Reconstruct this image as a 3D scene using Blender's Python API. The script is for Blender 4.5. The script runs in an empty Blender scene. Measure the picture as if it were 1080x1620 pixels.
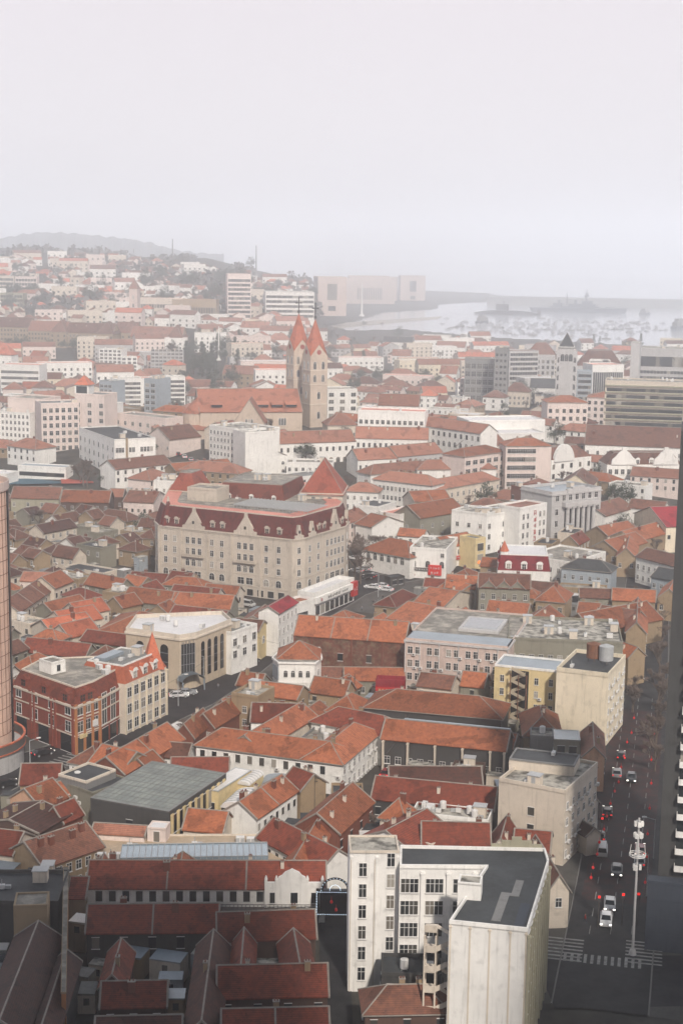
import bpy, math, random
from mathutils import Matrix, Vector
S=bpy.context.scene; C=S.collection; D_=bpy.data
rnd=random.Random(7); DEBUG=False
rad=math.radians
# ------------------------------------------------------------------ camera
F=2400.;TH=math.atan(418/2400.);CH=115.;RO=.014
ct,st=math.cos(TH),math.sin(TH); ca,sa=math.cos(RO),math.sin(RO)
fV=Vector((0,ct,-st)); r0=Vector((1,0,0)); u0=Vector((0,st,ct))
RV=r0*ca+u0*sa; UV=u0*ca-r0*sa
cam=D_.cameras.new('camera'); camo=D_.objects.new('camera',cam); C.objects.link(camo)
cam.sensor_fit='HORIZONTAL'; cam.sensor_width=24; cam.lens=24*F/1080; cam.clip_start=1; cam.clip_end=40000
m=Matrix((RV,UV,-fV)).transposed().to_4x4(); m.translation=Vector((0,0,CH)); camo.matrix_world=m
S.camera=camo
GLOW=36.
# ------------------------------------------------------------------ sky, sun, exposure
SUN_EL,SUN_AZ=rad(40),rad(166)   # azimuth clockwise from +Y (the viewing direction)
w=D_.worlds.new('World'); S.world=w; w.use_nodes=True; nt=w.node_tree; bg=nt.nodes['Background']
sky=nt.nodes.new('ShaderNodeTexSky'); sky.sky_type='NISHITA'; sky.sun_disc=False; sky.sun_elevation=SUN_EL; sky.sun_rotation=SUN_AZ
sky.dust_density=5; sky.air_density=1.5
tc=nt.nodes.new('ShaderNodeTexCoord'); sp=nt.nodes.new('ShaderNodeSeparateXYZ'); rp=nt.nodes.new('ShaderNodeValToRGB')
nz=nt.nodes.new('ShaderNodeTexNoise'); nz.inputs['Scale'].default_value=1.6; nz.inputs['Detail'].default_value=4
mx=nt.nodes.new('ShaderNodeMix'); mx.data_type='RGBA'; mx.inputs[0].default_value=.93
nt.links.new(tc.outputs['Generated'],sp.inputs[0]); nt.links.new(sp.outputs[2],rp.inputs[0])
e=rp.color_ramp.elements
e[0].position=0.0; e[0].color=(9.0,8.8,9.3,1); e[1].position=.35; e[1].color=(1.9,2.4,3.1,1)
a=rp.color_ramp.elements.new(.07); a.color=(9.6,9.15,9.6,1)
a=rp.color_ramp.elements.new(.16); a.color=(9.5,8.75,9.25,1)
m2=nt.nodes.new('ShaderNodeMix'); m2.data_type='RGBA'; m2.blend_type='MULTIPLY'; m2.inputs[0].default_value=.16
nt.links.new(tc.outputs['Generated'],nz.inputs[0]); pass; nt.links.new(nz.outputs[0],m2.inputs[7])
rp2=nt.nodes.new('ShaderNodeValToRGB'); nt.links.new(sp.outputs[2],rp2.inputs[0]); e2=rp2.color_ramp.elements; e2[0].position=.155; e2[0].color=(0,0,0,1); e2[1].position=.75; e2[1].color=(0,0,0,1)
for p_,v_ in ((.26,1),(.45,.8)): a=rp2.color_ramp.elements.new(p_); a.color=(v_,v_,v_,1)
mr=nt.nodes.new('ShaderNodeMapRange'); mr.inputs[1].default_value=.1; mr.inputs[2].default_value=.8; nt.links.new(sp.outputs[1],mr.inputs[0])
mg=nt.nodes.new('ShaderNodeMath'); mg.operation='MULTIPLY'; nt.links.new(rp2.outputs[0],mg.inputs[0]); nt.links.new(mr.outputs[0],mg.inputs[1])
m3=nt.nodes.new('ShaderNodeMix'); m3.data_type='RGBA'; m3.blend_type='MIX'; m3.inputs[7].default_value=(GLOW,GLOW*.972,GLOW*.985,1); nt.links.new(mg.outputs[0],m3.inputs[0]); nt.links.new(rp.outputs[0],m3.inputs[6]); RPO=m3.outputs[2]
nt.links.new(sky.outputs[0],mx.inputs[6]); nt.links.new(m2.outputs[2],mx.inputs[7]); nt.links.new(RPO,m2.inputs[6]); nt.links.new(mx.outputs[2],bg.inputs[0])
bg.inputs[1].default_value=.1
sl=D_.lights.new('sun','SUN'); sl.energy=4.8; sl.angle=rad(3); sl.color=(1,.91,.80); so=D_.objects.new('sun',sl); C.objects.link(so)
sd=Vector((math.sin(SUN_AZ)*math.cos(SUN_EL),math.cos(SUN_AZ)*math.cos(SUN_EL),math.sin(SUN_EL)))
so.rotation_euler=sd.to_track_quat('Z','Y').to_euler(); so.location=(0,0,300)
vs=S.view_settings; vs.view_transform='Standard'; vs.look='None'; vs.gamma=1; vs.exposure=-0.14
S.cycles.max_bounces=6; S.cycles.diffuse_bounces=3; S.cycles.glossy_bounces=2; S.cycles.transmission_bounces=2; S.cycles.volume_bounces=3; S.cycles.transparent_max_bounces=4
# ------------------------------------------------------------------ maths: photo ray -> world point at a height
def smooth(a,b,x):
    t=min(1,max(0,(x-a)/(b-a))); return t*t*(3-2*t)
def lerp(tab,x):
    if x<=tab[0][0]: return tab[0][1]
    for (a,p),(b,q) in zip(tab,tab[1:]):
        if x<=b: return p+(q-p)*(x-a)/(b-a)
    return tab[-1][1]
SEA=-12.
def proj(x,y,z):
    d=Vector((x,y,z-CH)); k=d.dot(fV)
    return 540+F*d.dot(RV)/k, 810-F*d.dot(UV)/k
COAST=[(480,440),(500,500),(515,516),(560,524),(640,522),(700,527),(760,533),(800,536),(900,541),(1000,548),(1200,560)]
PEN=[(470,436),(560,455),(700,461),(775,464),(800,469),(792,476),(700,481),(690,489),(610,494),(565,508),(500,520),(440,520)]
def inpoly(x,y,p):
    c=False;j=len(p)-1
    for i in range(len(p)):
        if (p[i][1]>y)!=(p[j][1]>y) and x<(p[j][0]-p[i][0])*(y-p[i][1])/(p[j][1]-p[i][1])+p[i][0]: c=not c
        j=i
    return c
def g(x,y):
    if y<80: return 0.
    z=-10*smooth(1100,1900,y)
    z+=25*math.exp(-((x+25)/190)**2-((y-790)/150)**2)
    az=x/y
    amp=lerp([(-.24,112),(-.09,108),(-.06,84),(-.022,60),(-.0185,46),(-.0165,0)],az)
    z+=amp*smooth(1150,2450,y)+amp*.05*math.sin(x*.011+2)*smooth(1500,2300,y)
    if y>1500:
        px,py=proj(x,y,SEA)
        if px<500+ (0): land = y<2750
        else: land = py>lerp(COAST,px)
        if not land and y>2750 and px<500: z=z*(1-smooth(2650,3300,y))+(-16)*smooth(2650,3300,y)
        elif not land:
            z=-10.5 if inpoly(px,py,PEN) else -20
    return z
def ray(px,py): return fV+RV*((px-540)/F)+UV*((810-py)/F)
def P3(px,py,h):
    d=ray(px,py); o=Vector((0,0,CH)); t=120.; pt=t
    while t<9000:
        q=o+d*t
        if q.z<=g(q.x,q.y)+h: break
        pt=t; t*=1.02
    lo,hi=pt,t
    for _ in range(24):
        k=(lo+hi)/2; q=o+d*k
        if q.z<=g(q.x,q.y)+h: hi=k
        else: lo=k
    return o+d*hi
# ------------------------------------------------------------------ materials
MC={}
def mat(name,col,rough=.85,var=.08,scale=.12,kind='wall',col2=None,spec=.3,metal=0):
    if name in MC: return MC[name]
    M=D_.materials.new(name); M.use_nodes=True; n=M.node_tree; b=n.nodes['Principled BSDF']; MC[name]=M
    b.inputs['Roughness'].default_value=rough; b.inputs['Specular IOR Level'].default_value=spec; b.inputs['Metallic'].default_value=metal
    L=n.links.new
    if kind=='flat': b.inputs['Base Color'].default_value=(*col,1); return M
    geo=n.nodes.new('ShaderNodeNewGeometry'); oi=n.nodes.new('ShaderNodeObjectInfo')
    def math_(op,a,bv):
        q=n.nodes.new('ShaderNodeMath'); q.operation=op
        for i,v in enumerate((a,bv)):
            if isinstance(v,(int,float)): q.inputs[i].default_value=v
            else: L(v,q.inputs[i])
        return q.outputs[0]
    def noise(sc,vec=None,det=4):
        q=n.nodes.new('ShaderNodeTexNoise'); q.inputs['Scale'].default_value=sc; q.inputs['Detail'].default_value=det
        L(vec or geo.outputs['Position'],q.inputs['Vector']); return q.outputs[0]
    n1=noise(scale); n2=noise(scale*7,det=5)
    f=math_('ADD',math_('MULTIPLY',n1,1.3),math_('MULTIPLY',n2,.7))   # mean 1
    f=math_('ADD',math_('MULTIPLY',math_('SUBTRACT',f,1.0),var*3.2),1.0)
    if kind=='wall':
        mp=n.nodes.new('ShaderNodeMapping'); mp.inputs['Scale'].default_value=(1,1,.09); L(geo.outputs['Position'],mp.inputs[0])
        s=noise(1.7,mp.outputs[0],4)
        s=math_('SUBTRACT',1.0,math_('MULTIPLY',math_('MAXIMUM',math_('SUBTRACT',s,.54),0.0),1.1))
        s2=noise(.55,det=6); s=math_('MULTIPLY',s,math_('SUBTRACT',1.0,math_('MULTIPLY',math_('MAXIMUM',math_('SUBTRACT',s2,.57),0.0),1.3)))
        f=math_('MULTIPLY',f,s)
        f=math_('MULTIPLY',f,math_('ADD',.92,math_('MULTIPLY',oi.outputs['Random'],.12)))
    if kind=='tile':
        sz=n.nodes.new('ShaderNodeSeparateXYZ'); L(geo.outputs['Position'],sz.inputs[0])
        z=math_('FRACT',math_('MULTIPLY',sz.outputs[2],5.2),0)
        f=math_('MULTIPLY',f,math_('ADD',.70,math_('MULTIPLY',z,.54)))
        f=math_('MULTIPLY',f,math_('ADD',.66,math_('MULTIPLY',oi.outputs['Random'],.56)))
        q2=noise(.22,det=6); f=math_('MULTIPLY',f,math_('SUBTRACT',1.0,math_('MULTIPLY',math_('GREATER_THAN',q2,.58),.28)))
        p=noise(1.9,det=2); p=math_('MULTIPLY',math_('GREATER_THAN',p,.66),.35); f=math_('SUBTRACT',f,p)
        bp=n.nodes.new('ShaderNodeBump'); bp.inputs['Strength'].default_value=.5; bp.inputs['Distance'].default_value=.06
        L(z,bp.inputs['Height']); L(bp.outputs[0],b.inputs['Normal'])
    mm=n.nodes.new('ShaderNodeVectorMath'); mm.operation='SCALE'; L(f,mm.inputs['Scale'])
    if col2:
        c=n.nodes.new('ShaderNodeMix'); c.data_type='RGBA'; c.inputs[6].default_value=(*col,1); c.inputs[7].default_value=(*col2,1)
        k=math_('MULTIPLY',math_('SUBTRACT',noise(scale*(3.2 if kind=='tile' else 2.2),det=6),.36),3.4 if kind=='tile' else 5); cl=n.nodes.new('ShaderNodeClamp'); L(k,cl.inputs[0]); L(cl.outputs[0],c.inputs[0])
        L(c.outputs[2],mm.inputs[0])
    else: mm.inputs[0].default_value=col
    L(mm.outputs[0],b.inputs['Base Color']); return M
def glow(name,col,s):
    if name in MC: return MC[name]
    M=mat(name,col,kind='flat'); b=M.node_tree.nodes['Principled BSDF']; b.inputs['Emission Color'].default_value=(*col,1); b.inputs['Emission Strength'].default_value=s; return M
W={}
def wm(k): return MC[k] if k in MC else mat(k,*W[k])
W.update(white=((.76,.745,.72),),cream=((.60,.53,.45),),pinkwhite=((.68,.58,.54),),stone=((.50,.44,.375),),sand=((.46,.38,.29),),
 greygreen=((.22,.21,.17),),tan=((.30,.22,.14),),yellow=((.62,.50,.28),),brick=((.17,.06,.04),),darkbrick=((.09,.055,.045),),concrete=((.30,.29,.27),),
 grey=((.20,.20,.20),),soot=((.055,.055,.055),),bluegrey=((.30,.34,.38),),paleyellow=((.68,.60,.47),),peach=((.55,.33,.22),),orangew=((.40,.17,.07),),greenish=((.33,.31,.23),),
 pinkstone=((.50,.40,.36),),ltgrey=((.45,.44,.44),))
W['asphaltroof']=((.045,.05,.055),.8,.35,.2,'plain'); W['greyroof']=((.17,.175,.17),.8,.3,.2,'plain'); W['paleroof']=((.34,.31,.27),.85,.3,.2,'plain',(.18,.17,.15))
W['dirtyroof']=((.09,.085,.075),.9,.4,.25,'plain',(.38,.36,.32)); W['whiteroof']=((.62,.61,.62),.7,.12,.1,'plain'); W['metalroof']=((.22,.26,.30),.45,.15,.2,'plain'); W['beigeroof']=((.42,.33,.24),.85,.2,.2,'plain')
W['salmonroof']=((.55,.22,.17),.8,.15,.1,'plain'); W['hallroof']=((.23,.25,.23),.7,.22,.15,'plain',(.17,.19,.18)); W['panel']=((.62,.60,.58),.5,.1,.3,'plain')
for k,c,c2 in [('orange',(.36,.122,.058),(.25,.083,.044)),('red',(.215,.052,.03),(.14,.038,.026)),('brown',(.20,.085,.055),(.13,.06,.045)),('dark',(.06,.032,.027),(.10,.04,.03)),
  ('salmon',(.34,.15,.10),(.27,.115,.08)),('maroon',(.16,.028,.022),(.11,.024,.02)),('slate',(.07,.075,.08),(.05,.055,.06)),('coral',(.48,.145,.08),(.40,.115,.065)),('crimson',(.30,.022,.03),(.24,.02,.03))]:
    W[k]=(c,.85,.10,.4,'tile',c2)
W['churchroof']=((.42,.165,.105),.85,.08,.4,'tile',(.36,.135,.085)); W['mortar']=((.25,.225,.20),.9,.2,.8,'plain'); W['frame']=((.62,.61,.60),.6,0,1,'flat'); W['darkframe']=((.10,.09,.085),.6,0,1,'flat'); W['metal']=((.35,.36,.37),.45,.1,1,'plain')
W['rust']=((.16,.07,.04),.8,.3,.8,'plain'); W['bark']=((.11,.085,.07),.95,.2,1,'plain'); W['twig']=((.13,.10,.085),.95,.15,.6,'plain'); W['pine']=((.030,.048,.034),.95,.3,.5,'plain',(.045,.06,.035))
def glassmat():
    M=mat('glass',(.018,.022,.026),.12,kind='flat',spec=.5); n=M.node_tree; b=n.nodes['Principled BSDF']; oi=n.nodes.new('ShaderNodeObjectInfo')
    r=n.nodes.new('ShaderNodeValToRGB'); r.color_ramp.interpolation='CONSTANT'; e=r.color_ramp.elements; e[0].color=(.018,.022,.026,1)
    for p,c in ((.45,(.03,.034,.036)),(.72,(.06,.058,.052)),(.88,(.16,.145,.125))):
        q=r.color_ramp.elements.new(p); q.color=(*c,1)
    e[-1].position=.96; e[-1].color=(.30,.28,.25,1)
    n.links.new(oi.outputs['Random'],r.inputs[0]); n.links.new(r.outputs[0],b.inputs['Base Color']); return M

HAZE=.00036; SHX=-38; SHW=91
W.update(brickroof=((.27,.065,.04),.85,.1,.4,'tile',(.21,.055,.035)),glassroof=((.22,.28,.33),.25,.1,.5,'plain'),crimsonwall=((.25,.02,.03),),ruin=((.16,.11,.075),.95,.35,.5,'plain',(.13,.05,.035)),brickred=((.22,.055,.035),),tanroof=((.30,.2,.11),.85,.16,.35,'tile'),
 warmpink=((.62,.43,.34),),churchstone=((.50,.41,.335),),redstone=((.3,.06,.05),),navy=((.07,.085,.11),.7,.1,.05,'plain'),darknavy=((.012,.015,.02),.6,.1,.05,'plain'),boatwhite=((.30,.31,.34),.6,.1,1,'plain'),woods=((.075,.08,.075),.95,.3,.05,'plain',(.11,.10,.095)),
 car_white=((.62,.62,.63),.3,.02,1,'plain'),car_black=((.02,.02,.022),.25,.02,1,'plain'),car_silver=((.30,.31,.33),.3,.02,1,'plain'),car_red=((.22,.02,.02),.3,.02,1,'plain'),car_van=((.5,.5,.5),.35,.02,1,'plain'),
 signred=((.42,.02,.02),.5,.02,1,'plain'),coatdark=((.03,.03,.04),),coatred=((.25,.03,.03),),coatgrey=((.2,.2,.22),),slatewall=((.05,.06,.08),),skin=((.45,.28,.2),),hair=((.02,.015,.012),))
glow('headlamp',(1,.95,.85),4); glow('taillamp',(.8,.02,.015),1.5); glow('lantern',(.5,.015,.015),.25); glow('lamp',(.7,.85,1),1.6); glow('litred',(.5,.02,.015),.15); glow('litorange',(.9,.25,.05),.9)
GL=glassmat(); DG=mat('darkglass',(.012,.015,.018),.15,kind='flat',spec=.5)
# ------------------------------------------------------------------ mesh builder
class MB:
    def __init__(s): s.v=[];s.f=[];s.m=[]
    def add(s,vs,fs,m=0):
        o=len(s.v); s.v+=[tuple(p) for p in vs]; s.f+=[tuple(i+o for i in q) for q in fs]; s.m+=[m]*len(fs)
    def box(s,x0,y0,z0,x1,y1,z1,m=0):
        s.add([(x0,y0,z0),(x1,y0,z0),(x1,y1,z0),(x0,y1,z0),(x0,y0,z1),(x1,y0,z1),(x1,y1,z1),(x0,y1,z1)],
              [(0,3,2,1),(4,5,6,7),(0,1,5,4),(1,2,6,5),(2,3,7,6),(3,0,4,7)],m)
    def prism(s,pts,z0,z1,m=0,top=None):
        n=len(pts); s.add([(*p,z0) for p in pts]+[(*p,z1) for p in pts],[(i,(i+1)%n,n+(i+1)%n,n+i) for i in range(n)]+[tuple(range(n-1,-1,-1))],m)
        s.add([(*p,z1) for p in pts],[tuple(range(n))],m if top is None else top)
    def ring(s,pts,d,z0,z1,m=0):      # outline wall of thickness d (outwards), e.g. parapet or cornice
        o=inset(pts,-d) if d>0 else pts; i_=pts if d>0 else inset(pts,-d); n=len(pts)
        s.add([(*p,z) for L_,z in ((o,z0),(o,z1),(i_,z1),(i_,z0)) for p in L_],
              [(a*n+i,a*n+(i+1)%n,((a+1)%4)*n+(i+1)%n,((a+1)%4)*n+i) for a in range(4) for i in range(n)],m)
    def bar(s,p,q,r,m=0,n=4,r2=None):
        p,q=Vector(p),Vector(q); d=(q-p)
        if d.length<1e-6: return
        d.normalize(); a=d.orthogonal().normalized(); b=d.cross(a); r2=r if r2 is None else r2
        vs=[c+(a*math.cos(k*6.2832/n+.785)+b*math.sin(k*6.2832/n+.785))*rr for c,rr in ((p,r),(q,r2)) for k in range(n)]
        s.add(vs,[(k,(k+1)%n,n+(k+1)%n,n+k) for k in range(n)]+[tuple(range(n-1,-1,-1)),tuple(range(n,2*n))],m)
    def chev(s,x0,x1,ya,yb,ze,zr,t,ax,m=0,yr=None):   # roof profile extruded along the ridge
        yr=(ya+yb)/2 if yr is None else yr
        def q(x,y,z): return (x,y,z) if ax==0 else (y,x,z)
        prof=[(ya,ze),(yr,zr),(yb,ze),(yb,ze-t),(yr,zr-t),(ya,ze-t)]
        vs=[q(x,*p) for x in (x0,x1) for p in prof]
        fs=[(0,1,4,5),(1,2,3,4),(11,10,7,6),(10,9,8,7)]+[(i,6+i,6+(i+1)%6,(i+1)%6) for i in range(6)]
        s.add(vs,fs,m)
    def mesh(s,name,mats,M=None):
        me=D_.meshes.new(name); vs=s.v if M is None else [tuple(M@Vector(p)) for p in s.v]
        me.from_pydata(vs,[],s.f); me.polygons.foreach_set('material_index',s.m)
        for k in mats: me.materials.append(wm(k) if isinstance(k,str) else k)
        me.update(); return me
    def obj(s,name,mats,parent=None,M=None):
        return link(name,s.mesh(name,mats,M),parent)
def link(name,me,parent=None,loc=None,rz=0):
    o=D_.objects.new(name,me); C.objects.link(o)
    if parent is not None: o.parent=parent
    if loc is not None: o.location=loc
    if rz: o.rotation_euler=(0,0,rz)
    return o
def tag(o,label,cat=None,group=None,kind=None):
    if label: o['label']=label
    if cat: o['category']=cat
    if group: o['group']=group
    if kind: o['kind']=kind
    return o
def root(name,loc,rz,label,cat,group=None):
    o=D_.objects.new(name,None); C.objects.link(o); o.location=loc; o.rotation_euler=(0,0,rz); o.empty_display_size=1
    return tag(o,label,cat,group)
def inset(pts,d):
    n=len(pts); out=[]
    for i in range(n):
        a,b,c=Vector(pts[i-1]),Vector(pts[i]),Vector(pts[(i+1)%n])
        e1=(b-a).normalized(); e2=(c-b).normalized(); n1=Vector((-e1.y,e1.x)); n2=Vector((-e2.y,e2.x))
        k=(n1+n2); L2=k.length_squared
        if L2<1e-6: out.append(tuple(b+n1*d)); continue
        k=k*(2*d/L2); out.append(tuple(b+k))
    return out
FP=[]   # footprints (world polygons) for the infill test
# ------------------------------------------------------------------ shared small parts
PM={}
def winmesh(kind,w,h,fr='frame'):
    key=('w',kind,round(w,1),round(h,1),fr)
    if key in PM: return PM[key]
    m=MB(); x=w/2; t=.07 if w>.9 else .05
    if kind=='d':                       # plain dark opening with sill
        m.box(-x,-.03,0,x,.05,h,1); m.box(-x-.1,-.14,-.12,x+.1,.02,-.005,0); m.box(-x-.06,-.08,h+.005,x+.06,.02,h+.1,0)
    elif kind=='s':
        m.box(-x,-.05,0,x,.05,h,1)
    else:
        if kind=='a':
            k=8; pts=[(-x,0),(x,0)]+[(x*math.cos(i*math.pi/k),h-x+x*math.sin(i*math.pi/k)) for i in range(k+1)]
            nn=len(pts)
            m.add([(p[0],-.03,p[1]) for p in pts],[tuple(range(nn))],1)
            out=[(p[0]*(1+.24/w), p[1]+(.1 if i>1 else -.1)) for i,p in enumerate(pts)]
            m.add([(p[0],-.10,p[1]) for p in pts]+[(p[0],-.10,p[1]) for p in out]+[(p[0],.02,p[1]) for p in out]+[(p[0],-.03,p[1]) for p in pts],
              [((i+1)%nn,i,nn+i,nn+(i+1)%nn) for i in range(nn)]+[(nn+(i+1)%nn,nn+i,2*nn+i,2*nn+(i+1)%nn) for i in range(nn)]+[(i,(i+1)%nn,3*nn+(i+1)%nn,3*nn+i) for i in range(nn)],0)
            m.box(-.03,-.09,0,.03,-.03,h-.05,0); m.box(-x,-.09,h-x-.03,x,-.032,h-x+.03,0)
        else:
            m.box(-x,-.03,0,x,.05,h,1)
            for a,b in ((-x-t,-x),(x,x+t)): m.box(a,-.10,-t,b,.04,h+t,0)
            for a,b in ((-t,0),(h,h+t)): m.box(-x,-.10,a,x,.04,b,0)
            n=2 if kind=='w' else max(2,int(w/1.1))
            if kind!='p':
                for i in range(1,n): q=-x+2*x*i/n; m.box(q-.035,-.085,0,q+.035,-.03,h,0)
                m.box(-x,-.08,h*.64,x,-.032,h*.64+.06,0)
            m.box(-x-.15,-.2,-t-.1,x+.15,.02,-t,0)
    PM[key]=m.mesh('window',[fr,GL]); return PM[key]
def acmesh():
    if 'ac' in PM: return PM['ac']
    m=MB(); m.box(-.42,-.55,0,.42,-.12,.62,0)
    vs=[(-.1+.24*math.cos(a*.785),-.555,.31+.24*math.sin(a*.785)) for a in range(8)]; m.add(vs,[tuple(range(7,-1,-1))],1)
    m.box(-.4,-.5,-.06,-.34,0,0,1); m.box(.34,-.5,-.06,.4,0,0,1)
    PM['ac']=m.mesh('ac_unit',['frame','darkframe']); return PM['ac']
def dormesh(w,h,wall='cream',rf='maroon',arch=True):
    key=('dm',w,h,wall,rf,arch)
    if key in PM: return PM[key]
    m=MB(); x=w/2; d=h*1.1
    m.box(-x,0,-.3,x,d,h*.72,0)
    m.box(-x*.62,-.04,.05,x*.62,.03,h*.62,1); m.box(-.04,-.08,.05,.04,-.03,h*.62,0); m.box(-x*.62,-.08,h*.36,x*.62,-.03,h*.36+.07,0)
    m.box(-x*1.15,-.25,h*.70,x*1.15,d,h*.78,0)
    if arch:
        k=8; pr=[(x*1.05*math.cos(i*math.pi/k),h*.78+x*.75*math.sin(i*math.pi/k)) for i in range(k+1)]
    else: pr=[(x*1.2,h*.78),(0,h*1.15),(-x*1.2,h*.78)]
    n=len(pr); m.add([(p[0],-.15,p[1]) for p in pr]+[(p[0],d,p[1]) for p in pr],[tuple(range(n-1,-1,-1)),tuple(range(n,2*n))],0)
    m.add([(p[0],-.15,p[1]) for p in pr]+[(p[0],d,p[1]) for p in pr],[(i,i+1,n+i+1,n+i) for i in range(n-1)],2)
    PM[key]=m.mesh('dormer',[wall,GL,rf]); return PM[key]
def chimesh(v):
    if ('ch',v) in PM: return PM[('ch',v)]
    m=MB(); w=.3+.12*v; m.box(-w,-.3,-1.2,w,.3,.85+.2*v,0); m.box(-w-.07,-.37,.85+.2*v,w+.07,.37,.97+.2*v,1)
    for i in range(2): m.bar((-w/2+i*w,0,.97+.2*v),(-w/2+i*w,0,1.25+.2*v),.11,2,6)
    PM[('ch',v)]=m.mesh('chimney',[('cream','tan','brick')[v],'mortar','brick']); return PM[('ch',v)]
def unitmesh(v):
    if ('un',v) in PM: return PM[('un',v)]
    m=MB()
    if v==0: m.box(-.8,-.5,.15,.8,.5,1.3,0); m.box(-.75,-.52,.3,-.1,-.5,1.15,1); m.box(.1,-.52,.3,.75,-.5,1.15,1)
    if v==1:
        m.bar((0,0,.3),(0,0,1.7),.65,0,10); m.bar((0,0,1.7),(0,0,1.9),.65,0,10,.2)
        for a in (-.4,.4): m.box(a-.05,-.4,0,a+.05,.4,.35,1)
    if v==2: m.box(-1.2,-1,0,1.2,1,2.0,2); m.box(-1.35,-1.15,2.0,1.35,1.15,2.15,1); m.box(-.4,-1.03,0,.4,-.99,1.8,1)
    if v==3: m.box(-.5,-.35,0,.5,.35,.7,0); m.box(.6,-.3,0,1.5,.4,.55,1); m.bar((0,.1,.7),(0,.1,1.6),.07,1)
    PM[('un',v)]=m.mesh('rooftop_unit',['frame','metal','cream']); return PM[('un',v)]
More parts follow.
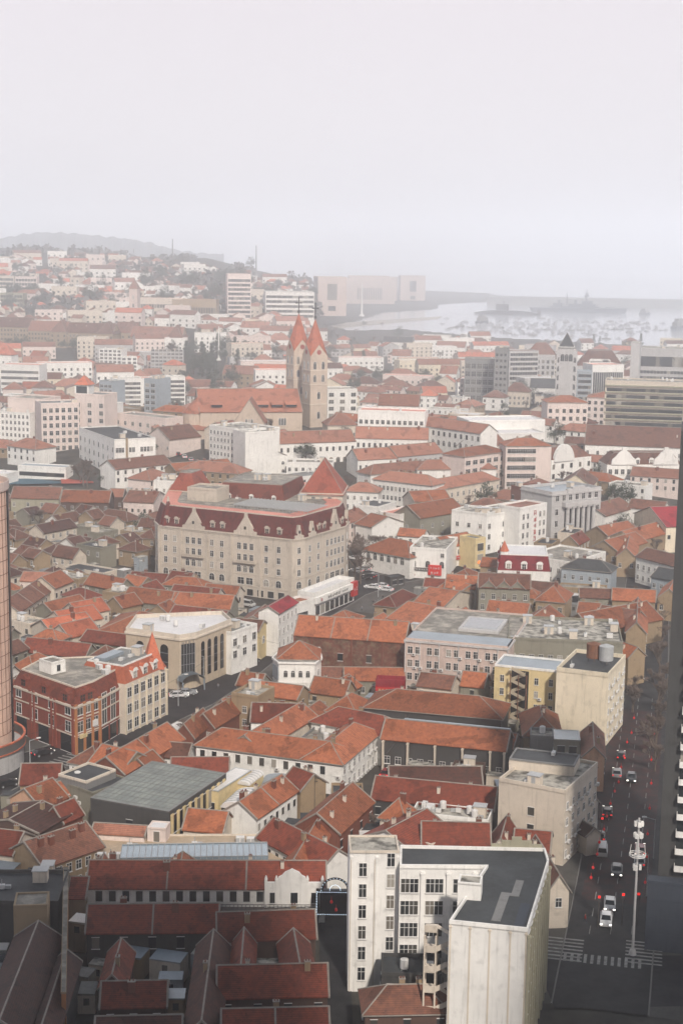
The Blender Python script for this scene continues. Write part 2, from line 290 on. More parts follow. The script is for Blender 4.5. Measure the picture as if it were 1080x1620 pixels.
# ------------------------------------------------------------------ building
class B:
    def __init__(s,name,label,cat,A,Bp,dep,h,par=None,group=None,world=None,px=None,nofp=False,base=None):
        if world: O,ang,s.W,s.D,gz=world; O=Vector(O)
        elif px:
            q=[P3(a,b,h) for a,b in px]; O=q[0].xy; d=q[1].xy-q[0].xy; ang=math.atan2(d.y,d.x); s.W=d.length; s.D=0; gz=min(k.z for k in q)-h
        else:
            a=P3(*A,h); O=a.xy
            if Bp[1] is None:
                ang=rad(Bp[2]); d=Vector((math.cos(ang),math.sin(ang))); lo,hi=1.,600.
                for _ in range(40):
                    k=(lo+hi)/2; q=O+d*k
                    if (proj(q.x,q.y,a.z)[0]<Bp[0]): lo=k
                    else: hi=k
                s.W=lo
            else:
                b=P3(*Bp,h); d=b.xy-O; ang=math.atan2(d.y,d.x); s.W=d.length
            gz=a.z-h
            if isinstance(dep,tuple):
                c=P3(*dep,h).xy-(O+Vector((math.cos(ang),math.sin(ang)))*s.W); s.D=abs(c.dot(Vector((-math.sin(ang),math.cos(ang)))))
            else: s.D=dep
        if base is not None: gz=base
        s.h=h; s.gz=gz; s.ang=ang; s.O=O; s.Mw=Matrix.Translation((O.x,O.y,gz))@Matrix.Rotation(ang,4,'Z')
        if px:
            iv=s.Mw.inverted(); s.pts=[tuple((iv@k).xy) for k in q]; s.W=max(p[0] for p in s.pts); s.D=max(p[1] for p in s.pts)
        else: s.pts=[(0,0),(s.W,0),(s.W,s.D),(0,s.D)]
        if par is None: s.root=root(name,(O.x,O.y,gz),ang,label,cat,group); s.M=Matrix.Identity(4); s.rw=s.Mw
        else: s.root=par.root; s.rw=par.rw; s.M=par.rw.inverted()@s.Mw
        s.rot=math.atan2(s.M[1][0],s.M[0][0])
        if not nofp:
            FP.append([tuple((s.Mw@Vector((*p,0))).xy) for p in s.pts])
    def put(s,m,name,mats,parent=None,label=None):
        o=m.obj(name,mats,parent or s.root,s.M)
        if label: o['label']=label
        return o
    def inst(s,name,me,loc,rz=0,parent=None):
        o=link(name,me,parent or s.root,s.M@Vector(loc),rz+s.rot); return o
    def wall(s,wm_='cream',h=None,z0=-5,cor=None,band=(),top='paleroof',name='wall'):
        m=MB(); h=h or s.h; m.prism(s.pts,z0,h,0,1)
        if cor: m.ring(s.pts,.35,h-.5,h-.01,2)
        for b in band: m.ring(s.pts,.15,b,b+.3,2)
        s.put(m,name,[wm_,top,cor or 'cream']); return s
    def faceof(s,f):
        n=len(s.pts)
        i='frbl'.index(f) if isinstance(f,str) else f
        a,b=Vector(s.pts[i%n]),Vector(s.pts[(i+1)%n]); return a,b
    def win(s,f,cols,rows,w=1.1,hh=1.6,z0=1.2,fh=3.2,k='w',m0=.8,m1=None,fr='frame',ac=0,skip=None,name='window',xs=None):
        a,b=s.faceof(f); d=b-a; L=d.length; d.normalize(); n=Vector((d.y,-d.x)); rz=math.atan2(d.y,d.x)
        m1=m0 if m1 is None else m1; me=winmesh(k,w,hh,fr)
        for c in range(cols):
            x=(m0+w/2+(L-m0-m1-w)*((c+.5)/cols if cols==1 else c/(cols-1))) if xs is None else L*xs[c]
            for r in range(rows):
                if skip and skip(c,r): continue
                p=a+d*x+n*.02
                s.inst(name,me,(p.x,p.y,z0+r*fh),rz)
                if ac and rnd.random()<ac:
                    q=p+d*(w*.9+rnd.uniform(-.2,.3)); s.inst('ac_unit',acmesh(),(q.x,q.y,z0+r*fh-.5),rz)
        return s
    def gable(s,tm='orange',rise=None,ax=0,o=.45,part=None,t=.22,verge='mortar',wallm='cream',chim=0,z=None,yr=None):
        W_,Dp=(s.W,s.D) if ax==0 else (s.D,s.W); rise=rise or Dp*.29; z=s.h if z is None else z; m=MB()
        k=rise/(Dp/2)
        m.chev(-.35,W_+.35,-o,Dp+o,z-k*o+.12,z+rise+.12,t,ax,0)
        L=[-.38,W_+.08]; 
        if part:
            n=max(1,int(round(W_/part)))
            L+=[W_*i/n-.15 for i in range(1,n)]
        for x in L: m.chev(x,x+.3,-o-.03,Dp+o+.03,z-k*o+.22,z+rise+.24,.34,ax,1)
        q=(lambda x,y,zz:(x,y,zz)) if ax==0 else (lambda x,y,zz:(y,x,zz))
        m.bar(q(-.3,Dp/2,z+rise+.14),q(W_+.3,Dp/2,z+rise+.14),.15,1)
        ro=s.put(m,'roof',[tm,verge])
        for x in (.02,W_-.26):
            g_=MB()
            pts=[q(x,0,z-.01),q(x,Dp,z-.01),q(x,Dp/2,z+rise-.12),q(x+.24,0,z-.01),q(x+.24,Dp,z-.01),q(x+.24,Dp/2,z+rise-.12)]
            g_.add(pts,[(0,1,2),(5,4,3),(0,3,4,1),(1,4,5,2),(2,5,3,0)],0); s.put(g_,'gable_wall',[wallm])
        for i in range(chim):
            x=W_*(i+.5+rnd.uniform(-.25,.25))/chim; y=Dp/2+rnd.choice((-1,1))*Dp*rnd.uniform(.08,.25)
            zz=z+rise-abs(y-Dp/2)*k; p=q(x,y,zz+.3); s.inst('chimney',chimesh(rnd.randrange(3)),p,0 if ax==0 else 1.571,ro)
        s.ro=ro; return s
    def hip(s,tm='orange',rise=None,o=.5,z=None,chim=0,flat=0):
        W_,Dp=s.W,s.D; z=s.h if z is None else z; mn=min(W_,Dp); rise=rise or mn*.29; m=MB(); k=rise/(mn/2)
        e=z-k*o+.1; zr=z+rise+.1
        a=[(-o,-o,e),(W_+o,-o,e),(W_+o,Dp+o,e),(-o,Dp+o,e)]
        if W_>=Dp: r=[(Dp/2,Dp/2,zr),(W_-Dp/2,Dp/2,zr)]; fs=[(0,1,5,4),(1,2,5),(2,3,4,5),(3,0,4)]
        else: r=[(W_/2,W_/2,zr),(W_/2,Dp-W_/2,zr)]; fs=[(0,1,4),(1,2,5,4),(2,3,5),(3,0,4,5)]
        if W_>=Dp: r[1]=(max(r[1][0],r[0][0]+.05),r[1][1],zr)
        else: r[1]=(r[1][0],max(r[1][1],r[0][1]+.05),zr)
        m.add(a+r,fs,0); lo=[(p[0],p[1],e-.22) for p in a]; m.add(a+lo,[(0,4,5,1),(1,5,6,2),(2,6,7,3),(3,7,4,0),(4,7,6,5)],1)
        for i,j in ((0,0),(1,1 if W_>=Dp else 0),(2,1),(3,0 if W_>=Dp else 1)): m.bar(a[i],r[j],.13,1)
        m.bar(r[0],r[1],.14,1)
        ro=s.put(m,'roof',[tm,'mortar'])
        for i in range(chim):
            x=r[0][0]+(r[1][0]-r[0][0])*rnd.random(); y=r[0][1]+(r[1][1]-r[0][1])*rnd.random(); s.inst('chimney',chimesh(rnd.randrange(3)),(x+.6,y+.5,z+rise-.3),0,ro)
        s.ro=ro; return s
    def flat(s,tm='paleroof',par='cream',ph=.7,units=0,z=None,kinds=(0,1,2,3)):
        z=s.h if z is None else z; m=MB(); i_=inset(s.pts,.28); m.prism(i_,z-.1,z+.06,0); m.ring(s.pts,-.3,z-.2,z+ph,1)
        ro=s.put(m,'roof',[tm,par]); s.ro=ro
        xs=[p[0] for p in s.pts]; ys=[p[1] for p in s.pts]; n=0;tr=0
        while n<units and tr<200:
            tr+=1; x=rnd.uniform(min(xs)+1.5,max(xs)-1.5) if max(xs)-min(xs)>3.2 else sum(xs)/len(xs); y=rnd.uniform(min(ys)+1.4,max(ys)-1.4) if max(ys)-min(ys)>3 else sum(ys)/len(ys)
            if not inpoly(x,y,inset(s.pts,1.2)): continue
            s.inst('rooftop_unit',unitmesh(rnd.choice(kinds)),(x,y,z+.06),rnd.choice((0,1.571,3.14)),ro); n+=1
        return s
    def mansard(s,tm='maroon',rise=3,ins=1.8,top='whiteroof',dorm=(),dz=.4,dm=(1.5,2.1),dwall='cream',arch=True,units=0,edge='mortar'):
        a=s.pts; b=inset(a,ins); n=len(a); m=MB(); z=s.h
        m.add([(*p,z) for p in a]+[(*p,z+rise) for p in b],[(i,(i+1)%n,n+(i+1)%n,n+i) for i in range(n)],0)
        m.prism(inset(a,ins+.3),z+rise-.1,z+rise+.05,2); m.ring(b,-.35,z+rise-.1,z+rise+.35,1)
        for i in range(n): m.bar((*a[i],z),(*b[i],z+rise),.12,0)
        ro=s.put(m,'roof',[tm,edge,top]); s.ro=ro
        for f,cols,m0 in dorm:
            p,q=s.faceof(f); d=q-p; L=d.length; d.normalize(); nn=Vector((d.y,-d.x))
            me=dormesh(*dm,dwall,tm,arch)
            for c in range(cols):
                x=m0+(L-2*m0)*(c/(cols-1) if cols>1 else .5); k=p+d*x-nn*(ins*dz/rise+.05)
                s.inst('dormer',me,(k.x,k.y,z+dz),math.atan2(d.y,d.x),ro)
        for _ in range(units):
            x=rnd.uniform(s.W*.25,s.W*.75); y=rnd.uniform(s.D*.3,s.D*.7); s.inst('rooftop_unit',unitmesh(rnd.randrange(4)),(x,y,z+rise+.05),0,ro)
        return s
    def door(s,f,x,w=1.2,h=2.4,z=0.1,k='s'):
        a,b=s.faceof(f); d=(b-a); L=d.length; d.normalize(); n=Vector((d.y,-d.x)); p=a+d*(x*L)+n*.02
        s.inst('door',winmesh(k,w,h,'darkframe'),(p.x,p.y,z),math.atan2(d.y,d.x)); return s
    def pil(s,f,xs,w=.5,d=.25,z0=0,z1=None,m_='cream',name='pilaster'):
        a,b=s.faceof(f); dd=(b-a); L=dd.length; dd.normalize(); n=Vector((dd.y,-dd.x)); rz=math.atan2(dd.y,dd.x); z1=z1 or s.h-.5
        key=('pl',w,d,round(z1-z0,1),m_)
        if key not in PM:
            m=MB(); m.box(-w/2,-d,0,w/2,.02,z1-z0); m.box(-w/2-.1,-d-.1,z1-z0-.4,w/2+.1,.0,z1-z0-.15); PM[key]=m.mesh(name,[m_])
        for x in xs:
            p=a+dd*(x*L); s.inst(name,PM[key],(p.x,p.y,z0),rz)
        return s
    def at(s,x,y,z): return s.Mw@Vector((x,y,z))
# ------------------------------------------------------------------ ground, sea, hill, roads
mat('ground',(.032,.031,.029),.95,.35,.06,'plain',(.06,.055,.046)); mat('asphalt',(.016,.017,.019),.85,.3,.15,'plain',(.028,.027,.029)); mat('redpave',(.050,.018,.017),.85,.35,.2,'plain',(.026,.019,.02))
mat('paving',(.075,.072,.068),.9,.25,.3,'plain'); mat('kerb',(.16,.155,.15),.9,.1,1,'plain'); mat('paint',(.26,.26,.25),.8,.4,1.2,'plain'); mat('court',(.05,.11,.15),.8,.1,.3,'plain'); mat('courtred',(.42,.08,.05),.8,.1,.3,'plain')
def ground():
    m=MB(); az=[-.36+.72*i/190 for i in range(191)]; ds=[60.]
    while ds[-1]<5600: ds.append(ds[-1]*(1.030 if ds[-1]<1500 else 1.011))
    m.v=[(a*d*1.0,d,g(a*d,d)) for d in ds for a in az]; n=len(az)
    m.f=[(j*n+i,j*n+i+1,(j+1)*n+i+1,(j+1)*n+i) for j in range(len(ds)-1) for i in range(n-1)]; m.m=[0]*len(m.f)
    base=len(m.v); w_=az[-1]*60
    m.v+=[(-260,60,0),(260,60,0),(-260,-260,0),(260,-260,0)]; 
    m.f+=[(base+2,base+3,base+1,base)]; m.m+=[0]
    o=m.obj('ground',['ground']); tag(o,None,kind='structure')
    for p in o.data.polygons: p.use_smooth=True
ground()
M=mat('water',(.42,.45,.50),.12,kind='flat',spec=.5); nn=M.node_tree; q=nn.nodes.new('ShaderNodeTexNoise'); q.inputs['Scale'].default_value=.08; q.inputs['Detail'].default_value=6
gq=nn.nodes.new('ShaderNodeNewGeometry'); nn.links.new(gq.outputs['Position'],q.inputs['Vector']); bq=nn.nodes.new('ShaderNodeBump'); bq.inputs['Strength'].default_value=.25; bq.inputs['Distance'].default_value=1; nn.links.new(q.outputs[0],bq.inputs['Height']); nn.links.new(bq.outputs[0],nn.nodes['Principled BSDF'].inputs['Normal'])
m=MB(); m.add([(-9000,1500,SEA),(9000,1500,SEA),(9000,16000,SEA),(-9000,16000,SEA)],[(0,1,2,3)]); tag(m.obj('sea',['water']),None,kind='structure')
def strip(name,pts,w_,mt,dz,ofs=0,zr=None):
    """road-like sheet along photo points on the ground, width in metres"""
    c=[P3(x,y,0).xy for x,y in pts]; c2=[]
    for a,b in zip(c,c[1:]):
        k=max(1,int((b-a).length/8)); c2+=[a+(b-a)*i/k for i in range(k)]
    c2.append(c[-1]); m=MB(); L=[]
    for i,p in enumerate(c2):
        d=(c2[min(i+1,len(c2)-1)]-c2[max(i-1,0)]).normalized(); n=Vector((-d.y,d.x)); L.append((p+n*(ofs+w_/2),p+n*(ofs-w_/2)))
    vs=[(*q,g(q.x,q.y)+dz) for a,b in L for q in (a,b)]
    m.add(vs,[(2*i+1,2*i+3,2*i+2,2*i) for i in range(len(L)-1)])
    tag(m.obj(name,[mt]),None,kind='structure')
    ROADS.append((c2,w_/2+abs(ofs)))
    return c2
ROADS=[]
RD=[(948,1600),(962,1500),(976,1400),(990,1300),(1002,1200),(1010,1100),(1016,1030),(1021,960),(1026,900)]
ST=[(-60,1262),(60,1205),(150,1178),(235,1140),(300,1110),(370,1066),(440,1012),(500,968),(550,938),(610,918),(700,903),(790,892)]
AL=[(532,1640),(530,1560),(528,1440)]
strip('pavement',RD,24,'paving',.10); strip('pavement',ST,23,'paving',.10)
strip('road',RD,14.5,'asphalt',.16); strip('road',ST,13,'asphalt',.155)
strip('road',[(860,1556),(1100,1552)],17,'asphalt',.165)
strip('road_surface',[(972,1430),(990,1300),(1002,1200),(1008,1125)],12,'redpave',.175)
strip('road',[(590,930),(578,905),(572,880),(580,860)],9,'asphalt',.15); strip('pavement',[(530,965),(600,925),(640,905)],34,'paving',.11)
strip('lane',AL,5,'asphalt',.12)
strip('lane',[(612,1262),(655,1170)],4,'asphalt',.12)
strip('lane',[(235,925),(190,905)],6,'asphalt',.12)
# kerbs and painted marks
def kerb(pts,ofs):
    c=[P3(x,y,0).xy for x,y in pts]; m=MB()
    for a,b in zip(c,c[1:]):
        d=(b-a).normalized(); n=Vector((-d.y,d.x))*ofs; L=(b-a).length; k=max(1,int(L/8))
        for i in range(k):
            p=a+(b-a)*i/k+n; q_=a+(b-a)*(i+1)/k+n; m.bar((*p,g(p.x,p.y)+.18),(*q_,g(q_.x,q_.y)+.18),.14)
    tag(m.obj('kerb',['kerb']),None,kind='structure')
for s_ in (-7.4,7.4): kerb(RD,s_)
for s_ in (-6.7,6.7): kerb(ST,s_)
def zebra(px,ang,n,length,gap=1.1,wd=.5):
    c=P3(*px,0); m=MB(); R=Matrix.Rotation(rad(ang),4,'Z')
    for i in range(n): m.box((i-n/2)*gap,-length/2,.0,(i-n/2)*gap+wd,length/2,.004)
    o=m.obj('road_markings',['paint']); o.location=(c.x,c.y,c.z+.19); o.rotation_euler.z=rad(ang); tag(o,None,kind='structure')
zebra((955,1522),-12,12,3.2); zebra((893,1502),78,7,6,1.3); zebra((1018,1508),78,7,6,1.3); zebra((625,948),55,9,7,1.6); zebra((100,1207),60,8,6,1.5)
m=MB(); pts=[(965,1480),(976,1400),(990,1300),(1002,1200),(1010,1100)]; c=[P3(x,y,0) for x,y in pts]
for a,b in zip(c,c[1:]):
    k=int((b-a).length/6)
    for i in range(k):
        p=a+(b-a)*i/k; q_=a+(b-a)*(i+.45)/k
        for off in (-3.6,0,3.6): m.bar((p.x+off,p.y,p.z+.185),(q_.x+off,q_.y,q_.z+.185),.07)
tag(m.obj('road_markings',['paint']),None,kind='structure')
for px,w_,l_,mt,nm in (((68,762),34,16,'court','court'),((122,762),14,14,'courtred','court')):
    q=P3(*px,0); m=MB(); m.add([(-w_/2,-l_/2,0),(w_/2,-l_/2,0),(w_/2,l_/2,0),(-w_/2,l_/2,0)],[(0,1,2,3)]); o=m.obj('sports_court',[mt]); o.location=(q.x,q.y,q.z+.35); o.rotation_euler.z=rad(12); tag(o,None,kind='structure')
# far hill across the bay, breakwater
mat('farhill',(.06,.07,.07),.95,.25,.004,'plain')
def farhill():
    m=MB(); prof=[(-40,392),(0,377),(30,371),(60,367),(110,368),(150,372),(200,377),(240,384),(262,391),(290,397),(330,401)]
    Y=4700.; xs=[-60+i*6 for i in range(70)]; L=[]
    for x in xs:
        y=lerp(prof,x)+1.2*math.sin(x*.31)+.8*math.sin(x*.83); d=ray(x,y); t=Y/d.y; q=Vector((0,0,CH))+d*t; L.append(q)
    n=len(xs)
    rows=[]
    for k in range(-6,7):
        f=1-abs(k)/6; f=f*f*(3-2*f)
        rows.append([(q.x*(1+k*.018),Y+k*85,SEA-3+(max(q.z,SEA+1)-SEA+3)*f*(1+.06*math.sin(i*.9+k*1.7)*(f<1))) for i,q in enumerate(L)])
    m.v=[p for r in rows for p in r]; m.f=[(j*n+i,j*n+i+1,(j+1)*n+i+1,(j+1)*n+i) for j in range(len(rows)-1) for i in range(n-1)]; m.m=[0]*len(m.f)
    tag(m.obj('island_hill',['farhill']),None,kind='structure')
farhill()
def poly_land(name,px,z0,z1,mt,label=None,cat=None):
    pts=[]
    for x,y in px:
        d=ray(x,y); t=(z1-CH)/d.z; q=Vector((0,0,CH))+d*t; pts.append((q.x,q.y))
    a=sum(pts[i-1][0]*pts[i][1]-pts[i][0]*pts[i-1][1] for i in range(len(pts)))
    if a<0: pts=pts[::-1]
    m=MB(); m.prism(pts,z0,z1); o=m.obj(name,[mt]); return o
mat('sandm',(.36,.33,.30),.95,.1,.02,'plain')
tag(poly_land('breakwater',[(770,467.0),(900,470),(1095,473.5),(1095,475.6),(900,472.6),(770,469.6)],-14,6,'grey'),'long low dark breakwater closing the harbour','breakwater')
tag(poly_land('beach',[(520,512),(600,506),(700,500),(690,504),(600,512),(530,519)],-14,-11.3,'sandm'),None,kind='structure')
WH=('white','cream')
def H(nm,lab,A,Bp,dep,h,wl,rf,tm,win=(),cat='house',par=None,part=None,chim=0,units=0,rise=None,group=None,cor=None,band=(),top='paleroof',parw=None,dorm=(),ins=1.8,px=None,nofp=False,wname='wall',ph=.7,edge='mortar',dwall=None,arch=True,dz=.4,dm=(1.5,2.1)):
    b=B(nm,lab,cat,A,Bp,dep,h,par=par,group=group,px=px,nofp=nofp); b.wall(wl,cor=cor,band=band,top=top,name=wname)
    if rf=='g': b.gable(tm,rise,0,part=part,wallm=wl,chim=chim)
    elif rf=='g1': b.gable(tm,rise,1,part=part,wallm=wl,chim=chim)
    elif rf=='h': b.hip(tm,rise,chim=chim)
    elif rf=='f': b.flat(tm,parw or wl,ph,units)
    elif rf=='m': b.mansard(tm,rise or 3,ins,top,dorm,units=units,dwall=dwall or wl,edge=edge,arch=arch,dz=dz,dm=dm)
    for q in win:
        q=dict(zip(('f','cols','rows','w','hh','z0','fh','k','m0','m1'),q)) if isinstance(q,tuple) else q
        b.win(**q)
    return b
# ============ FOREGROUND ===================================================
# white L-shaped office block
op=[(632,1374),(768,1375),(710,1462),(835,1475),(868,1366),(862,1347),(633,1342)]
b=H('office_block','white angular office block with blank end wall and dark flat roof beside the wide road',None,None,None,21.5,'white','f','asphaltroof',[],cat='office block',ph=.55,parw='white',px=op)
b.win(0,6,5,1.3,2.2,3.2,3.6,k='w',xs=(.07,.17,.36,.46,.68,.78)); b.pil(0,(.27,.57,.88),.6,.35,0,21,'white')
b.win(1,4,5,1.2,2.0,3.2,3.6,k='w',m0=2)
b.win(3,9,6,1.5,2.3,1.0,3.5,k='d',m0=.9); b.pil(3,[i/9 for i in range(10)],.5,.35,0,21,'greenish'); b.pil(2,(.02,.27,.52,.78,.98),.25,.06,0,21.4,'cream'); b.win(4,1,5,1.2,2,1.5,3.5,k='d')
m=MB()
a_,q_=b.faceof(3); d_=(q_-a_).normalized(); n_=Vector((-d_.y,d_.x))
def rp(u_,v_): k=a_+d_*u_+n_*v_; return (k.x,k.y)
m.prism([rp(2,5.5),rp(2,4.2),rp(11,4.2),rp(11,2.8),rp(17,2.8),rp(17,4),rp(12,4),rp(12,5.5)],21.57,21.62,0); m.prism([rp(0.8,.8),rp(9,.8),rp(9,2.2),rp(.8,2.2)],21.57,21.6,1); b.put(m,'roof_patch',['grey','slatewall'])
for x,z in ((.12,4),(.6,11.4),(.84,7.6),(.42,7.7)): 
    fa,fb=b.faceof(0); k=fa+(fb-fa)*x; b.inst('ac_unit',acmesh(),(k.x,k.y,z),math.atan2((fb-fa).y,(fb-fa).x))
OB=b
t=H('',None,(553,1350),(632,1350),6.5,23,'white','f','dirtyroof',par=b,ph=.35,parw='cream')
t.win('f',1,6,1.1,2.1,2.0,3.45,xs=(.27,)); t.win('f',1,6,1.1,2.1,3.6,3.45,xs=(.83,)); t.pil('f',(.04,.55,.97),.3,.15,0,22.6,'white')
m=MB(); m.bar((.25,-.12,0),(.25,-.12,22),.08,0,6); m.bar((3.9,-.12,0),(3.9,-.12,22),.06,0,6); t.put(m,'drainpipe',['cream'])
s_=H('',None,(724,1398),(761,1401),3,24,'white','f','dirtyroof',par=b,ph=.2,nofp=True); s_.win('l',1,3,.8,1.4,14,3.4); 
fa,fb=b.faceof(5); dd=(fb-fa); LL_=dd.length; dd.normalize(); az_=math.atan2(dd.y,dd.x); m=MB()
for i,hh in enumerate((.9,1.5,2.1,1.5,.9)): m.box(i*1.6+.5,-.35,0,i*1.6+2.1,-.02,hh+.4)
b.inst('parapet',m.mesh('parapet',['greenish']),(fa.x,fa.y,21.2),az_)
# external zigzag stair
q=P3(672,1480,18)
st=B('',None,None,None,None,None,18,par=b,world=((q.x,q.y),rad(-8),4.4,2.6,0),nofp=True)
m=MB()
for x in (0,1.6,4.3): 
    for y in (0,2.6): m.box(x-.12,y-.12,-1,x+.12,y+.12,18)
for i in range(6):
    z=i*3.1; s0,s1=(z,z+1.6)
    m.add([(1.6,0,z),(4.3,0,z+1.55),(4.3,1.2,z+1.55),(1.6,1.2,z),(1.6,0,z+.9),(4.3,0,z+2.4),(4.3,1.2,z+2.4),(1.6,1.2,z+.9)],[(0,1,5,4),(0,3,2,1)])
    m.add([(4.3,1.4,z+1.55),(1.6,1.4,z+3.1),(1.6,2.6,z+3.1),(4.3,2.6,z+1.55)],[(0,1,2,3)]); m.box(-.1,0,z+2.95,1.7,2.6,z+3.1); m.box(-.1,-.05,z+3.1,1.7,.05,z+4)
m.box(4.2,-.1,-1,4.4,2.7,18.2); st.put(m,'fire_stair',['cream'])
# dark apartment tower at the right edge
TW=b=B('apartment_tower','tall dark apartment tower with white balcony fronts at the right edge of the photo','apartment tower',None,None,None,86,world=((53.6,239),rad(-12.5),24,14,0))
b.wall('soot'); b.flat('asphaltroof','soot',1.2,3)
m=MB(); m.box(2.6,-1.3,0,9.6,0,.12,1); m.box(2.6,-1.35,0,5.2,-1.25,1.05,0); m.box(7,-1.35,0,9.6,-1.25,1.05,0); m.box(5.2,-1.33,.5,7,-1.28,.56,1); m.box(2.6,-.05,.1,9.6,.02,2.7,2); m.box(2.5,-1.3,0,2.6,0,1.05,0); m.box(6,-.1,.1,6.2,.02,2.7,0)
bal=m.mesh('balcony',['white','concrete',GL])
for i in range(24):
    z=14+i*3.0
    for x in (0,9.0): b.inst('balcony',bal,(x,0,z))
    if i%3==1: b.inst('ac_unit',acmesh(),(4.2+(i%2)*2.5,-1.3,z+.3))
m=MB(); m.box(-1.5,-2.2,-1,24,0,12); m.box(-1.7,-2.4,12,24.2,0,12.5)
for i in range(8): m.box(-1.6+i*3,-2.35,0,-1.2+i*3,-2.1,12)
for z in (3,6,9): m.box(-1.55,-2.26,z,24,-2.18,z+.12)
b.put(m,'podium',['slatewall'])
b.win('f',4,2,2.2,3.2,2,5,k='d',m0=3)

# cylindrical tower, left edge
b=B('round_tower','tall round pink tower at the left edge of the photo','tower',None,None,None,63,world=((-82.9,325),0,1,1,0),nofp=True)
N=40; R_=10.2; cir=[(R_*math.cos(i*2*math.pi/N),R_*math.sin(i*2*math.pi/N)) for i in range(N)]
m=MB(); m.prism(cir,-3,63,0); b.put(m,'wall',['warmpink'])
m=MB(); 
for i in range(N): 
    a=cir[i]; m.bar((a[0]*1.004,a[1]*1.004,8),(a[0]*1.004,a[1]*1.004,62.5),.07,0)
for k in range(19): m.ring(cir,.06,8+k*3,8.12+k*3,0)
b.put(m,'cladding_frame',['rust'])
m=MB(); m.ring(cir,.3,62.4,64.2,0); b.put(m,'parapet',['pinkstone'])
m=MB(); m.box(9.9,-.5,0,10.5,.5,62,0)
b.put(m,'stair_shaft',['darkglass','metal'])
c2=inset(cir,-2.2); m=MB(); m.prism(c2,-3,4.6,0,0); b.put(m,'podium',['ltgrey'])
m=MB(); m.ring(c2,.4,4.8,6.6,0); m.ring(c2,.5,4.5,4.8,1); m.ring(c2,.5,6.6,6.9,1); b.put(m,'sign_band',['darkframe','coral'])
FP.append([(-98,312),(-70,312),(-70,338),(-98,338)])
# ------ courtyard row houses in the shade, lower left
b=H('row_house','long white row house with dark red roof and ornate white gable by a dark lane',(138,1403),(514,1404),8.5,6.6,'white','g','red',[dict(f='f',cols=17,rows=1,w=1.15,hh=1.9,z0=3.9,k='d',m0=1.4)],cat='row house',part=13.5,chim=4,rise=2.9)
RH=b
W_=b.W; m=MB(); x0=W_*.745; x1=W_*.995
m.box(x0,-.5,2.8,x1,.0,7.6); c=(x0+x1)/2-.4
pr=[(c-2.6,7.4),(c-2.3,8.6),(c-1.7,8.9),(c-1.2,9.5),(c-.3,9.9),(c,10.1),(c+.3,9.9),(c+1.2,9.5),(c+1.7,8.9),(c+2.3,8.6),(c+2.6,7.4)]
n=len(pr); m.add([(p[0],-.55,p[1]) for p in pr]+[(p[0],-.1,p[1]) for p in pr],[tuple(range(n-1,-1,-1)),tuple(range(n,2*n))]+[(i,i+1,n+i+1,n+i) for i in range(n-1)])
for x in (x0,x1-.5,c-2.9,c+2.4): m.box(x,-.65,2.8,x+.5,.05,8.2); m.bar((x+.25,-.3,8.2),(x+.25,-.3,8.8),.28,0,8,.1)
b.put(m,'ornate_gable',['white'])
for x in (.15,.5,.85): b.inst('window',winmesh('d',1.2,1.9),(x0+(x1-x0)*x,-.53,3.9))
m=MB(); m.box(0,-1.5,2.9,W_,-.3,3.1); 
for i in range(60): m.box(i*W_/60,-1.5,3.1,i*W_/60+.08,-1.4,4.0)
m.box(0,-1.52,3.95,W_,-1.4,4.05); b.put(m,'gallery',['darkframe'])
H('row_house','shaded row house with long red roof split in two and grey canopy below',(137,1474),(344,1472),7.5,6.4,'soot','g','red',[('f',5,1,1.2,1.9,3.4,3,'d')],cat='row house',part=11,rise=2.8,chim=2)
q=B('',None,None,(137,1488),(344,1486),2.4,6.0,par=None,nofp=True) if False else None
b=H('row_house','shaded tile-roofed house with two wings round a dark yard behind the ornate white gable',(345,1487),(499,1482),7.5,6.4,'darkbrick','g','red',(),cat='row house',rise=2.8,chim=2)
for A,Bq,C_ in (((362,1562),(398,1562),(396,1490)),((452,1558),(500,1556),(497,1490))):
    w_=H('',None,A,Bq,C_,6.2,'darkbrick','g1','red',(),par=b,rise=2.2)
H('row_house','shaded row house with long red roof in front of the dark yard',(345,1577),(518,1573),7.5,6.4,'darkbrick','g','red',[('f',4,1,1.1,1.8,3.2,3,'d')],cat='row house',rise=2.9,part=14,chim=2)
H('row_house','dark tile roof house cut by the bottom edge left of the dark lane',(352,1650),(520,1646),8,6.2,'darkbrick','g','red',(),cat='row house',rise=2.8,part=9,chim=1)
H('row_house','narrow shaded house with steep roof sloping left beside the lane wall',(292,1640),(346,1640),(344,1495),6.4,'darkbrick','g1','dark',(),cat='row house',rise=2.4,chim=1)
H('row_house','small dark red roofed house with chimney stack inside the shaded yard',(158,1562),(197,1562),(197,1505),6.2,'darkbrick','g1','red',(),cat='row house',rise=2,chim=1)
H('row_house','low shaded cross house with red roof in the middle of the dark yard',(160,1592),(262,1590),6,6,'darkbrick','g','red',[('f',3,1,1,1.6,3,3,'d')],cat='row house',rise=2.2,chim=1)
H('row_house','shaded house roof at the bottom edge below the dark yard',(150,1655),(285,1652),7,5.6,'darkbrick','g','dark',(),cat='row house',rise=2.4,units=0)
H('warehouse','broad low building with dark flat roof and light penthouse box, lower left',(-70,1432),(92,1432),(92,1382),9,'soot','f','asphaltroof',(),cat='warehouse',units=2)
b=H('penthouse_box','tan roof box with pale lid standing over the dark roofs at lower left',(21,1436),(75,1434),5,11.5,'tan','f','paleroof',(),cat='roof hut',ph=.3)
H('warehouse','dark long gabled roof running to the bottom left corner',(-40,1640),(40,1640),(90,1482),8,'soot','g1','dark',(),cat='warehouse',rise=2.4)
H('row_house','narrow dark roof between the tan firewall and the lower left warehouse',(44,1640),(88,1640),(92,1520),7,'soot','g1','dark',(),cat='row house',rise=1.6)
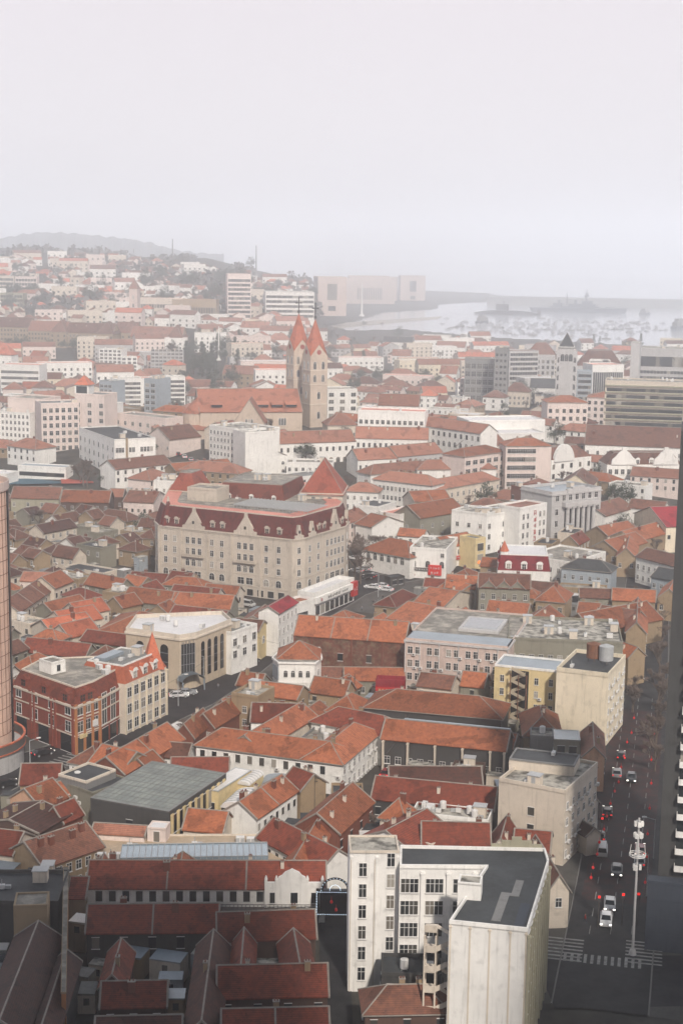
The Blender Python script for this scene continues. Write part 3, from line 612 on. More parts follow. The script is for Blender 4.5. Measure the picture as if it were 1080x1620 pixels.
b=B('firewall','tall narrow tan firewall catching the light at lower left','wall',None,None,None,9.5,px=[(97,1572),(104,1572),(108,1372),(101,1372)]); b.wall('orangew'); m=MB(); m.ring(b.pts,.08,9.4,9.7); b.put(m,'coping',['tan'])  # orange base puts the strip of light into the wall colour
H('row_house','small red roof wedged between the tan firewall and the white row house',(108,1420),(134,1420),(134,1388),6,'tan','g','red',(),cat='house',rise=1.8)
# ------ left lower houses
b=H('house','old brown house with dark broken tile roof, gable with twin window at far left',(12,1346),(68,1372),(143,1330),6.4,'tan','g1','brown',[('f',2,2,1.1,1.7,.8,3,'w'),('r',6,2,1.1,1.6,.8,3,'w')],rise=3.2,chim=4)
H('house','flat dark patched roof house at far left beside the street corner',(-30,1300),(60,1318),(118,1290),7,'darkbrick','g1','dark',[('f',3,1,1,1.5,1,3,'d')],rise=1.5,chim=3)
H('house','red tiled house at the left edge in front of the old brown gable house',(-40,1345),(20,1352),9,6.5,'cream','g','red',[('f',2,1,1.1,1.6,3.5,3,'w')],rise=2.5,chim=1)
H('house','orange roofed house with pink gable wall beside the far left street corner',(16,1262),(64,1277),(92,1256),6.2,'peach','g1','orange',[],rise=2.8,chim=2)
H('house','small orange lean roof next to the pink gabled corner house',(66,1252),(88,1262),(112,1246),6,'darkbrick','g1','orange',[],rise=2)
H('house','small red tiled gable house behind the old brown gable house',(72,1292),(100,1300),(122,1284),6.5,'brick','g1','red',[],rise=2.4,chim=1)
H('shop_building','low building with dark grey stepped flat roofs and wall mounted air conditioners',(86,1236),(146,1257),(196,1232),7.5,'greygreen','f','asphaltroof',[],cat='shop',units=1,ph=.4)
b=H('shop_building','raised dark flat roof box with pale edge beside the big grey hall',(92,1228),(136,1240),(166,1216),9,'grey','f','asphaltroof',[],cat='shop',ph=.5,parw='cream')
for i in range(5): b.inst('ac_unit',acmesh(),(b.W*(.25+.14*i),-.1,4.5+(i%2)*.9))
H('house','long orange roofed street house running diagonally above the grey hall',(193,1222),(138,1206),8,6.5,'tan','g','orange',[],rise=2.6,chim=2) if False else None
b=H('row_house','long bright orange roof along the diagonal street, left of the white courtyard block',(196,1224),(290,1168),8.5,6.6,'brick','g','orange',[('f',5,1,1,1.6,3.4,3,'d')],cat='row house',rise=3,chim=3,part=16)
H('house','short orange gable crossing the long orange street roof',(200,1213),(236,1219),6,5.6,'grey','g1','orange',[],rise=2.2)
H('house','orange roof at the lower end of the long diagonal street roof',(140,1207),(193,1220),(215,1195),6.4,'tan','g','orange',[],rise=2.8,chim=1) 
H('shed','small shed with blue sheet roof and white wall by the grey hall',(231,1203),(250,1206),5,4.2,'white','f','metalroof',[],cat='shed',ph=.15)
H('house','low dark red roofed house with rounded white end wall beside the white courtyard block',(252,1196),(296,1199),7,5,'white','g','brown',[('f',3,1,.9,1.3,2.6,3,'d')],rise=2)
for i,(A,Bq,D1,lab) in enumerate((((276,1163),(306,1166),(330,1140),'orange street house with white chimneys just above the long diagonal roof'),
  ((305,1145),(338,1150),(362,1122),'orange gable house on the diagonal street beside the soot-black gable'),
  ((335,1122),(366,1128),(390,1104),'third orange gable house up the diagonal street'))):
    H('house',lab,A,Bq,D1,6.3,'brick','g1','orange',[('f',2,1,1,1.5,3.3,3,'w')],rise=2.8,chim=2)
# big grey hall
b=H('market_hall','large hall with broad grey-green sheet roof and dark side walls',(143,1263),(267,1285),(382,1228),9,'soot','f','hallroof',[('r',9,1,2.2,3.6,4.2,3,'d')],cat='hall',ph=.12,parw='grey')
b.win('f',1,1,1.4,2,4,3,k='d',xs=(.5,))
m=MB()
for i in range(14): m.bar((b.W*(i+.5)/14,.2,9.1),(b.W*(i+.5)/14,b.D-.2,9.1),.05)
for i in range(9): m.bar((.2,b.D*(i+.5)/9,9.1),(b.W-.2,b.D*(i+.5)/9,9.1),.04)
b.put(m,'roof_seams',['grey']); b.pil('r',[(i+.5)/10 for i in range(10)],1.0,.1,.5,8.2,'yellow',name='painted_glow_strip')  # yellow strips put the warm lit look of the glass wall into colour
H('hall_annex','pale translucent panel roof on the right side of the big grey hall',(318,1248),(345,1253),(390,1218),7.5,'yellow','f','panel',[('f',2,1,1.2,2,3,3,'d')],cat='annex',ph=.1,parw='metal')
def vault(lab,A,Bq,dep,h,rise,wl,mt,cat='market building'):
    b=B('vaulted_shed',lab,cat,A,Bq,dep,h); b.wall(wl); m=MB(); k=12; pr=[(b.W/2-b.W/2*1.04*math.cos(i*math.pi/k),h+rise*math.sin(i*math.pi/k)) for i in range(k+1)]; n=k+1
    m.add([(p[0],-.3,p[1]) for p in pr]+[(p[0],b.D+.3,p[1]) for p in pr],[(i,i+1,n+i+1,n+i)[::-1] for i in range(k)]+[tuple(range(n)),tuple(range(2*n-1,n-1,-1))])
    for j in range(6):
        y=b.D*(j+.5)/6
        for i in range(k): m.bar((pr[i][0],y,pr[i][1]+.04),(pr[i+1][0],y,pr[i+1][1]+.04),.06,1)
    b.put(m,'roof',[mt,'metal']); return b
b=vault('small hall with curved white panel roof and yellow end wall',(350,1277),(404,1284),(430,1262),6,1.5,'soot','panel'); b.win('r',5,1,1,2,2.5,3,k='d')
vault('little white barrel roofed shed between the grey hall and the white courtyard block',(375,1240),(395,1243),(410,1225),6.5,.8,'yellow','panel')
vault('pale blue curved sheet roof shed behind the curved white panel roof',(412,1249),(460,1251),7,5.2,1.0,'soot','metalroof')
H('shed','small dark flat shed with blue tinted roof beside the barrel roofs',(405,1262),(440,1266),6,4.6,'soot','f','metalroof',[],cat='shed',ph=.2)
# terrace building with glasshouse
b=H('terrace_building','low building with beige roof terrace and pink rear wall in front of the grey hall',(146,1368),(452,1366),(448,1322),4.6,'cream','f','beigeroof',[],cat='building',units=0,ph=.4)
TB=b
for x,y,v in ((1.5,2,0),(3,3,3),(4.5,2,0),(7,1.3,0),(9,1.2,3),(11.5,1.3,0),(13,1.3,0),(25,1.4,0),(27,1.4,0),(29,1.4,0),(31,9,0),(28.5,9,0),(26.5,9.4,0),(6,8,3),(18,8.5,3)): b.inst('rooftop_unit',unitmesh(v),(min(x,b.W-1.5),min(y,b.D-1),4.66))
g_=B('glasshouse','long grey-blue steel and glass gallery on the beige roof terrace','glasshouse',(190,1356),(424,1352),(424,1332),7.4,nofp=True,base=4.7); g_.h=2.7
m=MB(); m.box(0,0,0,g_.W,g_.D,2.5,0); g_.put(m,'wall',['glassroof'])
m=MB()
for i in range(25): x=g_.W*i/24; m.bar((x,-.04,0),(x,-.04,2.6),.06); m.bar((x,0,2.56),(x,g_.D,2.56),.06)
for z in (.05,1.3,2.5): m.bar((0,-.05,z),(g_.W,-.05,z),.06)
m.bar((0,g_.D,2.6),(g_.W,g_.D,2.6),.1); g_.put(m,'frame',['metal'])
H('house','narrow salmon roof with pink wall on the left of the terrace building',(146,1316),(228,1321),4,6.2,'pinkwhite','g','salmon',[],rise=.9)
H('stair_hut','little white stair hut with dark door on the beige terrace',(233,1311),(262,1313),3.5,7.2,'pinkwhite','f','whiteroof',[('f',1,1,1.1,2,4.7,3,'d')],cat='hut',ph=.25,nofp=True)
H('house','red gable roof peeking above the curved wall between grey hall and terrace',(290,1310),(352,1316),7,5,'cream','g','orange',[],rise=2.6)
for A,Bq,lab in (((147,1386),(172,1386),'small orange gable beside the left end of the beige terrace'),((256,1384),(316,1384),'small orange and maroon gable against the white row house roof')):
    H('house',lab,A,Bq,4.5,6.4,'brick','g1','orange',[],rise=2.2,chim=1,nofp=True)
# ------ centre : long roofs descending to the lane
H('row_house','long narrow orange roof with a row of white chimneys left of the alley',(405,1294),(470,1250),7.5,6.4,'white','g','orange',[('f',7,1,.9,1.5,3.3,3,'d')],cat='row house',rise=2.6,chim=5,part=9)
H('row_house','red and orange roof joining the chimney row at the alley bend',(445,1238),(476,1250),7,6.4,'tan','g','red',[],cat='row house',rise=2.5,chim=2)
H('row_house','narrow orange ridge roof running down toward the ornate white gable',(444,1376),(486,1380),(460,1305),6.2,'tan','g1','orange',[],cat='row house',rise=2.2,chim=2)
H('row_house','white walled house with maroon and orange ridge roof left of the white office tower',(508,1376),(560,1360),(520,1292),6.6,'white','g1','red',[('l',8,1,.8,1.5,3.8,3,'d')],cat='row house',rise=2.8,chim=3)
b=H('row_house','long orange roof with skylight strip descending from the ridge to the alley',(536,1318),(590,1268),9,6.6,'brick','g','orange',[('f',4,1,1,1.6,3.2,3,'d')],cat='row house',rise=3.2,chim=3)
H('row_house','long red tile roof row with tiled ridge right of the alley',(588,1262),(780,1281),8.5,6.6,'soot','g','red',[('f',10,1,1,1.6,3.2,3,'d')],cat='row house',rise=3,chim=3,part=17)
H('house','pyramid shaped orange roof house in front of the long red tile row',(601,1290),(641,1298),(645,1280),6.8,'cream','h','orange',[],rise=3,chim=2)
b=H('row_house','red ridge roof house with solar water heater tubes above the office block',(566,1326),(655,1352),(628,1292),6.6,'white','g1','red',[('l',5,1,.8,1.4,3.8,3,'d')],cat='row house',rise=3,chim=4)
H('row_house','dark red roof row directly behind the white office block',(668,1341),(775,1344),9,6.8,'cream','g','red',[],cat='row house',rise=3.2,chim=2,part=12)
H('house','pale curved parapet wall house between the red roof rows',(642,1328),(682,1342),(680,1318),6.8,'cream','f','dirtyroof',[])
H('roof_terrace_house','white roof terrace house crowded with air conditioners behind the office block',(650,1290),(772,1303),6,6,'white','f','dirtyroof',[('f',6,1,1.3,1.6,3,3,'w')],cat='house',units=12)
b=H('row_house','red gable with zigzag wall and solar tubes between office block and blank cream block',(770,1352),(812,1356),(805,1318),6.8,'cream','g1','red',[],cat='row house',rise=3.4,chim=2)
H('row_house','dark red roof under the blank cream apartment wall',(812,1345),(868,1350),(862,1322),6.6,'cream','g','red',[],cat='row house',rise=2.4,chim=1)
H('corner_house','two storey corner house with long brown roof and small lit porch at the crossing',(868,1408),(900,1407),(913,1342),7.2,'cream','g1','brown',[('f',1,1,1,1.6,4,3,'w'),('r',7,1,.9,1.5,3.8,3,'d')],cat='house',rise=2.6,chim=2)
# ------ white courtyard block
b=H('courtyard_block','white two storey courtyard block with orange tile roofs on all four sides','',None,None,None) if False else B('courtyard_block','white two storey courtyard block with orange tile roofs on all four sides','courtyard building',(310,1177),(541,1208),8.5,7.2)
CB=b; b.wall('white'); b.hip('orange',2.9,chim=5); b.win('f',12,1,1.15,1.8,4.2,3,k='d',m0=1,ac=.75); b.win('f',3,1,1.1,1.6,1,3,k='d',m0=20,m1=1)
e=H('',None,(541,1208),(600,1158),9,7.25,'white','h','orange',[dict(f='f',cols=8,rows=2,w=1.1,hh=1.7,z0=1.0,fh=3.4,k='w',ac=.4)],par=b,rise=2.9,chim=3,nofp=False)
e=H('',None,(397,1168),(480,1118),(452,1108),7.1,'cream','g','orange',[],par=b,rise=2.9,chim=3,nofp=False) if False else H('',None,(412,1186),(500,1132),8,7.1,'cream','g','orange',[],par=b,rise=2.6,chim=3,nofp=True)
e=H('',None,(492,1140),(618,1166),9,7.3,'white','h','red',[],par=b,rise=2.9,chim=1)
H('','',(470,1176),(516,1182),(545,1158),5.2,'grey','f','paleroof',[],par=b,units=2,nofp=True)
FP.append([tuple(CB.at(x,y,0).xy) for x,y in ((0,0),(CB.W,0),(CB.W+8,30),(0,30))])
H('house','red roofed house with white chimneys behind the left end of the white courtyard block',(397,1140),(478,1142),8,6.6,'white','g','red',[('l',2,1,1,1.5,3,3,'w')],rise=3,chim=4)
H('brown_block','plain brown rendered block with two small windows beside the diagonal street',(366,1100),(408,1106),9,10,'tan','f','dirtyroof',[('f',1,2,1,1.5,3,3.2,'w')],cat='building',units=2)
# ============ MIDDLE RIGHT =================================================
b=H('long_hall','dark hall with very long orange hipped roof behind the white courtyard block',(577,1118),(793,1137),(795,1112),8,'soot','h','orange',[('f',13,1,1.3,2,3.6,3,'d')],cat='hall',rise=3,chim=1); LH=b
b=H('veranda_hall','dark hall with long orange roof above a deep veranda of pale posts',(603,1167),(800,1187),9,7.4,'soot','g','orange',[],cat='hall',rise=3,chim=0,part=24); VH=b
b.pil('f',[.02,.22,.44,.66,.88,.99],.35,.9,0,7.0,'cream',name='column'); b.win('f',11,1,1.2,1.6,1.6,3,k='w')
m=MB(); m.box(4,b.D*.55,9.6,b.W,b.D*.55+.8,10.6); b.put(m,'clerestory',['metalroof'])
H('row_house','low wide dark brown tiled roof in front of the pale post veranda',(617,1239),(762,1240),8,5.4,'soot','g','dark',[('f',7,1,.9,1.3,2.4,3,'d')],cat='row house',rise=2.2)
b=H('blank_block','cream blank walled apartment block with stained black flat roof and white patch',(789,1236),(894,1256),(912,1205),14.5,'cream','f','dirtyroof',[dict(f='f',cols=1,rows=2,w=1.3,hh=1.6,z0=5.5,fh=3.4,xs=(.5,),k='d'),dict(f='r',cols=6,rows=4,w=1,hh=1.4,z0=1.4,fh=3.2,k='w',ac=.6)],cat='apartment block',units=3); BB=b
e=H('',None,(805,1202),(908,1214),(915,1196),16.5,'cream','f','asphaltroof',[],par=b,ph=.3,units=1,parw='grey')
H('shed','grey flat roof shed with white tank behind the black stained roof',(838,1168),(875,1170),6,8.5,'grey','f','dirtyroof',[],cat='shed',units=1)
H('glass_pavilion','small pavilion with pale steel and glass roof beside the blank cream block',(876,1170),(918,1172),7,9.5,'greygreen','f','glassroof',[('f',2,1,1.6,1.6,6.5,3,'d')],cat='pavilion',ph=.1,parw='metal')
H('house','orange hipped roof house with tall tan chimneys in front of the yellow block',(829,1163),(888,1165),(890,1130),7.2,'tan','h','orange',[],rise=3.2,chim=3)
b=H('gable_house','peach end wall house with curved gable and red roof beside the wide road',(922,1196),(956,1198),(964,1160),8,'peach','g1','brown',[('r',5,1,.9,1.4,4,3,'d')],rise=2.2,chim=2)
H('row_house','narrow dark roof row stepping down beside the wide road',(916,1268),(946,1268),(958,1205),6.6,'white','g1','dark',[('r',8,1,.8,1.4,3.4,3,'d')],cat='row house',rise=1.8,chim=2)
H('row_house','low awning covered shop row in the gap by the wide road',(928,1322),(950,1318),(960,1262),4.4,'cream','g1','dark',[],cat='row house',rise=1.2)
# yellow block
b=H('yellow_block','yellow apartment block with zigzag outside stairs and blue-grey flat roof',(782,1054),(880,1064),(884,1046),15,'yellow','f','metalroof',[dict(f='f',cols=1,rows=4,w=.9,hh=1.6,z0=1.5,fh=3.3,k='w',xs=(.13,)),dict(f='f',cols=2,rows=4,w=.9,hh=1.6,z0=1.5,fh=3.3,k='w',m0=10,m1=.8,ac=.4)],cat='apartment block',parw='white',ph=.5); YB=b
m=MB(); m.box(b.W*.28,-.06,0,b.W*.56,.02,14.5,1)  # dark sheet stands in for the shade of the stair recess
for i in range(5):
    z=i*3; x0,x1=b.W*.3,b.W*.52
    m.add([(x0,-1,z),(x1,-1,z+1.6),(x1,-1,z+2.5),(x0,-1,z+.9)],[(0,1,2,3),(3,2,1,0)],0); m.add([(x1,-1.8,z+1.6),(x0,-1.8,z+3),(x0,-1.8,z+3.9),(x1,-1.8,z+2.5)],[(0,1,2,3),(3,2,1,0)],0); m.box(x0-.6,-1.9,z+2.8,x0,0,z+2.95,0)
for x in (.29,.42,.55): m.box(b.W*x-.1,-1.95,0,b.W*x+.1,-1.75,14,2)
b.put(m,'fire_stair',['paleyellow','darkglass','rust'])
b=H('blank_block','pale yellow block with one huge blank wall and two rusty water tanks on its roof',(880,1062),(962,1072),(975,1040),17,'paleyellow','f','asphaltroof',[('r',4,5,1,1.3,1.5,3.1,'w')],cat='apartment block',units=1,parw='paleyellow',ph=1)
for i in range(5):
    for j in range(3): b.inst('ac_unit',acmesh(),(b.W+.1,b.D*(j+.6)/3.4,2+i*3),1.571)
for px in ((938,1046),(958,1050)):
    q=P3(px[0],px[1],18)
    m=MB(); m.bar((0,0,.8),(0,0,4.2),1.7,0,14); m.bar((0,0,4.2),(0,0,4.7),1.75,0,14,.4); 
    for a in range(4): m.box(1.2*math.cos(a*1.57)-.12,1.2*math.sin(a*1.57)-.12,0,1.2*math.cos(a*1.57)+.12,1.2*math.sin(a*1.57)+.12,.9,1)
    o=m.obj('water_tank',['rust' if px[0]<950 else 'metal','darkframe']); o.location=(q.x,q.y,q.z+.1); tag(o,'rusty brown water tank on the pale yellow blank block' if px[0]<950 else 'grey steel water tank on the pale yellow blank block','water tank')
b=H('apartment_block','long tan apartment block with pale flat roof covered in rubbish and small huts',(803,1012),(985,1020),(1000,985),15,'greygreen','f','dirtyroof',[('f',12,3,1.2,1.5,3,3.4,'w'),('r',5,4,1,1.4,1.5,3.2,'w')],cat='apartment block',units=16); 
# ruled office with clerestory
b=H('office_building','pale four storey office with paired windows, air conditioners and an atrium in its roof',(641,1012),(803,1026),(803,972),15.2,'pinkstone','f','paleroof',[],cat='office building',ph=.5,cor='ltgrey'); GO=b
for x in (.05,.24,.43,.62,.81): b.win('f',2,4,1.2,1.8,1.2,3.5,k='w',xs=(x,x+.075),ac=.55)
b.pil('f',(.0,.145,.335,.525,.715,.905,1),.25,.12,0,14.7,'ltgrey')
m=MB(); m.box(b.W*.42,b.D*.35,15.3,b.W*.82,b.D*.75,16.1,0); m.box(b.W*.45,b.D*.4,16.12,b.W*.79,b.D*.7,16.14,1); m.box(0,.3,15.3,b.W,b.D*.22,15.7,2); b.put(m,'atrium',['ltgrey','darkglass','metalroof'])
H('red_roof_shop','red shopfront with red signboard and canopy next to the pale four storey office',(594,1082),(640,1084),4,6.2,'crimsonwall','f','crimsonwall',[('f',3,1,1.6,2,1,3,'d')],cat='shop',ph=1.2)
H('row_house','low row with orange roof and grey windows left of the red shopfront',(545,1075),(640,1076),7,5,'greygreen','g','orange',[('f',5,1,1.2,1.5,1.5,3,'w')],cat='row house',rise=2.2)
H('row_house','low maroon roof link between the round white corner building and the red shopfront',(498,1073),(546,1074),7,4.6,'white','g','brown',[('f',3,1,1,1.4,1.5,3,'w')],cat='row house',rise=2)
b=H('ruined_house','tall decaying brown brick house with orange roofs and patched wall',(466,1003),(640,1015),10,13,'ruin','g','orange',[dict(f='f',cols=2,rows=1,w=1.4,hh=2,z0=6.5,k='d',xs=(.42,.68)),dict(f='f',cols=3,rows=1,w=1.2,hh=1.6,z0=2,k='d')],rise=4,chim=3,part=11)
b.pil('f',(.0,.16,.52,.8,1),.5,.25,0,12.6,'brick')
H('house','orange gabled roof reaching the plaza above the decaying brown house',(612,972),(655,985),(690,960),10,'tan','g1','orange',[],rise=3,chim=2) if False else None
for A,Bq,D1,lab in (((505,995),(560,1000),(575,970),'orange gable with chimneys at the left end of the decaying brown house'),((655,968),(715,985),(722,950),'first orange roof of the three stepping along the plaza pavement'),((712,945),(755,958),(765,935),'second orange roof of the three stepping along the plaza pavement'),((752,926),(790,937),(803,915),'third orange roof of the three, nearest the shops')):
    pass
H('house','orange roof with white verges, lowest of three stepping along the plaza pavement',(612,978),(664,988),(655,952),7,'cream','g','orange',[('f',3,1,1,1.5,3.4,3,'w')],rise=3,chim=2)
H('house','orange roof, middle of three stepping along the plaza pavement',(652,955),(700,962),(690,930),7,'cream','g','orange',[('f',3,1,1,1.5,3.4,3,'w')],rise=3,chim=1)
H('house','orange roof, topmost of three stepping along the plaza pavement',(684,936),(716,945),(708,918),7,'tan','g','orange',[('f',2,1,1,1.5,3.4,3,'w')],rise=3,chim=1)
H('house','small maroon lean roof behind the pale four storey office',(647,977),(680,979),5,6,'white','g','brown',[],rise=1.6)
# tan houses right of plaza
H('house','olive house with low orange roof beside the tan triple gabled house',(704,928),(752,931),9,9,'greygreen','g','orange',[('f',3,2,1,1.5,1.6,3.3,'w')],rise=3,chim=2)
b=H('triple_gable_house','tan three storey house with three small orange gables facing the alley',(757,928),(838,931),10,12,'greygreen','g','brown',[('f',5,3,1.1,1.7,1.4,3.4,'w')],rise=3.2,chim=3)
for x in (.18,.48,.74):
    o=B('',None,None,None,None,None,12,par=b,world=(tuple(b.at(b.W*x-2,-.4,0).xy),b.ang,4.4,5,b.gz),nofp=True); o.gable('orange',2.0,1,wallm='greygreen')
H('house','tan house with high orange hipped roof right of the triple gabled house',(847,948),(893,952),(908,938),9.5,'tan','h','orange',[('f',2,2,1.2,1.8,2,3.6,'w')],rise=3.6,chim=2)
H('house','broad orange roof with a line of small vents right of the tan hipped house',(888,985),(940,1000),(940,950),7,'tan','g1','orange',[],rise=4,chim=4)
H('house','orange gable with dark arched opening above the rubbish covered roof',(812,992),(862,998),(865,972),7.5,'tan','g1','orange',[('f',1,1,1.4,2,3,3,'a')],rise=3,chim=1)
H('house','orange valley roofed house below the triple gabled house',(768,970),(832,976),9,7,'tan','g','orange',[('f',3,1,1,1.5,3,3,'d')],rise=3,chim=3)
H('row_house','thin olive row with brown roof right of the tan hipped house',(917,944),(968,946),7,7,'greygreen','g','brown',[('f',5,1,.9,1.3,3.6,3,'w')],cat='row house',rise=2)
H('row_house','long brown roof behind the road corner with a cross ridge',(968,948),(1036,952),9,7,'tan','g','orange',[('f',4,1,.9,1.3,3.6,3,'w')],cat='row house',rise=2.6,part=12)
H('row_house','wide brown-orange roof between the vented orange roof and the road terrace',(940,978),(1000,988),10,7.5,'tan','g','brown',[],cat='row house',rise=3,part=12)
H('row_house','bright orange terrace roof running along the wide road, upper part',(990,1000),(1022,1002),(1034,962),8,'tan','g1','orange',[('r',8,2,.9,1.4,1,3.2,'d')],cat='row house',rise=3,chim=3)
H('row_house','bright orange terrace roof running along the wide road, lower part',(994,1040),(1020,1036),(1028,1002),8,'tan','g1','orange',[('r',7,2,.9,1.4,1,3.2,'d')],cat='row house',rise=2.4,chim=2)
b=H('blue_house','pale blue-white house with slate roof behind the tan hipped house',(888,897),(966,905),9,8.5,'bluegrey','h','slate',[('f',6,2,.9,1.5,1.2,3.4,'w')],rise=2.6,chim=3)
b=H('mansard_building','white corner building with crimson mansard roof, arched dormers and a little cone turret',(787,902),(870,905),(872,886),10,'white','m','crimson',[('f',4,2,1.2,1.8,1.4,3.6,'w'),('l',3,2,1.2,1.8,1.4,3.6,'w')],cat='corner building',rise=5,ins=.9,top='whiteroof',dorm=(('f',3,3.5),('l',2,2)),dwall='white',dm=(2,2.8),edge='white'); MR=b
m=MB(); m.bar((2,3,14.5),(2,3,16),1.4,0,8); m.bar((2,3,16),(2,3,19.5),1.6,1,8,.05); b.put(m,'turret',['white','coral'])
H('white_block','white flat roofed block behind the crimson mansard building',(828,880),(902,893),(915,868),8.5,'white','f','paleroof',[('f',6,2,1.1,1.5,1.3,3.3,'w')],cat='building',units=4)
H('house','white plastered house with dark roof and long row of windows, right edge',(1006,880),(1068,897),10,9.5,'white','g','brown',[('f',7,2,1,1.6,1.5,3.8,'w')],rise=2.5,chim=1)
H('house','pale blue shop house at the right edge behind the road trees',(1030,912),(1075,920),10,7,'bluegrey','g','slate',[('f',4,1,1,1.5,3.4,3,'w')],rise=2.4)
# bank etc
b=H('white_office','white plastered office with plain square windows above the shops',(770,817),(866,797),14,14.5,'white','f','dirtyroof',[('f',5,3,1.4,1.9,1.6,4,'w'),],cat='office building',units=10,ph=.6)
b.win('l',3,3,1.3,1.8,1.6,4,k='w'); 
e=H('',None,(714,809),(770,817),14,14.5,'white','f','dirtyroof',[dict(f='f',cols=3,rows=2,w=1.2,hh=1.6,z0=5.2,fh=4,k='w',m0=2)],par=b,units=4)
b=H('sign_building','narrow white building with tall red vertical characters on its front',(822,806),(865,796),10,17,'white','f','brown',[dict(f='f',cols=2,rows=4,w=1.2,hh=2,z0=2,fh=3.6,k='w',xs=(.14,.3)),dict(f='f',cols=2,rows=4,w=1.2,hh=2,z0=2,fh=3.6,k='w',xs=(.75,.9))],cat='building'); SB=b
b=B('bank','grey neoclassical bank with giant columns and a stepped attic','bank',(873,783),(951,773),18,19); b.wall('ltgrey',cor='ltgrey',band=(14.2,)); b.flat('metalroof','ltgrey',1.2,2); BK=b
m=MB(); m.box(b.W*.26,-.15,.5,b.W*.84,.02,13.6,0); b.put(m,'portico_shade',['darkglass'])  # dark flat panel puts the shade behind the columns into colour
key=MB(); key.bar((0,-1,.6),(0,-1,13.4),.85,0,12,.75); key.box(-1.1,-2,0,1.1,0,.6); key.box(-1.1,-2,13.2,1.1,0,14); cm=key.mesh('column',['ltgrey'])
for i in range(6): b.inst('column',cm,(b.W*(.29+.105*i),0,0))
m=MB(); m.box(b.W*.2,-2.2,13.9,b.W*.9,0,15.6); m.box(b.W*.3,-.3,19,b.W*.75,1,20.6); m.box(b.W*.4,-.3,20.6,b.W*.65,1,21.4); b.put(m,'entablature',['ltgrey'])
b.win('f',7,1,1.7,2.2,16.2,3,k='w',m0=2); b.win('f',2,3,1.5,2.4,1.5,4.6,k='w',xs=(.1,.93))
H('brick_annex','brown-red brick annex with flat roof left of the grey bank',(808,770),(872,790),14,15,'brick','f','greyroof',[('f',5,3,1.2,1.8,2,4,'d')],cat='building',units=3,parw='brick'); 
H('house','white house with long dark-red roof right of the grey bank',(957,816),(1003,800),14,9,'white','g','brown',[('f',9,2,.9,1.4,1.4,3.2,'w')],rise=3.4,chim=1)
H('house','dark-red cross roof joining the white house right of the grey bank',(993,802),(1048,810),9,9,'white','g','brown',[],rise=2.8)
b=H('red_roof_house','beige gable house with vivid red roof at the right edge',(1003,812),(1053,838),(1075,812),9,'paleyellow','g1','crimson',[('r',2,1,1.2,1.6,4,3,'d')],rise=5,chim=0)
for A,Bq,D1,lab in (((926,842),(962,850),(975,832),'orange roof cluster house nearest the grey bank steps'),((960,850),(1005,858),(1010,825),'broad orange dormered roof right of the grey bank steps'),((935,865),(975,872),(985,850),'orange roofed cream house below the bank steps'),((975,880),(1005,882),(1010,860),'small orange roofed house beside the white plastered house with many windows'),((600+440,945),(1075,948),(1078,930),'dark orange house at the right edge below the pale blue shop house')):
    H('house',lab,A,Bq,D1,7.5,'tan','g1','orange',[('f',2,1,1,1.5,3.6,3,'w')],rise=3,chim=2)
# shops row on the plaza
b=H('arcade_house','white arched window house with big orange hipped roof facing the plaza trees',(572,868),(648,884),14,7.5,'white','h','orange',[dict(f='f',cols=6,rows=1,w=1.6,hh=2.4,z0=4.4,k='a',m0=2.5)],cat='shop house',rise=4); 
b=H('shop_house','white flat roofed shop building with a lit red sign at its foot',(648,868),(706,872),(722,850),10.5,'white','f','dirtyroof',[dict(f='f',cols=3,rows=1,w=1.5,hh=2.3,z0=4.2,k='a'),dict(f='f',cols=2,rows=1,w=1.2,hh=1.4,z0=8,k='w')],cat='shop house',units=3); SH=b
b=H('shop_house','white shop house with orange roof above red and white shop signs',(706,866),(752,856),9,8,'white','g','orange',[dict(f='f',cols=6,rows=1,w=1.1,hh=1.8,z0=4.6,k='w')],cat='shop house',rise=3,part=9); SH2=b
b=H('corner_shop','narrow yellow framed shop with black glass beside the white office',(752,855),(768,852),8,11,'yellow','f','greyroof',[('f',1,2,3,2.6,3,4,'d')],cat='shop house'); SH3=b
H('house','grey-green gabled house with long orange roof above the plaza shops',(625,806),(683,818),(720,800),10,'greygreen','g','orange',[('f',2,2,1,1.5,3,4,'w')],rise=3) if False else None
b=H('house','plain grey-green gable end house behind the plaza shops',(623,812),(664,822),(722,803),10,'greygreen','g1','orange',[('f',1,1,1,1.5,5,3,'w'),('r',5,2,1,1.6,1.5,4,'w')],rise=4)
H('house','orange roof over white wall with arches behind the grand hotel corner',(562,828),(588,835),(600,815),9,'white','g','orange',[('f',2,1,1.2,1.8,4,3,'a')],rise=3,chim=1)
H('white_block','plain white block right of the red pyramid tower',(560,800),(598,806),(618,792),9,'white','f','slate',[('f',2,1,1,1.4,5,3,'w')],cat='building',units=2)
H('white_block','plain white block with one dark window behind the arched plaza house',(600,812),(632,818),(640,800),10,'white','f','salmonroof',[('r',1,1,1,1.4,5,3,'w')],cat='building')
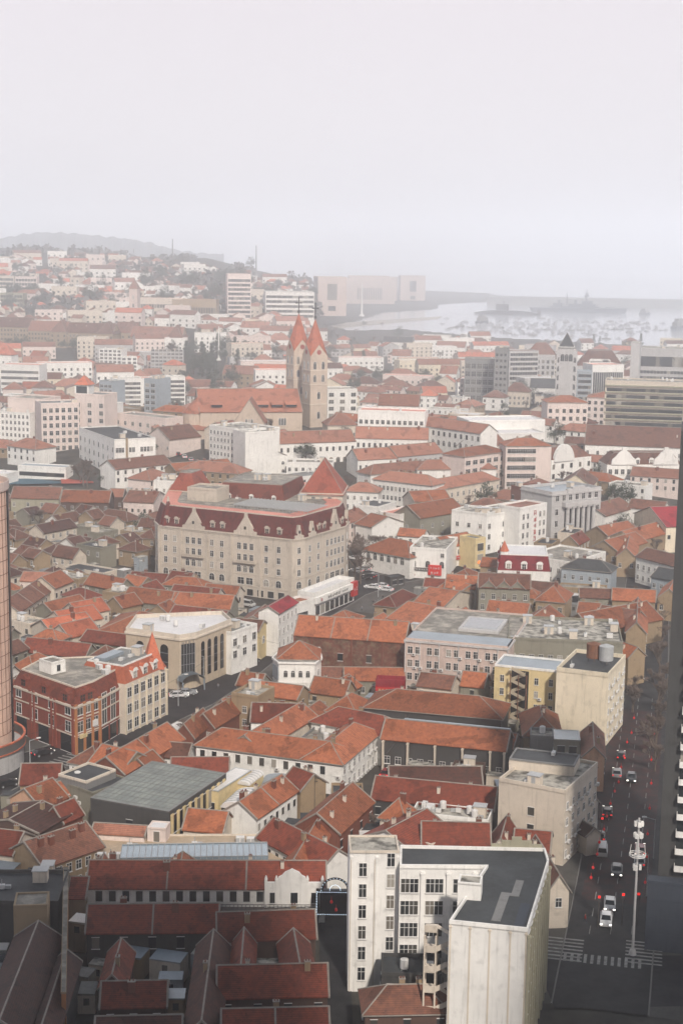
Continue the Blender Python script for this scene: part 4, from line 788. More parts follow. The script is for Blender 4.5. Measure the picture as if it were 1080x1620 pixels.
# ============ GRAND HOTEL ==================================================
hp=[(252,829),(463,853),(483,850),(510,841),(546,830),(552,822),(500,780),(262,786),(245,822)]
b=B('grand_hotel','grand pale stone hotel with dark red mansard roof, gables and arched windows','hotel',None,None,None,21,px=hp); HT=b
b.wall('stone',cor='stone',band=(3.4,7.4,20)); b.mansard('maroon',6.5,2.2,'paleroof',dorm=(),dwall='stone',edge='stone',units=4)
def facade(f,groups):
    a,q=b.faceof(f); L=(q-a).length
    for x,k in groups:
        if k=='n': 
            b.win(f,1,3,1.25,2.0,8.4,3.75,k='w',xs=(x,)); b.win(f,1,1,1.9,2.3,4.2,k='a',xs=(x,)); 
        else:
            dx=2.35/L
            b.win(f,3,2,1.3,2.1,12.1,3.75,k='w',xs=(x-dx,x,x+dx)); b.win(f,3,1,1.5,2.3,8.2,k='a',xs=(x-dx,x,x+dx)); b.win(f,2,1,2.4,2.2,4.1,k='m',xs=(x-dx*.7,x+dx*.7))
facade(0,[(.05,'n'),(.12,'n'),(.265,'g'),(.405,'n'),(.48,'n'),(.655,'g'),(.81,'n'),(.90,'n')])
b.win(0,12,1,2.2,2.2,.4,k='d',m0=3)
facade(8,[(.5,'n')]); facade(1,[(.5,'n')]); facade(2,[(.25,'n'),(.75,'n')]); facade(3,[(.2,'n'),(.55,'g'),(.88,'n')]); facade(4,[(.5,'n')])
b.pil(0,(.0,.165,.365,.545,.765,.99),.9,.35,0,20.4,'stone')
def gab(f,x,w_,hh):
    a,q=b.faceof(f); d=(q-a); L=d.length; d.normalize(); p=a+d*(L*x); m=MB()
    pr=[(-w_/2,0),(w_/2,0),(w_/2,.9),(w_/2-.9,1.1),(.5,hh-.6),(.35,hh),(.35,hh+.7),(-.35,hh+.7),(-.35,hh),(-.5,hh-.6),(-w_/2+.9,1.1),(-w_/2,.9)]; n=len(pr)
    m.add([(c[0],-.25,c[1]) for c in pr]+[(c[0],.9,c[1]) for c in pr],[tuple(range(n)),tuple(range(2*n-1,n-1,-1))]+[((i+1)%n,i,n+i,n+(i+1)%n) for i in range(n)])
    m.chev(-.2,3.2,-w_/2+.6,w_/2-.6,.9,hh-.7,.1,1,1)
    m.box(-.4,-.32,1.6,.4,-.24,2.6,2)
    me=m.mesh('gable',['stone','maroon',GL]); b.inst('gable',me,(p.x,p.y,21),math.atan2(d.y,d.x))
for f,x,w_,hh in ((0,.265,8.6,6.2),(0,.655,8.6,6.2),(2,.4,4.6,4),(3,.55,6.5,6),(4,.5,3,4),(1,.5,3.6,3.6)): gab(f,x,w_,hh)
for f,xs in ((0,(.055,.13,.405,.48,.81,.90)),(2,(.85,)),(3,(.12,.9))):
    a,q=b.faceof(f); d=(q-a); L=d.length; d.normalize(); nn=Vector((d.y,-d.x))
    for x in xs: 
        k=a+d*(L*x)-nn*.35; b.inst('dormer',dormesh(1.7,3.0,'stone','maroon',True),(k.x,k.y,21.5),math.atan2(d.y,d.x),b.ro)
m=MB(); p0=b.pts[0]; m.bar((p0[0]+2,p0[1]+2.5,21),(p0[0]+2,p0[1]+2.5,29),3.4,0,4,.5); m.bar((p0[0]+2,p0[1]+2.5,29),(p0[0]+2,p0[1]+2.5,30.6),.6,1,6,.2); b.put(m,'corner_spire',['maroon','stone'])
for f,xs in ((0,(.265,.655)),):
    a,q=b.faceof(f); d=(q-a); L=d.length
    for x in xs:
        p=a+d*x; m=MB(); m.box(p.x-4.2,p.y-1,11.3,p.x+4.2,p.y,11.45); 
        for i in range(22): m.box(p.x-4.1+i*.38,p.y-.98,11.45,p.x-3.95+i*.38,p.y-.85,12.2)
        m.box(p.x-4.2,p.y-1,12.2,p.x+4.2,p.y-.8,12.35)
        if False: pass
        M0=b.M; a0=math.atan2(d.y,d.x); b.M=M0@Matrix.Translation((p.x,p.y,0))@Matrix.Rotation(a0,4,'Z')@Matrix.Translation((-p.x,-p.y,0)); b.put(m,'balcony',['stone']); b.M=M0
m=MB(); pi=inset(b.pts,2.6); m.ring(pi,-5,27.62,27.78,0); b.put(m,'terrace_edge',['salmonroof'])
x=H('',None,(296,773),(343,777),(366,770),31,'stone','f','paleroof',[],par=b,nofp=True)
m=MB()
for i in range(14):
    yy=10+i*1.1; m.bar((b.W*.42,yy,28.6),(b.W*.93,yy,28.6),.12)
for i in range(22): xx=b.W*(.42+.51*i/21); m.bar((xx,10,27.6),(xx,10,28.6),.08); m.bar((xx,10,28.7),(xx,25,28.7),.1)
b.put(m,'pergola',['metal'])
x=H('','',(345,790),(450,797),(475,775),26,'stone','m','brickroof',[],par=b,rise=6,ins=1.4,top='paleroof',dorm=(('f',3,4),),dwall='white',nofp=True,units=3)
x.win('r',4,1,1.3,1.8,23,k='w')
x=H('','',(268,775),(310,778),(318,765),27,'stone','m','brickroof',[],par=b,rise=6,ins=3,top='paleroof',nofp=True)
x=H('','',(475,779),(542,781),(545,765),29,'stone','h','brickroof',[dict(f='f',cols=3,rows=1,w=1.2,hh=1.6,z0=26,k='w',m0=4)],par=b,rise=11,nofp=True,cor='stone')
b=H('shop_arcade','white shop arcade with long white sign band at the foot of the grand hotel',(497,944),(560,918),6,7,'white','f','whiteroof',[dict(f='f',cols=8,rows=1,w=2.6,hh=3,z0=.6,k='d',m0=1)],cat='shop arcade',ph=1.2); SA=b
m=MB(); m.box(.0,-.9,4.6,b.W,-.05,6.6); b.put(m,'sign_band',['white'])
H('shop_arcade','white and brown entrance pavilion with rolling shutter below the hotel corner',(460,960),(497,950),6,7,'white','f','orange',[dict(f='f',cols=1,rows=1,w=5,hh=4,z0=.3,k='d')],cat='shop',ph=.8)
# ============ LEFT MIDDLE ==================================================
ap=[(199,999),(284,1011),(310,1007),(366,985),(352,972),(215,978)]
b=B('arched_building','beige commercial building with tall black arched windows and a glazed corner','commercial building',None,None,None,14,px=ap); AB=b; b.wall('sand',cor='cream'); b.flat('whiteroof','cream',1.1,5)
b.win(0,3,1,2.6,9.5,2.2,k='a',m0=2.2,fr='cream') if False else None
def tallarch(f,xs,w_=2.4,hh=9.6,z0=2.4):
    a,q=b.faceof(f); d=(q-a); L=d.length; d.normalize(); n=Vector((d.y,-d.x)); key=('ta',w_,hh)
    if key not in PM:
        m=MB(); k=10; x=w_/2; pts=[(-x,0),(x,0)]+[(x*math.cos(i*math.pi/k),hh-x+x*math.sin(i*math.pi/k)) for i in range(k+1)]
        m.add([(p[0],-.05,p[1]) for p in pts],[tuple(range(len(pts)))],0)
        for z in (hh*.25,hh*.5,hh*.75): m.box(-x,-.09,z,x,-.05,z+.06,1)
        PM[key]=m.mesh('window',['darkglass','metal'])
    for x in xs: p=a+d*(L*x)+n*.05; b.inst('window',PM[key],(p.x,p.y,z0),math.atan2(d.y,d.x))
tallarch(0,(.27,.5,.72)); tallarch(2,(.18,.36,.54,.72,.9),1.7)
a,q=b.faceof(1); d=(q-a); L=d.length; d.normalize(); m=MB(); m.box(-L/2+.4,-.1,4,L/2-.4,.02,12.4,0)
for i in range(6): m.box(-L/2+.4+i*(L-.8)/5-.04,-.16,4,-L/2+.4+i*(L-.8)/5+.04,-.1,12.4,1)
for z in (6.8,9.6): m.box(-L/2+.4,-.16,z,L/2-.4,-.1,z+.08,1)
mid=(a+q)/2; b.inst('corner_glazing',m.mesh('corner_glazing',['darkglass','metal']),(mid.x,mid.y,0),math.atan2(d.y,d.x))
m=MB(); k=10; R1=3.4; pr=[(R1*math.cos(i*math.pi/k),3.0+1.8*math.sin(i*math.pi/k)) for i in range(k+1)]; n=k+1
m.add([(p[0],-3.2,p[1]) for p in pr]+[(p[0],0,p[1]) for p in pr],[(i,i+1,n+i+1,n+i) for i in range(k)]+[(n+i,n+i+1,i+1,i) for i in range(k)]); 
for x in (-3.2,3.2): m.box(x-.15,-3.2,0,x+.15,-2.9,3)
b.inst('porch',m.mesh('porch',['metalroof']),(mid.x,mid.y,0),math.atan2(d.y,d.x))
# brick corner building (flat roofs, mansard)
bp=[(20,1083),(118,1118),(158,1104),(198,1082),(190,1056),(60,1062)]
b=B('brick_corner_building','red brick corner building with red mansard roof, gabled dormers and orange lit side','commercial building',None,None,None,11.6,px=bp); BC=b
b.wall('brickred',cor='cream',band=(4.4,8.2)); b.mansard('red',3.4,1.8,'paleroof',dorm=((0,3,4),(1,2,3)),dwall='brickred',arch=False,units=6,dm=(2.4,2.5),edge='cream')
b.win(0,4,2,2,2.4,5.2,4,k='m',m0=1.5); b.win(0,3,1,4,4.2,.2,k='d',m0=1.5); b.win(1,3,2,1.8,2.4,5.2,4,k='m'); b.win(1,3,1,3,3.8,.2,k='d'); b.win(2,3,1,2.2,7.5,4.8,k='m'); b.win(2,3,1,3,3.6,.2,k='d')
b.pil(0,(.02,.3,.36,.64,.7,.98),.6,.3,0,12,'brickred'); b.pil(1,(.03,.36,.68,.97),.7,.3,0,12,'orangew')  # orange pilasters put the warm light on this side into their colour
m=MB(); mid=b.pts[5]; mq=b.at(4.5,4.5,0); x=B('',None,None,None,None,None,17.6,par=b,world=((mq.x,mq.y),b.ang,5,4,b.gz),nofp=True); x.wall('white'); x.flat('paleroof','white',.4); x.win('r',1,1,1,1.5,15.6,3,k='d')
b=H('beige_shop_building','cream shop building with red mansard, arched dormers and a red cone turret at its end',(198,1083),(263,1055),14,12.5,'cream','m','coral',[dict(f='f',cols=6,rows=3,w=1.7,hh=2.3,z0=1,fh=4,k='m')],cat='commercial building',rise=3.6,ins=1.8,top='greyroof',dorm=(('f',3,4.5),),dwall='white',edge='white',units=3,dm=(1.9,2.6)); b.pil('f',[i/6 for i in range(7)],.4,.3,0,12,'paleyellow')
m=MB(); m.bar((b.W-2.2,2.6,12.5),(b.W-2.2,2.6,21.5),3.6,0,4,.05); b.put(m,'cone_turret',['coral'])
m=MB(); m.box(3,8,16.2,11,11,17,0); b.put(m,'skylight',['metalroof'])
b=H('shop_house','white three storey house with balconies beside the beige arched building',(366,1004),(407,990),9,11.5,'white','f','greyroof',[dict(f='f',cols=3,rows=2,w=1.6,hh=2,z0=4.6,fh=3.4,k='m',ac=.3)],cat='shop house',units=5)
H('shop_house','ochre shop front squeezed between white houses on the diagonal street',(409,998),(424,988),8,9,'yellow','g1','brown',[dict(f='f',cols=1,rows=1,w=1.6,hh=2,z0=4.6,k='a')],cat='shop house',rise=2)
H('shop_house','low cream shop house with maroon roof below the white narrow house',(424,990),(442,972),9,7.5,'cream','g','brown',[dict(f='f',cols=4,rows=1,w=1.2,hh=1.9,z0=3.8,k='a')],cat='shop house',rise=2.6)
b=H('shop_house','narrow white three storey house with small red roof at the plaza end of the street',(440,970),(470,952),6,13,'white','g','crimson',[dict(f='f',cols=5,rows=3,w=1,hh=1.7,z0=2.6,fh=3.5,k='w',m0=.6)],cat='shop house',rise=1.6)
cp=[(432,1040),(441,1047),(498,1048),(508,1041),(504,1024),(452,1020)]
b=B('round_corner_building','round fronted white corner building with orange roof and large arches','corner building',None,None,None,11,px=cp); RC=b; b.wall('white',cor='white',band=(5.4,))
e=B('',None,None,(440,1041),(504,1042),(500,1026),11.3,par=b,nofp=True); e.hip('orange',3.2)
b.win(1,2,1,2.6,3.6,.6,k='a',m0=1.8,fr='cream'); b.win(1,4,1,.9,1.7,7,k='a',m0=1.3); b.win(0,1,1,2.6,3,6,k='d'); b.win(2,1,1,1,1.7,7,k='a')
# orange rows by arched building
b=H('row_house','long orange roof behind the beige arched building, left half',(194,948),(271,957),9,7.2,'greygreen','g','orange',[('f',6,1,1,1.5,3.6,3,'w')],cat='row house',rise=3,chim=1)
b=H('row_house','long orange roof behind the beige arched building, right half',(270,957),(364,963),9,7.2,'greygreen','g','orange',[('f',8,1,1,1.5,3.6,3,'w')],cat='row house',rise=3,chim=1,part=16)
H('row_house','broad orange hipped roof hall with dark veranda left of the beige arched building',(150,1000),(240,1006),(252,975),6.4,'white','h','orange',[('f',8,1,1.2,2,2,3,'d')],cat='hall',rise=3.4)
for A,Bq,lab in (((226,972),(244,975),'tiny orange annex roof left of three below the long orange roofs'),((278,978),(298,981),'tiny orange annex roof, middle of three below the long orange roofs'),((322,982),(345,985),'tiny orange annex roof, right of three below the long orange roofs')):
    H('annex',lab,A,Bq,4.5,4.4,'tan','g','orange',[],cat='annex',rise=1.2,nofp=True)
H('house','small grey house with orange roof left of the long orange roofs',(168,955),(193,961),8,7,'tan','g1','orange',[('f',2,1,1,1.4,3.5,3,'w')],rise=2.6,chim=1)
H('house','flat roofed concrete house by the lane left of the long orange roofs',(162,938),(190,942),7,8.5,'tan','f','dirtyroof',[('f',2,2,1,1.4,1.5,3.5,'w')],units=6)
r_=[((50,990),(82,1002),(110,975),'bright orange stepped row near the round tower, lowest roof'),((72,977),(102,988),(126,965),'bright orange stepped row near the round tower, second roof'),((98,965),(124,973),(144,955),'bright orange stepped row near the round tower, top roof'),((80,1000),(110,1008),(130,990),'bright orange roof in front of the stepped row near the round tower')]
for A,Bq,D1,lab in r_: H('row_house',lab,A,Bq,D1,6.6,'cream','g1','coral',[('r',3,1,.9,1.4,3.3,3,'w')],cat='row house',rise=2.8,chim=1)
b=H('row_house','cream street row with brown roofs facing the dark lane at far left',(30,968),(88,928),9,7.5,'cream','g','brown',[dict(f='f',cols=9,rows=2,w=1,hh=1.6,z0=.9,fh=3.6,k='d')],cat='row house',rise=3,part=11,chim=3)
H('row_house','orange capped end house of the cream street row',(86,930),(115,918),9,8.5,'cream','g','orange',[dict(f='f',cols=4,rows=2,w=1,hh=1.6,z0=1.2,fh=3.8,k='d')],cat='row house',rise=3)
H('row_house','salmon roof behind the cream street row with white verges',(32,918),(80,920),8,8,'pinkwhite','g','salmon',[],cat='row house',rise=2)
# left : grey-green houses, white block, school
H('house','pale green two storey house with brown-orange roof below the blue sports court',(17,787),(93,787),12,9,'greenish','g','brown',[('f',4,2,1,1.6,1.6,3.9,'w')],rise=3.6,chim=1)
H('house','steep orange gable house left of the blue sports court',(60,772),(92,779),(80,762),10,'cream','g1','salmon',[],rise=4,nofp=True) if False else None
b=H('house','dark brick house with long veranda and orange roof below the red court',(96,793),(172,793),12,9,'darkbrick','g','orange',[('f',6,1,1,1.8,5.4,3,'w')],rise=3.6,chim=1)
m=MB(); m.box(0,-2,4.2,b.W,0,4.5); m.box(0,-2,4.5,b.W,-1.9,5.5); b.put(m,'balcony',['greygreen'])
H('house','little dark house with brown roof between the veranda house and the white terrace house',(173,785),(194,785),9,8,'darkbrick','g','salmon',[('f',2,1,.9,1.3,4,3,'w')],rise=2.4)
H('house','white stucco house with roof terrace and brown gable left of the hotel',(195,793),(243,795),(246,778),10,'pinkwhite','g','brown',[('f',5,2,.9,1.4,2.2,3.6,'d')],rise=3,chim=4)
H('white_block','low white block with roof vents right behind the hotel left end',(243,762),(312,765),(318,750),10,'white','f','paleroof',[('f',6,2,1,1.4,2,3.8,'d')],cat='building',units=6)
b=B('white_school_block','white three storey block with dark flat roof and brown pipe strip on its corner','school',(128,679),(181,696),22,17.5) if False else B('white_school_block','white three storey block with dark flat roof above the parked yard','school',(181,697),(246,None,28),50,17.5); b.wall('white'); b.flat('slate','white',.6,3)
for x in (.14,.46,.74,.9): pass
for xs in ((.06,.13,.20),(.38,.46),(.66,.74,.82,.9)): b.win('f',len(xs),3,1.2,2.1,2.8,4.6,k='w',xs=xs)
b.win('l',8,3,1,2.2,2.8,4.6,k='d',m0=2); m=MB(); m.box(b.W*.27,-.4,0,b.W*.32,0,18.5); b.put(m,'pipe_strip',['tan'])
H('house','dark roofed villa with white gables between the white school block and the church',(232,690),(268,697),(270,675),8,'pinkwhite','g1','brown',[('f',2,1,1,1.5,3,3,'w')],rise=5,chim=1)
b=H('pink_school','large pink-cream school with many windows and stepped wings, main wing',(65,640),(125,None,22),16,24,'pinkwhite','f','greyroof',[('f',6,6,1.7,2.1,1.5,3.7,'m')],cat='school',units=2)
e=H('',None,(12,630),(65,None,-22),18,25,'pinkwhite','f','paleroof',[],par=b); e=H('',None,(118,624),(165,None,-18),14,26,'pinkwhite','f','greyroof',[('f',3,6,2,2.1,1.5,3.7,'m')],par=b); e=H('',None,(148,640),(180,None,-15),12,18,'white','f','greyroof',[('f',3,3,1.5,2,4,4.5,'d')],par=b,units=1)
H('apartment_block','white apartment block with rows of air conditioners at the left edge',(-6,652),(47,None,-22),16,19,'white','f','dirtyroof',[('f',8,6,1.1,1.6,1.2,3.1,'w')],cat='apartment block',units=4)
H('canopy_stand','low white grandstand with brown panels behind the blue sports court',(28,737),(104,738),8,6,'white','f','metalroof',[('f',5,1,4.5,1.8,1.8,3,'s')],cat='grandstand',ph=.5)
H('school_wing','long low pink school wing with brown roof behind the white block',(183,655),(262,None,-38),12,13,'pinkwhite','f','paleroof',[('f',7,2,1.6,1.9,4,4.2,'w')],cat='school',units=1)
H('school_wing','cream wing with orange roof joining the church apse',(243,676),(292,None,15),11,9,'cream','h','salmon',[('f',4,2,1.6,1.9,1.6,4,'m')],cat='school',rise=3)
# middle white blocks near church
b=H('white_office','tall white block with regular small windows in front of the church',(331,674),(393,690),(437,676),18,'white','f','dirtyroof',[('f',11,5,1.1,1.6,2,3.2,'w')],cat='office building',units=6)
e=H('',None,(388,686),(440,679),13,21,'white','f','dirtyroof',[('r',1,1,1,1,10,3,'d')],par=b,units=5)
H('house','small white gable house with round topped windows beside the tall white block',(404,722),(452,None,25),10,9,'white','g1','tanroof',[('f',4,2,1.2,1.4,1.2,3.6,'a')],rise=3)
H('long_arcade_building','long white arcaded building with wide salmon roof behind, left half',(441,701),(562,692),13,11,'white','g','salmon',[('f',12,1,1.1,2,6.6,3,'d'),dict(f='f',cols=11,rows=1,w=1.8,hh=2.8,z0=.8,k='a',fr='cream')],cat='arcade building',rise=4.4,chim=3)
H('long_arcade_building','long white arcaded building with wide salmon roof behind, right half with small dormers',(562,692),(677,700),13,11,'white','g','salmon',[('f',13,1,1.1,2,6.6,3,'d'),dict(f='f',cols=11,rows=1,w=1.8,hh=2.8,z0=.8,k='a',fr='cream')],cat='arcade building',rise=4.4,chim=3)
H('long_building','white gable ended long building with salmon roof in front of the arcade, left part',(566,727),(628,722),12,8.5,'white','g','salmon',[('f',7,1,1,1.8,4,3,'d')],cat='building',rise=4,chim=2)
H('long_building','grey walled long building with salmon roof in front of the arcade, right part',(628,722),(700,712),12,8.5,'ltgrey','g','salmon',[('f',9,2,1,1.8,.8,3.6,'d')],cat='building',rise=4,chim=2)
H('house','white house with small balcony left of the long salmon roofed building',(453,733),(527,735),12,8,'white','f','paleroof',[('f',7,2,1.2,1.6,1,3.6,'w')],cat='house',units=3)
b=B('courtyard_building','white courtyard building with four salmon roofs and a line of chimneys','courtyard building',(590,757),(683,776),10,9.5); b.wall('white'); b.hip('salmon',3.2,chim=9); b.win('f',14,2,1.1,1.8,1.2,4,k='w',m0=1)
H('',None,(683,776),(790,748),11,9.5,'cream','h','salmon',[('f',12,2,1.1,1.8,1.2,4,'w')],par=b,rise=3.2,chim=6)
H('',None,(586,750),(690,735),10,9.5,'white','h','salmon',[],par=b,rise=3.2,chim=5); H('',None,(660,742),(785,744),10,9.5,'white','h','salmon',[],par=b,rise=3.4,chim=5)
H('house','salmon hipped house left of the white courtyard building, behind the pyramid tower',(545,776),(598,780),10,8,'white','h','salmon',[('f',5,2,1,1.5,.8,3.6,'w')],rise=3,chim=3)
H('house','orange roofed house on the terrace left of the white office above the shops',(655,793),(712,789),11,9,'cream','g','orange',[('f',5,2,1,1.5,1.4,3.8,'d')],rise=3.2,part=10)
b=H('curved_facade_building','pink five storey building with ribbon windows and orange roof',(800,705),(872,708),13,20,'pinkwhite','h','orange',[dict(f='f',cols=5,rows=5,w=3.2,hh=1.9,z0=1.8,fh=3.7,k='m',m1=7)],cat='building',rise=2.6,chim=3); 
H('',None,(735,722),(800,709),13,17,'pinkwhite','h','orange',[dict(f='f',cols=6,rows=4,w=3,hh=1.9,z0=1.8,fh=3.7,k='m')],par=b,rise=2.6)
b=H('baroque_building','white baroque building with brown mansard roofs and rounded white gables near the right edge',(960,735),(1078,742),14,10,'white','m','brown',[('f',12,2,1.6,2.2,1.2,4.4,'w')],cat='building',rise=5,ins=4,top='brown',dorm=(('f',4,8),),dwall='white',dm=(2,2.6))
for x in (.22,.78):
    m=MB(); pr=[(-6,0),(6,0),(5.5,2.5),(4,3.6),(2.5,5.5),(1,6.6),(1,8),(-1,8),(-1,6.6),(-2.5,5.5),(-4,3.6),(-5.5,2.5)]; n=len(pr)
    m.add([(c[0],-.6,c[1]) for c in pr]+[(c[0],.4,c[1]) for c in pr],[tuple(range(n)),tuple(range(2*n-1,n-1,-1))]+[((i+1)%n,i,n+i,n+(i+1)%n) for i in range(n)]); b.inst('gable',m.mesh('gable',['white']),(b.W*x,0,10))
b=H('baroque_building','white building with brown roof and one large half-round gable, right of ribbon windows',(872,728),(935,722),14,10,'white','m','brown',[('f',5,2,1.6,2.2,1.2,4.4,'d')],cat='building',rise=5,ins=5,top='brown')
m=MB(); k=12; pr=[(6.5*math.cos(i*math.pi/k),8*math.sin(i*math.pi/k)) for i in range(k+1)]; n=k+1; m.add([(c[0],-.6,c[1]) for c in pr]+[(c[0],.8,c[1]) for c in pr],[tuple(range(n)),tuple(range(2*n-1,n-1,-1))]+[((i+1)%n,i,n+i,n+(i+1)%n) for i in range(n)]); b.inst('gable',m.mesh('gable',['white']),(8,0,9))
H('house','cream gabled house with brown side roof below the half-round gable',(885,766),(935,772),(940,755),9,'paleyellow','g1','brown',[('f',3,2,1.1,1.5,1.5,3.5,'w')],rise=4.5,chim=1)
H('big_roof_hall','huge brown tiled roof with little dormers near the right edge',(925,702),(1080,None,-12),26,10,'white','g','brown',[('f',10,1,1.2,1.8,5,3,'w')],cat='hall',rise=8,part=34,chim=4)
H('white_hall','broad white low hall roof behind the courtyard building',(735,688),(862,None,14),22,9,'white','f','whiteroof',[('f',12,1,1.1,1.6,4.6,3,'d')],cat='hall',ph=.6)
H('white_hall','second white terrace roof stepping up behind the broad white hall',(742,667),(862,None,14),20,12,'white','f','whiteroof',[],cat='hall',ph=.6)
H('row_house','white arcaded terrace with brown roof running beside the white halls',(640,668),(760,None,-50),11,9.5,'white','g','salmon',[('f',14,1,1.4,2.2,5.4,3,'d'),('f',14,1,1.8,2.6,.8,3,'a')],cat='arcade building',rise=3.6)
H('row_house','salmon roofed row with white end gables below the white halls',(752,708),(800,700),11,8,'white','g','salmon',[('f',6,1,1.2,1.8,3.6,3,'w')],rise=4,chim=2)
b=H('white_villa','white three storey building with red awning strip right of the church',(566,650),(672,None,-10),14,16,'white','f','salmonroof',[('f',12,3,1.5,1.9,2.4,3.8,'w')],cat='building',units=2)
H('white_block','white block with dark balconies immediately right of the church towers',(518,617),(565,None,14),14,16,'white','f','paleroof',[('f',3,4,2.6,2,1.4,3.7,'m')],cat='apartment block',units=0)
H('house','salmon roofed annex at the foot of the church tower with white windows',(518,672),(566,None,12),13,9,'cream','h','salmon',[('f',6,1,1.4,2,3,3,'w')],rise=5,chim=2)
H('white_cupola_house','white house with small red cupola right of the church',(664,625),(690,None,-8),14,13,'white','h','coral',[('f',3,3,1.3,1.8,1,3.8,'w')],rise=4.5)
H('villa','white gabled villa row left of the red cupola house',(598,640),(662,None,-6),14,11,'white','g','salmon',[('f',7,2,1.3,1.8,2,4,'w')],rise=5,chim=2)
b=H('apartment_block','pale pink apartment block with orange roofs and dark balcony panels, right of the white halls',(928,628),(1007,None,-14),18,22,'pinkwhite','h','orange',[('f',8,5,1.8,2.2,1.6,4,'d')],cat='apartment block',rise=3); H('',None,(866,636),(930,None,4),16,20,'pinkwhite','h','orange',[('f',6,4,1.8,2.2,1.6,4.2,'d')],par=b,rise=3)
b=H('balcony_hotel','long greenish hotel with continuous balcony bands and cluttered roof at right',(957,603),(1085,None,-12),20,34,'cream','f','paleroof',[dict(f='f',cols=16,rows=8,w=3.2,hh=1.9,z0=2,fh=3.8,k='s',m0=1)],cat='hotel',units=8)
m=MB()
for i in range(9): m.box(0,-1,1.2+i*3.8,b.W,0,1.9+i*3.8)
b.put(m,'balcony',['greenish']); 
b=H('modern_office','modern pale office with large square dark windows at the upper right edge',(1012,551),(1090,None,-14),30,40,'ltgrey','f','paleroof',[dict(f='f',cols=7,rows=1,w=7,hh=8,z0=26,k='d'),dict(f='f',cols=14,rows=5,w=2.4,hh=2.4,z0=2,fh=4.6,k='d')],cat='office building',units=6)
H('',None,(998,543),(1012,None,-14),24,46,'ltgrey','f','paleroof',[],par=b,units=0)
# ============ CHURCH =======================================================
b=B('twin_spired_church','stone church with two tall towers under orange-red spires topped by crosses','church',(316,651),(478,644),(478,628),13); CHU=b
b.wall('churchstone'); b.gable('churchroof',9.5,wallm='churchstone',o=.6)
b.win('f',6,1,1.0,3.6,6,3,k='a',xs=(.60,.625,.65,.78,.805,.83)); b.win('f',2,1,1.0,3,4,3,k='a',xs=(.12,.16))
tr=H('',None,(370,668),(418,668),14,12,'churchstone','g1','churchroof',[('f',3,1,.9,3.2,10.5,3,'a',5.5)],par=b,rise=11,nofp=True)
for x in (.17,.62,.76,.9):
    me=None; m=MB(); m.box(-2.6,0,0,2.6,4,.9,1); m.add([(-3,-.3,.9),(3,-.3,.9),(3,5,2.4),(-3,5,2.4)],[(0,1,2,3)],0); b.inst('dormer',m.mesh('dormer',['churchroof','darkglass']),(b.W*x,1.6,15.2),0,b.ro)
def spire_tower(px,w_,h,hs,az):
    q=P3(px[0],px[1],0); t=B('',None,None,None,None,None,h,par=b,world=(None or (q.x,q.y),az,w_,w_,q.z),nofp=True)
    t.wall('churchstone',top='churchstone')
    m=MB(); 
    for z in (h*.32,h*.60,h*.80): m.ring(t.pts,.25,z,z+.4)
    t.put(m,'cornice',['cream'])
    for f in 'frbl':
        t.win(f,2,1,1.5,3.6,h*.64,3,k='a',m0=w_*.18); t.win(f,2,1,1.5,3.8,h*.82,3,k='a',m0=w_*.18)
        t.win(f,1,1,1.6,3.6,h*.40,3,k='a'); 
    t.win('f',1,1,1.6,3.6,h*.12,3,k='a')
    m=MB(); c=w_/2; gh=w_*.62   # rhenish-like roof: gables on each side, octagonal spire
    for k in range(4):
        R=Matrix.Translation((c,c,0))@Matrix.Rotation(k*math.pi/2,4,'Z')
        pts=[R@Vector(p) for p in ((-c,-c,h),(c,-c,h),(0,-c,h+gh),(-c,-c+.3,h),(c,-c+.3,h),(0,-c+.3,h+gh))]
        m.add([tuple(p) for p in pts],[(0,1,2),(5,4,3),(0,2,5,3),(1,4,5,2)],0)
        o_=[R@Vector((1.3*math.cos(a*.785),-c-.06,h+gh*.36+1.3*math.sin(a*.785))) for a in range(8)]; m.add([tuple(p) for p in o_],[tuple(range(8))],2)
    ap=(c,c,h+hs); ring=[]
    for k in range(4):
        R=Matrix.Translation((c,c,0))@Matrix.Rotation(k*math.pi/2,4,'Z')
        ring+= [tuple(R@Vector((-c-.1,-c-.1,h))),tuple(R@Vector((0,-c-.1,h+gh+.15)))]
    m.add(ring+[ap],[(i,(i+1)%8,8) for i in range(8)],1)
    t.put(m,'spire',['churchstone','coral','redstone'])
    m=MB(); m.bar((c,c,h+hs-.5),(c,c,h+hs+7.5),.28,0,6); m.bar((c,c,h+hs),(c,c,h+hs+1.2),.75,0,8); m.box(c-1.5,c-.2,h+hs+4.9,c+1.5,c+.2,h+hs+5.4)
    for dx,dz in ((-1.5,5.15),(1.5,5.15),(0,7.6)): m.bar((c+dx-.3,c,h+hs+dz),(c+dx+.3,c,h+hs+dz),.35,0,6)
    t.put(m,'cross',['soot'])
q1=P3(481,675,0)
L_=q1.y
spire_tower((490,676),9.6,36,19,rad(27)); spire_tower((464,668),9.6,37,19.5,rad(27))
